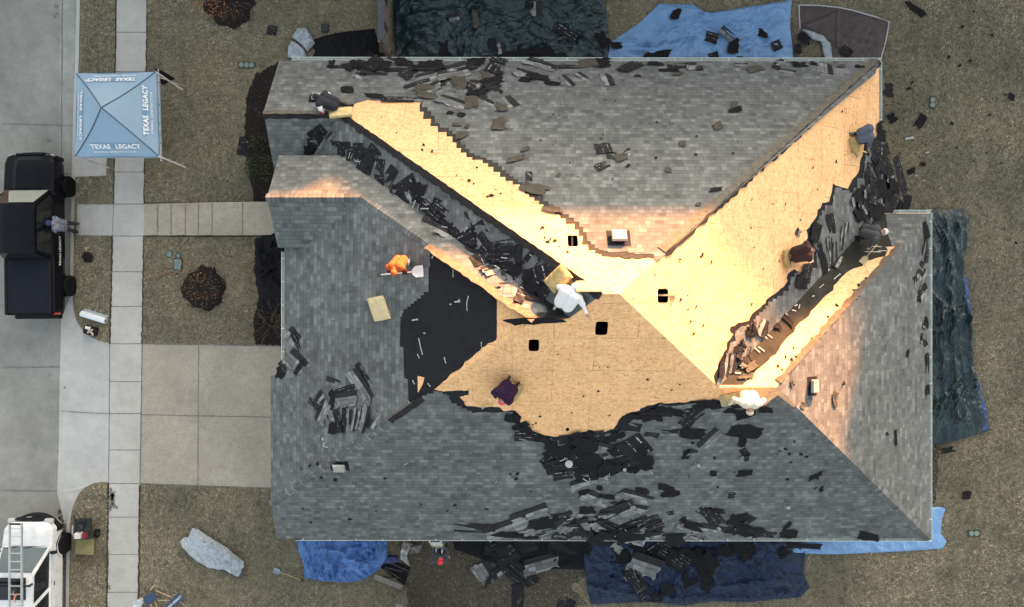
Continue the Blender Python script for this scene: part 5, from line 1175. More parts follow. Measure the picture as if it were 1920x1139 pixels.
cloth('plastic_sheet', [(480, 452), (500, 440), (532, 432)], [(532, 432), (560, 520), (545, 585)], [(492, 590), (545, 585)], [(480, 452), (486, 520), (492, 590)], T_black, 'black plastic sheet over the planting bed at the front wall', 'plastic sheet', amp=.35, sc=1.0, seed=17)
cloth('bag', [(758, 1012), (775, 1018)], [(775, 1018), (764, 1040), (770, 1060)], [(752, 1046), (770, 1060)], [(758, 1012), (752, 1030), (752, 1046)], tarpm('pale_grey_poly', (.33, .33, .33), .5), 'pale grey plastic bag beside the ladder at the lower eave', 'bag', amp=.2, sc=2.4, seed=18, res=.05, base=.1)
cloth('bag', [(772, 1020), (795, 1014)], [(795, 1014), (790, 1032)], [(768, 1036), (790, 1032)], [(772, 1020), (768, 1036)], tarpm('brown_grey_poly', (.16, .15, .145), .5), 'brown-grey plastic bag with a bright rim beside the ladder', 'bag', amp=.2, sc=2.4, seed=19, res=.05, base=.15)
# ------------------------------------------------------------------ small things on the ground
wood_g = plain('weathered_wood', (.21, .19, .17), .9, .15, var=.35, sc=9, bump=.3); wood_d = plain('dark_stained_wood', (.06, .055, .055), .9, .15, var=.4, sc=7, bump=.3)
def fence(label, y0, y1, px, h=1.8, cap=None):
    a, b = P(px, y0), P(px, y1); t = thing('wooden_fence', (a.x, (a.y+b.y)/2, 0), label, 'fence'); L = abs(a.y-b.y); n = int(L/.15)
    for k in range(n):
        y = max(a.y, b.y)-.15*(k+.5); m = MB(); m.box((a.x+random.uniform(-.01, .01), y, h/2), (.025, .14, h+random.uniform(-.02, .02))); m.build('picket', wood_g if k % 7 < 5 else wood_d, t)
    for y in (a.y, b.y): m = MB(); m.box((a.x-.07, y, h/2), (.1, .1, h+.05)); m.build('post', wood_g, t)
    for z in (.4, 1.5): m = MB(); m.box((a.x+.04, (a.y+b.y)/2, z), (.05, L, .09)); m.build('rail', wood_g, t)
    m = MB(); m.box((a.x, (a.y+b.y)/2, h+.03), (.24, L, .035)); m.build('cap_board', cap or wood_g, t)
fence('weathered wooden fence ending at the upper eave beside the dark green tarp', -120, 108, 730, 1.8, plain('slate_cap', (.085, .09, .10), .85, .15, var=.3, sc=5))
fence('weathered wooden fence running away below the lower left eave', 1098, 1250, 762)
def flatbox(name, label, cat, px, py, w, h, ang, z0, hz, mat, group=None, bevel=.01):
    m = MB(); c = P(px, py, 0); m.box((c.x, c.y, z0+hz/2), (w, h, hz), Matrix.Rotation(-R(ang), 3, 'Z')); return tag(m.build(name, mat, None, bevel=bevel), label, cat, group)
# open gate frame with a plank
t = thing('gate', P(735, 1075, 0), 'fallen wooden gate frame with crossed braces near the crumpled blue tarp', 'gate')
def plank(a, b, w, z, mat, name, par, th=.03, zb=None):
    p, q = P(*a, z), P(*b, z if zb is None else zb); d = q-p; L = d.length; m = MB(); an = math.atan2(d.y, d.x)
    m.box((p+q)/2, (L, w, th), Matrix.Rotation(an, 3, 'Z') @ Matrix.Rotation(-math.asin(max(-1, min(1, d.z/L))), 3, 'Y')); return m.build(name, mat, par, bevel=.004)
plank((702, 1081), (756, 1103), .22, .22, wood_g, 'board', t)
m = MB(); v = [P(a, b, .05) for a, b in [(710, 1062), (722, 1046), (770, 1064), (758, 1098)]]; m.add(v+[p-Vector((0, 0, .03)) for p in v], [(0, 1, 2, 3), (7, 6, 5, 4), (0, 1, 5, 4), (1, 2, 6, 5), (2, 3, 7, 6), (3, 0, 4, 7)]); m.build('dark_void_sheet', T_black, t)  # black sheet stands in for the dark void inside the frame
for a, b in [((720, 1066), (752, 1086)), ((722, 1064), (754, 1072)), ((716, 1082), (748, 1084)), ((724, 1052), (768, 1072))]: plank(a, b, .05, .12, wood_d, 'brace', t)
# valve boxes and lids
box_g = plain('green_box_plastic', (.05, .07, .06), .7, .3); lid_g = plain('pale_green_lid', (.20, .235, .215), .6, .3, var=.15)
def valves(label, px, py, n, ang):
    c = P(px, py, 0); t = thing('valve_box', c, label, 'valve box'); d = Vector((math.cos(R(ang)), -math.sin(R(ang)), 0))
    m = MB(); m.box(c+Vector((0, 0, .015)), (.22*n+.06, .27, .05), Matrix.Rotation(-R(ang), 3, 'Z')); m.build('frame', box_g, t, bevel=.02)
    for k in range(n): m = MB(); m.lathe(c+d*(.21*(k-(n-1)/2))+Vector((0, 0, .04)), [(.10, 0), (.10, .012), (.085, .02), (.02, .022)], 20); m.build('lid', lid_g, t)
valves('triple valve box with three round lids in the upper left lawn', 463, 123, 3, 2); valves('double valve box with two stacked lids in the lawn right of the house', 1747.5, 193, 2, 92); valves('double valve box side by side below the right corner of the house', 1825, 1000, 2, 0)
lid_t = plain('teal_lid', (.16, .22, .215), .6, .3, var=.15)
def lid(label, px, py, r, mat):
    c = P(px, py, 0); t = thing('utility_hatch', c, label, 'utility lid'); m = MB(); m.lathe(c, [(r+.02, 0), (r+.02, .03), (r-.005, .032)], 22); m.build('rim', box_g, t); m = MB(); m.lathe(c, [(r-.008, .0), (r-.008, .04), (r*.5, .046), (.01, .046)], 22); m.build('cover', mat, t)
lid('round teal utility lid at the left of the three in the front lawn', 318, 477, .115, lid_t); lid('small round teal utility lid above the rectangular one', 335, 480, .085, lid_t)
t = thing('utility_box', P(334.5, 496, 0), 'rectangular grey-green meter box lid in the front lawn', 'utility lid'); c = P(334.5, 496, 0)
m = MB(); m.box((c.x, c.y, .02), (.36, .50, .04), Matrix.Rotation(R(-3), 3, 'Z')); m.build('rim', box_g, t, bevel=.02); m = MB(); m.box((c.x, c.y, .04), (.31, .45, .03), Matrix.Rotation(R(-3), 3, 'Z')); m.build('cover', lid_t, t, bevel=.02)
lid('tiny grey lid beside the round mulch ring', 333, 518, .05, plain('grey_lid', (.25, .26, .26), .6))
# white roll and the tool bag on the verge
t = thing('membrane_roll', P(175, 594, 0), 'white roll of roofing membrane lying on the verge', 'roll'); a, b = P(153, 588, .13), P(198, 602, .13)
rw = plain('white_membrane', (.72, .76, .80), .5, .4, var=.06); m = MB(); m.tube([a, b], .125, 18); m.build('roll', rw, t, smooth=False); d = (b-a).normalized(); m = MB(); m.tube([b-d*.002, b+d*.012], .05, 12); m.build('core', blk, t)
m = MB(); s = Vector((-d.y, d.x, 0)); v = [a+s*.10+Vector((0, 0, -.02)), b+s*.10+Vector((0, 0, -.02)), b+s*.21+Vector((0, 0, -.11)), a+s*.21+Vector((0, 0, -.11))]; m.add(v+[q-Vector((0, 0, .012)) for q in v], [(0, 1, 2, 3), (7, 6, 5, 4), (0, 1, 5, 4), (1, 2, 6, 5), (2, 3, 7, 6), (3, 0, 4, 7)]); m.build('loose_flap', plain('grey_blue_flap', (.30, .38, .43), .6), t)
t = thing('tool_bag', P(173, 620, 0), 'open black tool bag with pale contents on the verge', 'bag'); c = P(173, 620, 0); q = Matrix.Rotation(-R(14), 3, 'Z')
m = MB(); m.box(c+Vector((0, 0, .11)), (.56, .36, .22), q, 0, .9); m.build('bag', blk, t, bevel=.04)
for dx, dy, w, h, col in [(-.06, .10, .22, .11, (.72, .70, .66)), (.02, -.02, .10, .13, (.45, .36, .28)), (.16, -.08, .07, .18, (.55, .38, .38)), (.12, .06, .09, .05, (.6, .55, .5)), (-.02, -.09, .06, .06, (.5, .44, .36))]:
    m = MB(); m.box(c+q@Vector((dx, dy, .235)), (w, h, .04), Matrix.Rotation(R(dx*200), 3, 'Z')); m.build('content', plain('bag_content', col, .6), t, bevel=.008)
m = MB(); m.tube([c+q@Vector((-.22, -.12, .2)), c+q@Vector((0, -.14, .34)), c+q@Vector((.22, -.12, .2))], .018, 8); m.build('handle', blk, t)
# air compressor on the verge
t = thing('air_compressor', P(168, 985, 0), 'black petrol air compressor with a white and red engine on the verge', 'compressor'); c = P(167, 986, 0); dk = plain('dark_machine', (.022, .028, .030), .4, .5, var=.2)
for s in (-1, 1): m = MB(); m.tube([c+Vector((.17*s, -.40, .30)), c+Vector((.17*s, .38, .30))], .12, 16); m.build('air_tank', dk, t)
m = MB(); m.box(c+Vector((0, 0, .46)), (.62, .82, .05)); m.build('base_plate', dk, t, bevel=.01)
m = MB(); m.box(c+Vector((-.05, -.20, .60)), (.30, .26, .24), None, 0, .85); m.build('engine_cover', plain('white_engine', (.62, .60, .58), .4), t, bevel=.03)
m = MB(); m.box(c+Vector((.18, -.20, .56)), (.16, .24, .20)); m.build('fuel_tank', plain('dark_red_tank', (.22, .025, .04), .4), t, bevel=.03)
m = MB(); m.lathe(c+Vector((.02, .16, .5)), [(.10, 0), (.10, .10), (.12, .11), (.12, .16), (.06, .2)], 14); m.build('pump', dk, t)
for k in range(5): m = MB(); m.box(c+Vector((-.15+.07*k, .17, .62)), (.02, .26, .16)); m.build('cooling_fin', plain('fin_metal', (.06, .065, .065), .4, .5, .5), t)
for s in (-1, 1): m = MB(); m.tube([c+Vector((.22*s, .34, .5)), c+Vector((.20*s, .52, .62)), c+Vector((.20*s, .62, .64))], .016, 8); m.build('handle', blk, t)
m = MB(); m.box(c+Vector((-.33, -.02, .52)), (.04, .40, .05)); m.build('rail', plain('pale_rail', (.4, .42, .42), .5), t)
m = MB(); m.lathe(c+Vector((.42, -.26, .17)), [(.08, -.04), (.17, -.05), (.17, .05), (.08, .04)], 20, 'X'); w_ = m.build('wheel', TYRE, t); m = MB(); m.lathe(c+Vector((.46, -.26, .17)), [(.02, 0), (.08, .0), (.08, .015), (.02, .02)], 14, 'X'); m.build('rim', RIM, w_)
tag(plank((160, 1010), (158, 1040), .76, .10, plain('olive_plywood', (.27, .23, .105), .85, .2, var=.2, sc=5), 'plywood_board', None, .02), 'olive plywood board lying against the compressor', 'board')
m = MB(); v = [P(*p) for p in [(139, 1042, .012), (174, 1042, .012), (170, 1050, .012), (156, 1062, .012), (146, 1056, .012)]]; m.add(v+[q-Vector((0, 0, .01)) for q in v], [(0, 4, 3, 2, 1), (5, 6, 7, 8, 9)]+[(i, (i+1) % 5, (i+1) % 5+5, i+5) for i in range(5)]); tag(m.build('cardboard_scrap', plain('wet_cardboard', (.13, .09, .05), .9)), 'brown wet cardboard scrap below the plywood board', 'cardboard')
# shovel on the lawn
shovel('shovel with a steel blade and yellow-black handle lying on the front lawn', P(568, 1089, .05), P(513, 1069, .05), (.22, .28), plain('grey_yellow_handle', (.42, .36, .14), .6, .3, var=.4, sc=3), plain('blue_steel', (.22, .26, .29), .4, .5, .4))
# yard signs, stakes and a bucket at the bottom edge
navy_s = plain('navy_sign', (.035, .06, .13), .5)
def sign(label, px, ang, L, Wd, txt, z=.3, tilt=0):
    c = P(px[0], px[1], z); t = thing('yard_sign', P(px[0], px[1], 0), label, 'sign'); m = MB(); q = Matrix.Rotation(-R(ang), 3, 'Z') @ Matrix.Rotation(R(tilt), 3, 'X'); m.box(c, (L, Wd, .012), q); m.build('board', navy_s, t)
    if txt: text_mesh(txt, .12, wtxt, 'lettering', t, Matrix.Translation(c-t.location+q@Vector((0, 0, .010))) @ q.to_4x4(), .004)
    for s in (-.2, .2): m = MB(); m.tube([c+q@Vector((s*L, -.1, -.02)), c+q@Vector((s*L, -Wd*.5-.35, -.02))], .012, 6); m.build('stake', woodh, t)
sign('blue yard sign with white lettering leaning at the bottom edge of the lawn', (325, 1131), -42, .85, .32, 'TEXAS LEGACY', .3, 20)
sign('dark navy yard sign folded beside the white bucket', (281, 1123), -35, .50, .34, '', .25, -10)
t = thing('bucket', P(268, 1125, 0), 'white bucket at the edge of the sidewalk by the yard signs', 'bucket'); c = P(266, 1127, 0); m = MB(); m.lathe(c, [(.13, 0), (.16, .36), (.17, .37), (.15, .37), (.145, .34), (.12, .30)], 22); m.build('pail', plain('white_pail', (.60, .64, .66), .5), t); m = MB(); m.tube([c+Vector((.16*math.cos(a), .16*math.sin(a)*.3, .37+.05*math.sin(a))) for a in [0, .6, 1.2, 1.9, 2.5, 3.1]], .006, 6); m.build('handle', plain('wire', (.3, .3, .3), .4), t)
for i, (a, b, l) in enumerate([((281, 1107), (290, 1098), 'short pale wooden stake above the dark navy sign'), ((292, 1108), (322, 1120), 'long yellow wooden stake between the two yard signs'), ((296, 1126), (318, 1126), 'thin wooden stake under the two yard signs')]): tag(plank(a, b, .04 if i else .06, .12+.04*i, plain('pale_stake', (.46, .36, .22), .8), 'wooden_stake', None, .02), l, 'stake', 'stakes by the yard signs')
# shrubs, dry twigs and fallen leaves
def shrub(label, px, py, r, h, n, col, seed, twig=False):
    rs = random.Random(seed); c = P(px, py, 0); t = thing('shrub', c, label, 'shrub'); m = MB()
    for k in range(26 if twig else 9):
        w = rs.uniform(0, 6.28); q = c+Vector((rs.uniform(-.1, .1), rs.uniform(-.1, .1), 0)); pts = [q]
        for j in range(4): q = q+Vector((math.cos(w)*r*.27*rs.uniform(.6, 1.3), math.sin(w)*r*.27*rs.uniform(.6, 1.3), h*.28*rs.uniform(.5, 1.1))); w += rs.uniform(-.6, .6); pts.append(q)
        m.tube(pts, [.014, .010, .008, .006, .003], 5)
    m.build('branches', plain('twig_bark', (.13, .10, .08), .9, .1, var=.3), t)
    if n:
        m = MB()
        for k in range(n):
            w = rs.uniform(0, 6.28); d = rs.random()**.55*r; z = h*(.25+.75*math.sqrt(max(0, 1-(d/r)**2)))*rs.uniform(.55, 1.05); q = c+Vector((math.cos(w)*d, math.sin(w)*d, z)); s = rs.uniform(.025, .05)
            a = Vector((rs.gauss(0, 1), rs.gauss(0, 1), rs.gauss(0, .5))).normalized()*s; b = a.cross(Vector((rs.gauss(0, 1), rs.gauss(0, 1), rs.gauss(0, 1)))).normalized()*s*.5
            m.add([q-a, q+b, q+a, q-b], [(0, 1, 2, 3)])
        m.build('foliage', col, t, fix=False)
shrub('leafless twiggy shrub in the round mulch ring on the front lawn', 380, 541, .78, .5, 0, None, 7, True)
shrub('leafless twiggy shrub in the mulch ring cut by the top edge', 432, 6, .9, .5, 0, None, 8, True)
lf = NT('dark_evergreen_leaves'); rr = lf.n('ShaderNodeNewGeometry').outputs['Random Per Island']; lfm = lf.done(lf.ramp(rr, [(0, (.012, .018, .008)), (.6, (.035, .05, .02)), (1, (.08, .10, .045))]), .6, .3)
shrub('dark green evergreen shrub in the front bed by the porch path', 492, 318, .62, .7, 900, lfm, 1)
shrub('small dark shrub in the front bed above the evergreen one', 490, 270, .40, .4, 220, lfm, 2)
shrub('leafless twiggy shrub in the bed by the driveway corner', 505, 612, .85, .6, 0, lfm, 3, True)
shrub('second bare twiggy shrub touching the gutter by the driveway', 518, 588, .6, .6, 0, lfm, 4, True)
lv = NT('fallen_leaf'); rr = lv.n('ShaderNodeNewGeometry').outputs['Random Per Island']; lvm = lv.done(lv.ramp(rr, [(0, (.10, .035, .015)), (.5, (.28, .11, .04)), (1, (.48, .26, .12))]), .8, .2)
rs = random.Random(5); m = MB()
for cx_, cy_, sx, sy, n in [(372, 522, 24, 16, 42), (372, 552, 34, 14, 46), (312, 512, 20, 14, 50), (345, 494, 12, 10, 16), (410, 20, 30, 16, 120), (380, 4, 22, 10, 90), (466, 515, 26, 40, 50), (455, 600, 26, 30, 40), (490, 290, 18, 60, 40)]:
    for k in range(n):
        p = P(cx_+rs.gauss(0, sx*.6), cy_+rs.gauss(0, sy*.6), .03); hgt = .16 if any(math.hypot(CX+p.x*F/HC-a, CY-p.y*F/HC-b) < r_*.9 for a, b, r_ in RINGS) else .03
        p.z = hgt+rs.uniform(.01, .04); w = rs.uniform(0, 6.28); s = rs.uniform(.02, .045); a = Vector((math.cos(w), math.sin(w), rs.uniform(-.3, .3)))*s; b = Vector((-math.sin(w), math.cos(w), rs.uniform(-.3, .3)))*s*.6; m.add([p-a, p+b, p+a, p-b], [(0, 1, 2, 3)])
tag(m.build('fallen_leaves', lvm, fix=False), kind='stuff')
# loose mulch chips on the rings and beds
rs = random.Random(6); m = MB()
for k in range(1500):
    if k % 3: a, b, r_ = RINGS[k % 2]; w = rs.uniform(0, 6.28); d = r_*math.sqrt(rs.random())*1.08; x, y, z = a+d*math.cos(w), b+d*math.sin(w), .17 if d < r_*.8 else .07
    else: x, y, z = rs.uniform(458, 512), rs.choice((rs.uniform(125, 380), rs.uniform(450, 645))), .12
    p = P(x, y, z); w = rs.uniform(0, 6.28); s = rs.uniform(.02, .06); a = Vector((math.cos(w), math.sin(w), rs.uniform(-.4, .4)))*s; b = Vector((-math.sin(w), math.cos(w), 0))*s*.25; m.add([p-a, p+b, p+a, p-b], [(0, 1, 2, 3)])
ch = NT('mulch_chip'); rr = ch.n('ShaderNodeNewGeometry').outputs['Random Per Island']; tag(m.build('mulch_chips', ch.done(ch.ramp(rr, [(0, (.012, .01, .01)), (.7, (.05, .042, .04)), (1, (.22, .19, .17))]), .9, .1), fix=False), kind='stuff')
flatbox('utility_slab', 'dark square slab lying on the lawn left of the planting bed', 'slab', 610, 54, .30, .34, 4, 0, .10, plain('dark_slab', (.03, .032, .036), .7), bevel=.02)
# ------------------------------------------------------------------ torn-off shingles, felt scraps and litter
def mat_back():
    t = NT('shingle_underside'); s = t.n('ShaderNodeSeparateXYZ', {0: t.uv()}); u, v = s.outputs[0], s.outputs[1]; p = t.geo()
    n1 = t.noise(p, 7, 4, .7); c = t.ramp(n1, [(.3, (.008, .008, .0105)), (.7, (.021, .021, .025))])
    g = t.noise(t.scale(t.uv(), (9, 3, 1)), 1.0, 3, .7)
    def line(c0, w): return t.math('LESS_THAN', t.math('ABSOLUTE', t.math('SUBTRACT', v, c0)), w)
    oi = t.n('ShaderNodeObjectInfo').outputs['Random']
    st = t.math('MULTIPLY', t.math('MAXIMUM', line(.10, .008), line(-.02, .006)), t.math('GREATER_THAN', t.math('ADD', g, t.math('MULTIPLY', oi, .20)), .70))
    c = t.mix(st, c, (.42, .42, .44)); t.bump(n1, .3, .01)
    return t.done(c, .62, .16)
def mat_front(dark):
    t = NT('shingle_granules' if not dark else 'shingle_headlap'); s = t.n('ShaderNodeSeparateXYZ', {0: t.uv()}); u, v = s.outputs[0], s.outputs[1]; p = t.geo(); oi = t.n('ShaderNodeObjectInfo').outputs['Random']
    u2 = t.math('ADD', u, t.math('MULTIPLY', oi, 9)); row = t.math('FLOOR', t.math('DIVIDE', v, .145)); fr = t.math('FRACT', t.math('DIVIDE', v, .145))
    cel = t.math('FLOOR', t.math('DIVIDE', t.math('ADD', u2, t.math('MULTIPLY', row, .37)), .19))
    w = t.n('ShaderNodeTexWhiteNoise', {'Vector': t.n('ShaderNodeCombineXYZ', {0: cel, 1: row, 2: 0.0}).outputs[0]}, noise_dimensions='3D').outputs[0]
    g = t.noise(p, 60, 3, .7); c = t.ramp(w, [(0, (.125, .128, .127)), (.5, (.18, .184, .183)), (1, (.30, .305, .303))])
    c = t.mix(.5, c, t.ramp(g, [(.3, .65), (.7, 1.3)]), 'MULTIPLY'); c = t.mix(.85, c, t.ramp(fr, [(0, .5), (.12, .6), (.2, 1), (1, 1)]), 'MULTIPLY')  # butt shadow line painted along the course edges here too
    return t.done(c, .92, .12)
MB_, MF_ = mat_back(), mat_front(False)
M_HL = plain('dark_headlap', (.025, .025, .027), .85, .2, var=.3, sc=6)
M_SC = plain('felt_scrap', (.0155, .015, .017), .85, .1, var=.35, sc=6, bump=.25); M_OL = plain('faded_scrap', (.075, .070, .058), .9, .12, var=.35, sc=7, bump=.3)
PROTO = {}
def proto_strip(kind, seed):
    """L=1 x W=.3 local strip, curled and torn at the ends"""
    rs = random.Random(seed*7+len(kind)); nx, ny = 10, 6; W = .32; v = []; uv = []; mi = []
    A = rs.uniform(-.02, .05); B = rs.uniform(0, .05) if rs.random() < .5 else 0; ph = rs.uniform(0, 3); tear = [rs.uniform(-.035, .0) for _ in range(ny+1)], [rs.uniform(-.06, .0) for _ in range(ny+1)]
    notch = [rs.choice((0, 0, .04)) for _ in range(nx+1)]
    for j in range(ny+1):
        y = -W/2+W*j/ny
        for i in range(nx+1):
            k = i/nx; x = -.5-tear[0][j]+(1+tear[0][j]+tear[1][j])*k
            yy = y+(notch[i] if j == 0 and kind in ('front', 'multi') else 0)
            if kind == 'multi': x += .06*((j*2//ny))*(1 if k > .5 else 1)-.05
            z = A*math.sin(k*3.1+ph)+B*(k-.5)**2*2.5+.012*math.sin(y*30+k*5)+(.05*max(0, k-.8)*5*rs.uniform(.3, 1) if rs.random() < .0 else 0)
            v.append(Vector((x, yy, z+.008+(.013 if kind == 'multi' else 0)))); uv.append((x, y if kind != 'multi' else y*1.6+.9))
    n = len(v); v += [p-Vector((0, 0, .007 if kind != 'multi' else .02)) for p in v]; uv += uv; f = []
    for j in range(ny):
        for i in range(nx):
            a = j*(nx+1)+i; f.append((a, a+1, a+nx+2, a+nx+1)); mi.append(1 if (kind == 'front' and j >= 3) or (kind == 'multi' and j >= 4) else 0)
            f.append((n+a+nx+1, n+a+nx+2, n+a+1, n+a)); mi.append(2)
    rim = [i for i in range(nx+1)]+[j*(nx+1)+nx for j in range(1, ny+1)]+[ny*(nx+1)+i for i in range(nx-1, -1, -1)]+[j*(nx+1) for j in range(ny-1, 0, -1)]
    for a, b in zip(rim, rim[1:]+rim[:1]): f.append((a, a+n, b+n, b)); mi.append(2)
    me = bpy.data.meshes.new('torn_shingle'); me.from_pydata([tuple(p) for p in v], [], f)
    for m in ((MB_, MB_, MB_) if kind == 'back' else (MF_, M_HL, M_SC)): me.materials.append(m)
    me.polygons.foreach_set('material_index', mi); ul = me.uv_layers.new(name='UVMap')
    for p in me.polygons:
        for li in p.loop_indices: ul.data[li].uv = uv[me.loops[li].vertex_index]
    me.update(); return me
def proto_scrap(seed, mat):
    rs = random.Random(seed*31+5); n = 22; v = [Vector((0, 0, .02))]; R1 = []
    jag = [rs.uniform(.02, .06) if rs.random() < .45 else rs.uniform(.14, .30) for _ in range(4)]; skew = rs.uniform(-.25, .25); cut = rs.uniform(.0, .35)
    for k in range(n):                       # a torn rectangle: some edges cut straight, others shredded in steps
        s_ = 4*k/n; e = int(s_) % 4; q = s_-int(s_); c4 = [(-.5, -.5), (.5, -.5), (.5, .5), (-.5, .5)]; a_, b_ = c4[e], c4[(e+1) % 4]
        x, y = a_[0]+(b_[0]-a_[0])*q, a_[1]+(b_[1]-a_[1])*q; d_ = 1-rs.choice((0, .25, .6, 1))*jag[e]*1.6; x, y = x*(d_ if e in (1, 3) else 1), y*(d_ if e in (0, 2) else 1)
        if x > 0 and y > 0: x, y = x*(1-cut*.6), y*(1-cut)
        R1.append((x+skew*y, y*(1-.3*abs(x))))
    for r in (.5, 1):
        for k in range(n):
            x, y = R1[k][0]*r, R1[k][1]*r
            v.append(Vector((x, y, .012+.05*r*r*noise.noise(Vector((x*2.3, y*2.3, seed)))+.02)))
    f = [(0, 1+k, 1+(k+1) % n) for k in range(n)]+[(1+k, 1+n+k, 1+n+(k+1) % n, 1+(k+1) % n) for k in range(n)]; m = len(v)
    v += [p-Vector((0, 0, .006)) for p in v]; f += [tuple(i+m for i in reversed(g)) for g in f]+[(1+n+(k+1) % n, 1+n+k, m+1+n+k, m+1+n+(k+1) % n) for k in range(n)]
    me = bpy.data.meshes.new('felt_scrap'); me.from_pydata([tuple(p) for p in v], [], f); me.materials.append(mat); me.update(); return me
for k in ('back', 'front', 'multi'): PROTO[k] = [proto_strip(k, i) for i in range(9)]
PROTO['scrap'] = [proto_scrap(i, M_SC) for i in range(12)]; PROTO['old'] = [proto_scrap(40+i, M_OL) for i in range(6)]
NAMES = {'back': ('torn_shingle', 'shingle'), 'front': ('grey_shingle', 'grey shingle'), 'multi': ('shingle_sheet', 'shingle sheet'), 'scrap': ('felt_scrap', 'felt scrap'), 'old': ('felt_scrap', 'felt scrap')}
WORD = {'back': 'black torn shingle strip', 'front': 'grey torn shingle strip', 'multi': 'grey multi-course shingle sheet', 'scrap': 'ragged black felt scrap', 'old': 'faded brown scrap'}
def pip(x, y, poly):
    r = False; j = len(poly)-1
    for i in range(len(poly)):
        xi, yi = poly[i]; xj, yj = poly[j]
        if (yi > y) != (yj > y) and x < (xj-xi)*(y-yi)/(yj-yi)+xi: r = not r
        j = i
    return r
def px_(vs): return [pt(Vector(v)) for v in vs]
ZM = lambda face, vs: [pt(Vector((v[0], v[1], face.z(v[0], v[1])))) for v in vs]
SURF = [(fQ, [(590, 700), (620, 690), (720, 690), (720, 830), (660, 830), (600, 760)]), (fM, ZM(fM, [M_r, M_e, MLe, ML, QX, MN])), (fN, ZM(fN, [M_r, MN, meet(fN, fQ, lvl(N_e.z)), N_e])), (fA, ZM(fA, [A_l, AB0, P2, P1, ALG, A_r])), (fB, ZM(fB, [AB0, BE0, VB, P2])), (fE, ZM(fE, [BE0, ED0, VE, VB])), (fD, ZM(fD, [ED0, DC0, VE])),
        (fC, ZM(fC, [C_l, DC0, VE, VB, P2, P1, ML, QX, H_b])), (fQ, ZM(fQ, [(qx, 2.05), MN, QX, H_b, H_t, TQ])), (fL, ZM(fL, [ALG, P1, ML, (MLe.x-.25, 4.4), (-7.6, 4.4)])), (fG, ZM(fG, [A_r, ALG, (-7.4, 4.6), (rk, 4.45)]))]
def surf(x, y):
    for f, poly in SURF:
        if pip(x, y, poly): return f
    return GROUND
PLACED = []; CNT = {}
rsd = random.Random(77)
def put(kind, px, py, Lp, Wp, ang, where, group=None, tilt=3.0, lift=0.0, face=None):
    f = face or surf(px, py); c = f.on(px, py); d = HC-c.z; s = d/F
    base = (.026 if f is not GROUND else .03)+lift
    k = sum(1 for q in PLACED if (q-c).length < .30); PLACED.append(c.copy())
    base += min(k, 9)*.016
    if f is GROUND: base += tarp_z(c.x, c.y)
    pr = PROTO[kind]; me = pr[rsd.randrange(len(pr))]; nm, cat = NAMES[kind]
    o = bpy.data.objects.new(nm, me); COL.objects.link(o)
    q = frame_on(f, (math.cos(R(ang)), -math.sin(R(ang)), 0)).to_4x4() @ Matrix.Rotation(R(rsd.uniform(-tilt, tilt)), 4, 'X') @ Matrix.Rotation(R(rsd.uniform(-tilt, tilt)), 4, 'Y')
    Ls, Ws = Lp*s*(1.12 if kind != 'front' else 1), Wp*s*(1.5 if kind == 'multi' else 1.28)/(.32 if kind in ('back', 'front', 'multi') else 1)
    flip = 1 if rsd.random() < .5 else -1
    o.matrix_world = Matrix.Translation(c+f.nrm*base) @ q @ Matrix.Diagonal((Ls*(flip if kind in ('scrap', 'old') else 1), Ws, 1, 1))
    o['label'] = WORD[kind]+' '+where; o['category'] = cat
    if group: o['group'] = group
    return o
def many(where, group, rows, ws=1.0, **k):
    for r in rows: put(*(r if r[0] != 'back' else r[:4]+(r[4]*(ws if r[3] < 46 else 1),)+r[5:]), where, group, **k)
def fill(where, group, region, n, kinds, sz, ang, seed, spread=30, **k):
    rs = random.Random(seed); xs = [p[0] for p in region]; ys = [p[1] for p in region]; i = 0
    while i < n:
        x, y = rs.uniform(min(xs), max(xs)), rs.uniform(min(ys), max(ys))
        if not pip(x, y, region): continue
        i += 1; kd = rs.choice(kinds); L = rs.uniform(*sz); W = L*rs.uniform(.34, .6) if kd not in ('scrap', 'old') else L*rs.uniform(.6, 1.0)
        put(kd, x, y, L, W, ang+rs.gauss(0, spread), where, group, tilt=7, **k)
b, f_, mu, sc, ol = 'back', 'front', 'multi', 'scrap', 'old'
w = 'in the heap along the upper left roof valley'; g = 'shingle heap in the upper left valley'
fill(w, g, [(596, 270), (640, 268), (700, 300), (800, 385), (900, 450), (1000, 520), (1030, 560), (990, 560), (900, 495), (800, 410), (720, 340), (650, 295)], 9, (b, b, f_), (20, 36), 35, 1, 35)
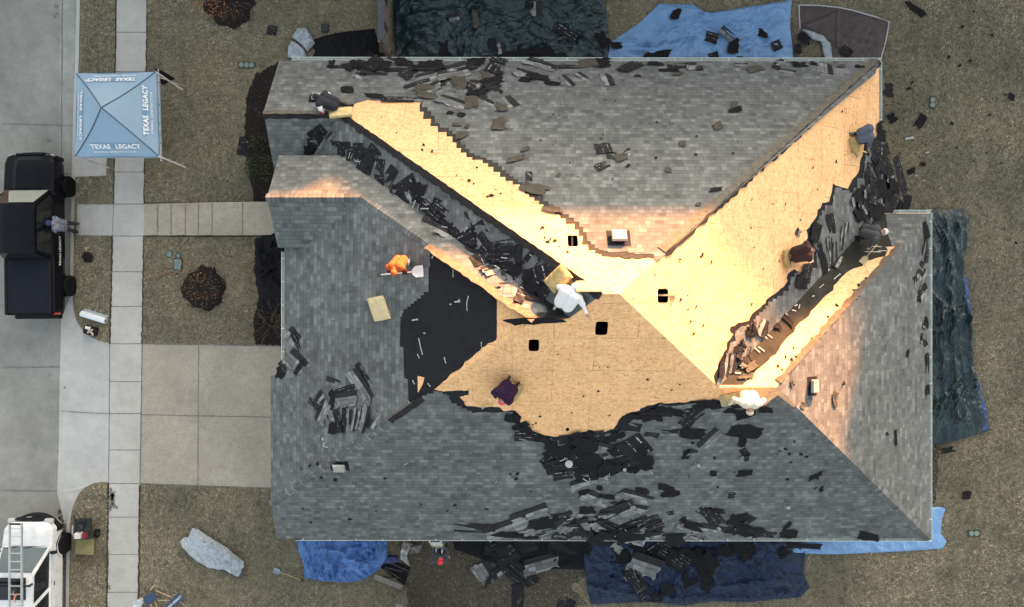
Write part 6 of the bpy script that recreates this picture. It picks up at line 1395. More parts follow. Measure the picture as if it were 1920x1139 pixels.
many(w, g, [(b, 600, 256, 34, 18, 60), (f_, 623, 254, 26, 11, -48), (b, 594, 274, 30, 15, 2), (sc, 578, 280, 20, 18, 0), (b, 631, 279, 24, 10, 95), (b, 641, 280, 24, 10, 95), (b, 651, 280, 24, 10, 95), (b, 662, 290, 24, 14, 10), (b, 673, 284, 22, 15, 5),
     (b, 684, 300, 38, 12, -64), (b, 693, 306, 38, 12, -65), (b, 699, 289, 30, 15, 42), (f_, 708, 292, 16, 9, 5), (b, 714, 309, 18, 11, 100), (b, 688, 321, 18, 8, 12), (b, 712, 333, 20, 17, -6), (b, 732, 331, 36, 13, -48), (f_, 742, 350, 24, 12, -60), (b, 745, 360, 18, 11, 50),
     (b, 763, 359, 44, 28, 62), (sc, 783, 354, 28, 22, 30), (sc, 793, 361, 40, 10, -60), (b, 799, 384, 54, 13, 35), (b, 806, 397, 54, 13, 35), (b, 829, 397, 46, 14, 33), (b, 818, 384, 22, 10, -60), (b, 824, 411, 64, 12, 36), (b, 816, 420, 50, 10, 36), (f_, 842, 442, 60, 17, 35), (b, 866, 428, 44, 22, -30), (b, 894, 437, 42, 16, -28),
     (b, 875, 453, 38, 20, -18), (b, 908, 450, 30, 8, 48), (b, 905, 486, 26, 22, 70), (b, 941, 457, 52, 9, -6), (b, 941, 468, 52, 9, -4), (b, 941, 479, 52, 9, -4), (b, 939, 490, 50, 9, -3), (b, 938, 500, 48, 9, -3), (b, 972, 484, 16, 26, 5), (f_, 922, 508, 30, 18, -30), (f_, 940, 519, 22, 19, 85), (f_, 961, 524, 22, 20, 88), (sc, 965, 506, 30, 22, 20),
     (mu, 962, 548, 26, 40, 88), (sc, 991, 525, 28, 34, 10), (b, 993, 494, 26, 22, 40), (b, 1007, 514, 26, 26, 72), (b, 1030, 514, 18, 13, 45), (b, 1013, 545, 34, 18, 28), (b, 971, 563, 14, 8, 5), (sc, 886, 468, 30, 12, 40), (b, 978, 553, 16, 22, 20), (b, 943, 539, 13, 10, 10), (sc, 1000, 540, 30, 24, 30)], ws=1.5)
many('beside the white-hooded roofer', 'felt strips by the white-hooded roofer', [(sc, 1018, 566, 66, 17, 32), (sc, 1042, 583, 44, 22, -10)])
put(sc, 1003, 600, 92, 15, -6, 'doubling as its shadow below the stripped hip')  # black scrap also stands for the dark shadow of the felt
w = 'in the heap spilling over the right eave'; g = 'shingle heap at the right eave'
fill(w, g, [(1622, 262), (1660, 300), (1700, 345), (1704, 400), (1650, 440), (1610, 430), (1600, 370), (1625, 330)], 32, (b, b, sc, f_), (26, 48), 60, 2, 45, face=fB)
many(w, g, [(f_, 1629, 274, 32, 10, 80), (f_, 1631, 298, 30, 9, 88), (b, 1631, 320, 24, 20, 10), (b, 1656, 283, 28, 18, -22), (b, 1653, 304, 30, 16, 20), (b, 1663, 312, 46, 17, 42), (b, 1686, 328, 66, 17, 58), (b, 1650, 337, 42, 15, 66), (f_, 1667, 333, 26, 12, -20), (f_, 1626, 347, 26, 13, -62), (f_, 1613, 366, 38, 11, 62), (f_, 1620, 372, 34, 10, 66),
     (sc, 1675, 348, 36, 22, 10), (b, 1632, 362, 24, 16, 30), (b, 1678, 383, 58, 18, 93), (sc, 1697, 382, 22, 28, 0), (b, 1662, 383, 34, 15, -62), (f_, 1618, 392, 22, 12, 40), (sc, 1640, 395, 44, 30, 10), (sc, 1651, 255, 28, 20, 0), (sc, 1647, 238, 16, 20, 0), (sc, 1664, 169, 30, 24, 0), (sc, 1652, 413, 44, 24, 20), (sc, 1656, 434, 44, 22, 0), (b, 1668, 402, 34, 16, -20), (f_, 1676, 440, 16, 11, 30), (f_, 1694, 418, 18, 12, 10), (b, 1606, 404, 26, 11, 40)], face=fB)
many('leaning in the right roof valley near the white-capped roofer', 'loose strips in the right roof valley', [(f_, 1585, 444, 56, 10, 96), (f_, 1577, 446, 50, 8, 96), (f_, 1556, 471, 52, 9, 88), (f_, 1564, 479, 52, 10, 82), (f_, 1570, 492, 36, 9, -60)])
put(sc, 1527, 436, 38, 24, -60, 'lying above the brown-jacketed roofer'); put(sc, 1540, 484, 60, 16, 66, 'lying just right of the brown-jacketed roofer'); put(f_, 1496, 436, 14, 11, -50, 'standing near the brown-jacketed roofer')
w = 'in the rubble at the low end of the right valley'; g = 'rubble at the low end of the right valley'
fill(w, g, [(1375, 625), (1420, 600), (1440, 610), (1425, 660), (1390, 690), (1370, 690)], 10, (f_, b, sc), (14, 26), 70, 3, 40)
many(w, g, [(f_, 1362, 684, 44, 11, 100), (f_, 1371, 680, 42, 12, 98), (b, 1352, 690, 36, 10, 100), (b, 1385, 660, 26, 12, -60), (f_, 1391, 684, 18, 12, 30), (sc, 1470, 595, 46, 12, 60), (sc, 1456, 612, 14, 18, 0), (sc, 1378, 655, 18, 12, 0), (ol, 1408, 690, 30, 12, -40), (ol, 1400, 706, 34, 9, -10)])
w = 'slipped against the right gutter'; g = 'shingles along the right gutter'
many(w, g, [(sc, 1735, 432, 15, 28, 0), (f_, 1728, 528, 52, 9, -58), (b, 1727, 495, 10, 9, 40), (b, 1714, 525, 11, 9, 60), (b, 1732, 538, 12, 10, 50), (b, 1722, 562, 13, 9, 10), (b, 1735, 470, 44, 8, 88), (f_, 1730, 478, 48, 6, 89), (sc, 1735, 606, 12, 22, 0), (f_, 1731, 612, 12, 9, 20), (b, 1727, 631, 9, 9, 10), (f_, 1727, 640, 10, 9, 20), (b, 1733, 644, 10, 9, 60), (b, 1737, 685, 30, 10, 88), (b, 1737, 668, 10, 10, 60), (sc, 1737, 732, 13, 18, 0), (f_, 1723, 517, 22, 16, 20), (f_, 1727, 552, 22, 16, -20)])
put(sc, 1700, 662, 7, 13, 20, 'thin and curved on the right slope above the gutter heap'); put(sc, 1678, 819, 8, 28, 0, 'long and upright on the lower right slope'); put(sc, 1661, 813, 6, 6, 0, 'tiny on the lower right slope'); put(sc, 1580, 718, 5, 7, 0, 'casting a shadow right of the sunlit roof vent'); put(ol, 1562, 748, 10, 30, -12, 'slim and orange-lit below the sunlit roof vent'); put(ol, 1567, 738, 9, 6, 0, 'small and orange-lit below the sunlit roof vent'); put(ol, 1483, 720, 8, 14, -20, 'beside the stripped hip left of the sunlit vent'); put(ol, 1503, 760, 13, 11, 20, 'below left of the sunlit vent')
w = 'in the heap under the torn lower edge of the sheathing'; g = 'shingle heap under the torn lower edge'
fill(w, g, [(1020, 845), (1080, 826), (1160, 822), (1215, 820), (1222, 850), (1200, 885), (1150, 885), (1100, 890), (1045, 890)], 14, (b, sc, sc, b), (28, 52), -15, 4, 30)
many(w, g, [(b, 1029, 858, 34, 13, -55), (sc, 1066, 843, 60, 26, -5), (b, 1040, 864, 44, 9, -28), (b, 1044, 872, 44, 9, -26), (b, 1048, 880, 44, 9, -22), (b, 1055, 890, 34, 18, -10), (sc, 1100, 860, 50, 30, 0), (sc, 1118, 869, 70, 38, 10), (sc, 1146, 876, 44, 30, -20), (b, 1190, 838, 52, 40, 58), (sc, 1205, 868, 40, 40, 0), (mu, 1132, 840, 52, 20, 18), (f_, 1144, 850, 30, 11, -25), (mu, 1106, 902, 70, 20, -30), (sc, 1125, 913, 12, 12, 0), (sc, 1096, 921, 22, 12, -15), (b, 1160, 866, 60, 12, -38), (b, 1168, 874, 60, 12, -40), (f_, 1095, 888, 18, 9, 0), (sc, 1185, 880, 16, 9, 0), (b, 1222, 815, 26, 9, 15)])
w = 'in the fan of loose sheets above the lower gutter'; g = 'loose shingle sheets above the lower gutter'
fill(w, g, [(1000, 970), (1060, 960), (1120, 950), (1200, 960), (1240, 985), (1200, 1006), (1060, 1008), (1000, 1004)], 14, (b, mu, f_, mu), (36, 64), -25, 5, 35)
many(w, g, [(mu, 1121, 937, 58, 20, 40), (sc, 1138, 930, 28, 11, 10), (mu, 1176, 952, 66, 17, 15), (mu, 1191, 931, 62, 18, 28), (sc, 1204, 919, 22, 16, 0), (sc, 1100, 955, 30, 18, 0), (mu, 994, 966, 70, 26, -32), (mu, 952, 990, 80, 30, -30), (b, 892, 987, 74, 15, 6), (f_, 886, 998, 70, 9, 6), (sc, 944, 1000, 50, 16, 10), (sc, 1029, 977, 64, 30, -20), (mu, 1059, 986, 28, 20, -30), (f_, 1026, 999, 36, 13, -25), (f_, 1049, 1010, 26, 10, 38),
     (b, 1076, 985, 52, 9, 64), (b, 1085, 987, 54, 9, 66), (b, 1094, 988, 56, 9, 68), (b, 1101, 990, 56, 9, 70), (f_, 1097, 1022, 26, 12, 20), (mu, 1125, 988, 40, 18, 55), (f_, 1105, 972, 28, 10, 0), (f_, 1142, 962, 44, 10, -6), (b, 1158, 982, 72, 12, -38), (mu, 1182, 984, 66, 15, -38), (f_, 1186, 1004, 38, 14, -25), (b, 1206, 975, 56, 9, -28), (b, 1212, 983, 58, 9, -28), (b, 1216, 991, 58, 9, -26), (b, 1214, 999, 54, 9, -24), (b, 1236, 968, 50, 9, -30), (sc, 986, 1004, 44, 14, 0)])
w = 'piled along the lower gutter right of the middle'; g = 'shingles along the lower gutter right of the middle'
many(w, g, [(b, 1336, 968, 50, 22, 62), (b, 1318, 957, 20, 16, 40), (sc, 1340, 956, 36, 10, 10), (mu, 1299, 992, 58, 15, 40), (mu, 1330, 995, 50, 24, 20), (sc, 1300, 985, 40, 16, 30), (f_, 1262, 1004, 44, 10, -5), (f_, 1236, 1002, 26, 14, 10), (b, 1384, 978, 52, 12, -62), (b, 1392, 984, 54, 11, -60), (b, 1400, 988, 54, 10, 35), (b, 1386, 996, 56, 11, 10), (sc, 1380, 972, 30, 26, 0), (sc, 1402, 994, 56, 30, 20), (b, 1422, 1000, 60, 12, 8), (b, 1440, 1003, 56, 11, 6), (sc, 1478, 999, 30, 22, 0), (sc, 1476, 984, 8, 20, 20), (sc, 1387, 1012, 26, 22, 0), (f_, 1306, 1008, 30, 10, 38), (b, 1290, 978, 34, 12, 40)])
w = 'in the pile on the lower front slope above the garage'; g = 'shingle pile on the lower front slope'
many(w, g, [(b, 686, 707, 56, 9, 50), (mu, 676, 722, 60, 20, 50), (b, 649, 733, 44, 13, -15), (mu, 651, 749, 48, 19, -9), (f_, 625, 718, 34, 14, 12), (f_, 601, 747, 28, 15, -50), (b, 590, 758, 28, 9, 30), (mu, 607, 772, 42, 18, -64), (b, 620, 766, 38, 11, -64), (f_, 629, 786, 38, 20, 72), (b, 646, 786, 46, 10, 100), (f_, 656, 788, 46, 9, 102), (f_, 666, 787, 46, 9, 104), (f_, 675, 785, 44, 9, 106), (mu, 684, 785, 48, 10, 108), (b, 694, 770, 62, 7, 100), (f_, 704, 788, 36, 13, -55), (sc, 628, 742, 26, 14, 40), (sc, 626, 802, 18, 20, 0), (b, 636, 792, 36, 10, 75)], face=fQ)
w = 'slumped over the end of the front gutter'; g = 'shingles at the end of the front gutter'
many(w, g, [(mu, 548, 634, 28, 24, 38), (b, 557, 642, 34, 7, 60), (mu, 556, 680, 42, 26, 35), (b, 562, 690, 30, 8, -45), (sc, 528, 698, 24, 22, 0), (b, 540, 695, 26, 9, -20), (b, 532, 688, 22, 8, 50)], face=fQ)
w = 'strewn along the upper gutter left of the middle'; g = 'torn pieces along the upper gutter'
fill(w, g, [(640, 116), (960, 118), (950, 150), (900, 200), (840, 200), (780, 150), (700, 140)], 12, (b, ol, sc, f_, mu), (24, 46), -10, 6, 35)
many(w, g, [(sc, 622, 122, 13, 20, 0), (sc, 651, 112, 11, 20, 0), (b, 650, 127, 48, 7, 3), (sc, 701, 126, 58, 24, 0), (sc, 713, 110, 28, 16, 0), (b, 703, 137, 48, 13, 3), (b, 754, 133, 56, 9, 2), (f_, 674, 144, 22, 14, 30), (sc, 652, 170, 22, 15, 0), (sc, 703, 182, 42, 12, 10), (b, 747, 188, 60, 12, 0), (sc, 800, 122, 42, 18, 0), (b, 800, 131, 48, 10, 0), (b, 782, 158, 48, 8, -32), (mu, 813, 143, 62, 20, -30), (ol, 802, 166, 46, 16, -6), (ol, 800, 180, 40, 18, 8), (mu, 853, 141, 62, 18, -28), (b, 840, 163, 40, 13, 40), (sc, 892, 118, 42, 18, 0), (ol, 910, 143, 20, 28, 0), (sc, 923, 154, 52, 26, -30), (mu, 850, 194, 58, 17, 28), (ol, 883, 194, 26, 32, 0), (mu, 914, 196, 46, 15, 32), (mu, 949, 196, 30, 26, 60), (ol, 940, 203, 22, 20, 0), (ol, 936, 234, 28, 34, -20), (sc, 894, 176, 36, 14, 0), (b, 924, 164, 28, 14, -35), (b, 872, 160, 40, 12, 40)])
w = 'strewn along the upper gutter right of the middle'; g = 'torn pieces along the right half of the upper gutter'
many(w, g, [(mu, 1015, 124, 62, 14, 27), (b, 1012, 118, 40, 9, 27), (b, 1061, 127, 50, 9, -2), (ol, 1101, 121, 36, 22, 0), (sc, 1129, 119, 32, 26, 0), (sc, 1008, 147, 46, 20, 6), (mu, 980, 140, 32, 16, 30), (sc, 1037, 158, 32, 10, 10), (f_, 1063, 154, 38, 13, 62), (f_, 1094, 147, 34, 12, 50), (f_, 1138, 151, 38, 17, 80), (sc, 986, 152, 20, 13, 20), (b, 1172, 126, 40, 9, -38), (b, 1180, 128, 40, 9, -38), (b, 1188, 129, 40, 9, -38), (sc, 1230, 122, 28, 11, 10), (b, 1274, 125, 42, 13, -8), (sc, 1252, 134, 36, 8, 0), (ol, 1271, 141, 18, 9, 0), (mu, 1296, 127, 18, 15, 0), (b, 1311, 130, 13, 10, 0), (sc, 1388, 115, 24, 9, 0), (f_, 1390, 123, 26, 8, 0), (ol, 1414, 132, 32, 16, -15), (f_, 1462, 119, 26, 11, -40), (b, 1454, 128, 15, 9, 30), (f_, 1476, 135, 34, 9, 14), (sc, 1498, 123, 28, 12, 0), (b, 1195, 144, 13, 5, 0), (mu, 1546, 131, 26, 18, 95), (ol, 1577, 126, 15, 9, 0), (sc, 1611, 127, 17, 8, 0), (sc, 1525, 121, 12, 8, 0)])
fill('lying on the torn courses beside the right valley', 'felt scraps beside the right valley', [(1620, 300), (1640, 330), (1600, 420), (1540, 510), (1440, 610), (1400, 640), (1390, 620), (1480, 530), (1540, 430), (1590, 365)], 9, (sc, b, f_), (22, 40), 80, 12, 30, face=fB)
fill('spilling over the lower gutter', 'felt spilling over the lower gutter', [(1010, 990), (1290, 990), (1290, 1012), (1010, 1012)], 12, (sc, b, f_), (28, 50), 20, 16, 40)
fill('bunched over the upper gutter', 'felt bunched over the upper gutter', [(640, 112), (980, 112), (980, 128), (640, 126)], 12, (sc, sc, b), (26, 50), 0, 17, 25)
rs = random.Random(21)
for k_, (x, y) in enumerate(edgeC[12:-2]):
    put(rs.choice((sc, sc, b)), x+rs.uniform(-6, 6), y+rs.uniform(-2, 10), rs.uniform(24, 46), rs.uniform(10, 20), rs.uniform(-35, 25), 'ragged along the torn lower edge of the sheathing', 'torn pieces along the lower sheathing edge', tilt=5, face=fC)
# single pieces, each told by its spot
for r in [(sc, 845, 214, 12, 8, 20, 'lying nearest the zigzag edge below the upper debris'), (sc, 865, 217, 13, 9, 30, 'right of its twin above the zigzag edge'), (ol, 858, 236, 15, 7, 10, 'flat and narrow above the zigzag edge'), (ol, 876, 239, 9, 10, 0, 'notched and small above the zigzag edge'), (ol, 866, 254, 24, 18, -30, 'bent over the zigzag edge'), (ol, 984, 282, 19, 8, -30, 'leaf-shaped on the upper slope'), (ol, 967, 300, 36, 11, -25, 'long and split on the upper slope left of the middle'),
          (b, 992, 332, 12, 20, 0, 'standing square at the zigzag edge'), (ol, 1003, 356, 54, 22, 24, 'long and curled across the zigzag edge'), (b, 1131, 280, 27, 24, 82, 'with white lines at the centre of the upper slope'), (b, 1129, 313, 26, 14, -38, 'with two white lines below the larger one on the upper slope'), (b, 1147, 293, 18, 14, 0, 'joining the two white-lined pieces on the upper slope'), (ol, 1162, 298, 26, 15, -30, 'beside the white-lined shingles on the upper slope'), (f_, 1178, 289, 26, 14, -60, 'curled up right of the white-lined pieces'),
          (sc, 1177, 313, 10, 6, -20, 'below the curled piece on the upper slope'), (ol, 1047, 331, 8, 9, 30, 'small and lone on the upper slope left of the vent'), (ol, 1033, 393, 34, 16, 10, 'overhanging the bare sheathing left of the dark vent hole'), (ol, 1377, 199, 14, 16, 0, 'upright half of the pair high on the upper slope'), (sc, 1378, 208, 26, 11, -10, 'folded half of the pair high on the upper slope'), (ol, 1346, 238, 24, 15, -40, 'like a folded wedge on the upper slope'), (ol, 1280, 272, 12, 15, 0, 'in the middle of the upper slope'), (ol, 1253, 321, 11, 12, 0, 'lowest on the upper slope above the roof vent'), (sc, 1342, 357, 26, 9, -10, 'close to the long hip on the upper slope'), (ol, 1310, 385, 10, 7, 0, 'tiny, near the long hip'),
          (sc, 993, 15, 14, 18, 0, 'at the top of the dark green tarp'), (f_, 1004, 25, 28, 17, 88, 'at the top of the dark green tarp'), (f_, 853, 42, 20, 13, -10, 'on the left half of the dark green tarp'), (ol, 892, 41, 11, 32, 0, 'tall and dark on the middle of the dark green tarp'), (b, 1059, 69, 46, 14, 34, 'with a tape line on the right of the dark green tarp'), (sc, 1127, 79, 22, 26, -30, 'at the right rim of the dark green tarp'), (b, 923, 95, 30, 12, 88, 'with a white squiggle low on the dark green tarp'), (f_, 940, 97, 22, 12, 80, 'next to the squiggle-marked piece on the dark green tarp'), (sc, 833, 99, 18, 28, 0, 'low on the left of the dark green tarp'), (sc, 1012, 103, 50, 12, 0, 'lying long against the gutter on the dark green tarp'),
          (sc, 1263, 33, 15, 19, 10, 'alone at the top of the sky-blue tarp'), (b, 1331, 76, 22, 15, 18, 'square with a white mark on the sky-blue tarp'), (f_, 1359, 70, 32, 12, 38, 'angled in the middle of the sky-blue tarp'), (sc, 1371, 91, 20, 24, 0, 'under the angled strip on the sky-blue tarp'), (sc, 1425, 69, 18, 12, 20, 'on the right part of the sky-blue tarp'), (b, 1451, 91, 17, 14, -25, 'notched, near the right rim of the sky-blue tarp'), (sc, 1233, 106, 52, 14, 0, 'boat-shaped, low on the sky-blue tarp'), (b, 1335, 111, 18, 14, -20, 'touching the gutter on the sky-blue tarp'), (sc, 1155, 89, 22, 12, -8, 'in the left corner of the sky-blue tarp'), (b, 1493, 95, 12, 14, 0, 'standing between the blue and the brown tarp'), (sc, 1504, 76, 26, 18, 20, 'on grass between the blue and the brown tarp'), (b, 1584, 99, 20, 13, 36, 'on the brown tarp'),
          (sc, 1716, 18, 42, 11, 40, 'long and pointed in the upper right lawn'), (sc, 1724, 229, 28, 15, -55, 'leaf-shaped in the lawn below the double valve box'), (sc, 1671, 222, 15, 16, -30, 'on grass near the right gutter'), (sc, 1895, 183, 12, 10, 30, 'by the far right edge of the lawn'), (sc, 1702, 167, 9, 5, -10, 'tiny, by the right gutter on grass'), (sc, 1729, 309, 10, 8, 40, 'small, right of the eave heap on grass'), (sc, 1706, 322, 15, 9, -20, 'at the foot of the eave heap on grass'), (sc, 1811, 928, 16, 13, 0, 'in the lower right lawn'), (sc, 1628, 1004, 40, 19, 12, 'hanging over the lower gutter near its right end'), (sc, 1769, 842, 26, 10, -10, 'on grass under the long green tarp'), (b, 511, 58, 17, 14, 10, 'folded on the upper left lawn'), (b, 458, 275, 32, 18, -80, 'with white lines at the rim of the front bed'),
          (b, 1264, 808, 42, 9, 2, 'lying level below the torn edge'), (sc, 1299, 811, 44, 24, 10, 'joined to the level strip below the torn edge'), (mu, 1332, 824, 50, 20, -62, 'slanted under the cream-hooded roofer'), (sc, 1286, 851, 14, 24, 0, 'curled at the foot of the slanted sheet'), (f_, 1297, 848, 18, 13, 30, 'folded at the foot of the slanted sheet'), (sc, 1398, 807, 60, 28, 10, 'large, below the cream-hooded roofer'), (sc, 1392, 826, 14, 24, 0, 'hanging down from the large scrap below the cream hood'), (b, 1396, 848, 22, 11, 58, 'third down from the cream-hooded roofer'), (f_, 1394, 859, 18, 15, 80, 'lowest of the chain under the cream hood'), (sc, 1338, 886, 13, 13, 0, 'five-sided on the lower slope'), (sc, 1395, 886, 26, 16, -10, 'fan-shaped on the lower slope'), (b, 1372, 928, 11, 12, 5, 'small and square on the lower slope'),
          (sc, 1529, 891, 28, 11, -38, 'spade-shaped on the right of the lower slope'), (sc, 1539, 917, 7, 7, 0, 'tiny below the spade-shaped one'), (sc, 1250, 914, 32, 15, 20, 'upper half of the hooked pair on the lower slope'), (sc, 1256, 925, 34, 13, -15, 'lower half of the hooked pair on the lower slope'), (b, 1300, 787, 46, 11, -60, 'upright with white lines at the torn edge'), (b, 1291, 780, 44, 11, -62, 'leaning left with white lines at the torn edge'), (b, 1235, 775, 48, 8, 2, 'flat along the torn edge'), (sc, 1235, 782, 12, 14, 0, 'folded under the flat strip at the torn edge')]: put(*r)
fill('tumbled on the black felt sheet under the gutter', 'shingles on the black felt sheet', [(880, 1014), (1100, 1014), (1090, 1050), (960, 1050)], 7, (sc, b, b), (28, 54), 0, 15, 40)
w = 'thrown down beside the black felt sheet below the lower eave'; g = 'shingles beside the black felt sheet'
many(w, g, [(b, 982, 1025, 46, 22, -24), (b, 960, 1081, 62, 9, 38), (b, 968, 1077, 62, 9, 38), (b, 976, 1072, 62, 9, 38), (b, 984, 1068, 60, 9, 38), (mu, 1016, 1055, 62, 20, -14), (mu, 909, 1075, 40, 24, 58), (b, 919, 1083, 46, 6, -56), (b, 940, 1050, 40, 10, 70), (f_, 940, 1068, 24, 12, -40), (b, 971, 1118, 44, 18, 90), (b, 1060, 1136, 30, 24, 20), (b, 932, 1022, 28, 11, -30)])
fill('lying on the dark blue tarp under the gutter', 'felt scraps on the dark blue tarp', [(1110, 1015), (1440, 1015), (1420, 1050), (1300, 1050), (1160, 1040)], 8, (sc, sc, b), (26, 46), 15, 14, 35)
w = 'dropped on the dark blue tarp'; g = 'shingles dropped on the dark blue tarp'
many(w, g, [(mu, 1206, 1055, 54, 28, 20), (b, 1186, 1091, 60, 9, 58), (b, 1193, 1088, 60, 9, 58), (b, 1200, 1084, 58, 9, 58), (f_, 1175, 1070, 22, 14, -35), (sc, 1250, 1099, 26, 20, 0), (sc, 1225, 1112, 26, 14, 0), (sc, 1282, 1081, 11, 28, 0), (sc, 1295, 1086, 18, 10, -10), (sc, 1317, 1075, 22, 46, -10), (sc, 1324, 1098, 10, 18, 0), (b, 1262, 1034, 64, 14, 32), (b, 1254, 1042, 50, 12, 34), (sc, 1290, 1040, 50, 24, 20), (sc, 1381, 1020, 50, 26, 0), (sc, 1354, 1026, 30, 18, 0), (sc, 1462, 1031, 24, 16, -30), (b, 1504, 1021, 62, 8, 4), (sc, 1310, 1052, 20, 30, -30)])
# small crumbs, paper tape and bits: one object each
CR = [proto_scrap(70+i, M_SC) for i in range(4)]; WT = plain('white_paper_tape', (.42, .42, .41), .7, .2)
def crumb(x, y, L, W, a, lab, grp, dark=True, name='shingle_crumb', cat='crumb', off=.03, face=None):
    f = face or surf(x, y); c = f.on(x, y); s = (HC-c.z)/F
    if dark: me = CR[rsd.randrange(4)]
    else: me = TAPE
    o = bpy.data.objects.new(name, me); COL.objects.link(o)
    o.matrix_world = Matrix.Translation(c+f.nrm*(off if f is not GROUND else .05)) @ frame_on(f, (math.cos(R(a)), -math.sin(R(a)), 0)).to_4x4() @ Matrix.Diagonal((L*s, W*s, .5, 1))
    tag(o, lab, cat, grp)
m = MB(); v = [(-.5, -.5, 0), (-.1, -.4, .02), (.5, -.5, .0), (.5, .5, .01), (.0, .4, .03), (-.5, .5, 0)]; m.add(v+[(a, b_, c-.006) for a, b_, c in v], [(0, 1, 4, 5), (1, 2, 3, 4), (11, 10, 7, 6), (10, 9, 8, 7)]+[(i, i+6, (i+1) % 6+6, (i+1) % 6) for i in range(6)])
_t = m.build('paper_tape', WT); TAPE = _t.data; bpy.data.objects.remove(_t)
rs = random.Random(9)
def sprinkle(n, poly, lab, grp, dark, szs, seed, **k):
    rs = random.Random(seed); i = 0; xs = [p[0] for p in poly]; ys = [p[1] for p in poly]
    while i < n:
        x, y = rs.uniform(min(xs), max(xs)), rs.uniform(min(ys), max(ys))
        if not pip(x, y, poly): continue
        i += 1; L = rs.uniform(*szs); crumb(x, y, L, L*(rs.uniform(.4, .9) if dark else rs.uniform(.10, .18)), rs.uniform(0, 180), lab, grp, dark, **k)
OSBB = [(1240, 500), (1400, 370), (1600, 190), (1630, 200), (1600, 330), (1540, 380), (1450, 540), (1350, 680), (1180, 560)]
sprinkle(30, OSBB, 'small dark crumb on the bright right sheathing', 'crumbs on the right sheathing', True, (3, 9), 1, off=.008)
sprinkle(22, [(690, 215), (780, 210), (900, 320), (1080, 460), (1130, 540), (960, 420)], 'small dark crumb on the bright left sheathing', 'crumbs on the left sheathing', True, (3, 9), 2, off=.008)
sprinkle(18, [(870, 720), (1000, 640), (1300, 720), (1150, 800), (1000, 800)], 'small dark crumb on the tan shaded sheathing', 'crumbs on the tan sheathing', True, (2, 6), 3, off=.008)
sprinkle(26, [(1440, 690), (1600, 540), (1650, 500), (1640, 530), (1480, 700)], 'brown crumb on the narrow sheathing strip', 'crumbs on the narrow sheathing strip', True, (3, 8), 4, off=.008)
sprinkle(26, [(560, 850), (1000, 860), (1030, 940), (900, 960), (560, 980)], 'small black crumb on the lower grey slope', 'crumbs on the lower grey slope', True, (2, 9), 5)
sprinkle(22, [(1250, 830), (1460, 800), (1600, 930), (1280, 940)], 'small black crumb on the right of the lower grey slope', 'crumbs on the right of the lower slope', True, (2, 8), 6)
sprinkle(22, [(960, 200), (1560, 150), (1380, 330), (1130, 420)], 'tiny dark crumb on the upper grey slope', 'crumbs on the upper grey slope', True, (2, 7), 7)
sprinkle(26, [(1690, 10), (1910, 10), (1910, 600), (1830, 380), (1700, 350)], 'small black crumb on the right lawn', 'crumbs on the right lawn', True, (3, 8), 8)
for i, (x, y, L, W, a) in enumerate([(850, 513, 14, 2, 88), (858, 566, 13, 3, -5), (860, 564, 7, 2, -50), (877, 563, 16, 2, -75), (876, 577, 13, 2, 86), (845, 571, 4, 3, 0), (789, 650, 32, 2.4, 72), (785, 668, 9, 2, 55), (835, 676, 12, 2.4, 70), (776, 717, 9, 2.4, 55), (805, 722, 8, 2.4, 45), (768, 755, 10, 3, 40), (903, 646, 9, 2, 88), (796, 625, 4, 3, 0), (813, 480, 12, 3, -50), (818, 474, 9, 5, 30)]): crumb(x, y, L, W, a, 'white paper tape strip on the black underlayment', 'tape strips on the black underlayment', False, 'paper_tape', 'paper tape', .014, fQ)
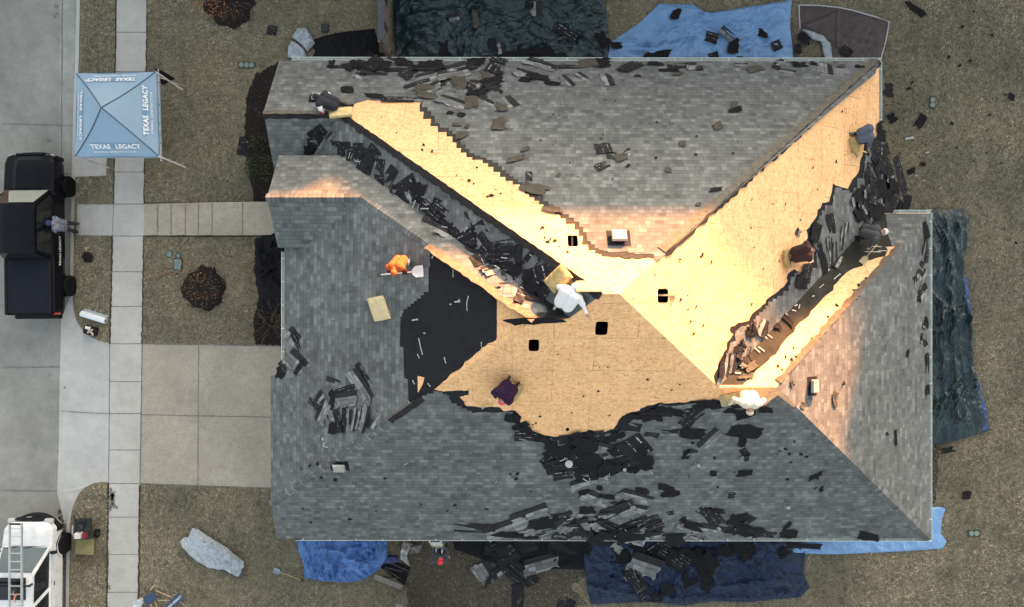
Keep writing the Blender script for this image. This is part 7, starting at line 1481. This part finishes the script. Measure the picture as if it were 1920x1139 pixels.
for i, (x, y, L, W, a) in enumerate([(1642, 464, 22, 3, 5), (1654, 472, 20, 3, 3), (1662, 467, 9, 3, 80), (1636, 474, 36, 3, 1), (1569, 520, 24, 3, -45), (1553, 508, 7, 4, -50), (1540, 538, 16, 2.4, -45), (1524, 557, 6, 4, -30), (1492, 574, 8, 5, -40), (1498, 576, 12, 3, -70), (1488, 584, 9, 4, 20), (1475, 592, 10, 3, 70), (1435, 634, 9, 3, 60), (1443, 632, 12, 3, 50), (1418, 657, 18, 4, 55), (1427, 656, 16, 4, 50), (1395, 708, 14, 3, 70), (1383, 701, 12, 5, 5)]): crumb(x, y, L*.85, W*.6, a, 'white tape strip along the right valley felt', 'tape strips in the right valley', False, 'paper_tape', 'paper tape', .04, fE)
sprinkle(12, [(620, 280), (700, 290), (980, 500), (1020, 560), (940, 520), (700, 340)], 'white tape strip in the upper left valley heap', 'tape strips in the upper left valley', False, (7, 18), 9, off=.13)
sprinkle(14, [(1030, 840), (1220, 830), (1240, 990), (900, 1000), (1000, 960), (1100, 930)], 'white tape strip among the sheets on the lower slope', 'tape strips on the lower slope', False, (6, 16), 10, off=.11)
sprinkle(14, [(560, 830), (1000, 850), (900, 930), (600, 970)], 'tiny white paper shred on the lower grey slope', 'paper shreds on the lower slope', False, (4, 8), 11)
for x, y, L, W, a, lab in [(1704, 260, 16, 5, -10, 'largest white paper shred on the right lawn'), (1737, 287, 7, 3, -20, 'short white paper shred right of the largest one'), (1716, 330, 4, 3, 0, 'white paper dot beside the eave heap on grass'), (1762, 354, 8, 2, -30, 'thin pale paper shred farthest right on the lawn'), (1731, 339, 6, 2, -10, 'pale paper shred between eave heap and lawn'), (606, 823, 4, 7, 10, 'white shred at the top of the garage pile bottom'), (608, 833, 3, 9, 10, 'white shred leaning on the garage hip'), (612, 838, 10, 2.4, 5, 'flat white shred on the garage hip'), (779, 600, 14, 3, -8, 'white paper shred below the lone foam pad')]: crumb(x, y, L, W, a, lab, None, False, 'paper_shred', 'paper')
# white cap on the lower heap, nails' bucket lid
c = fC.on(1066, 868); m = MB(); m.lathe(c+Vector((0, 0, .10)), [(.125, 0), (.13, .05), (.125, .10), (.10, .112), (.01, .114)], 22); tag(m.build('plastic_disc', plain('pale_plastic_lid', (.50, .47, .43), .5, .3, var=.15)), 'round pale plastic lid on the black heap of the lower slope', 'lid')
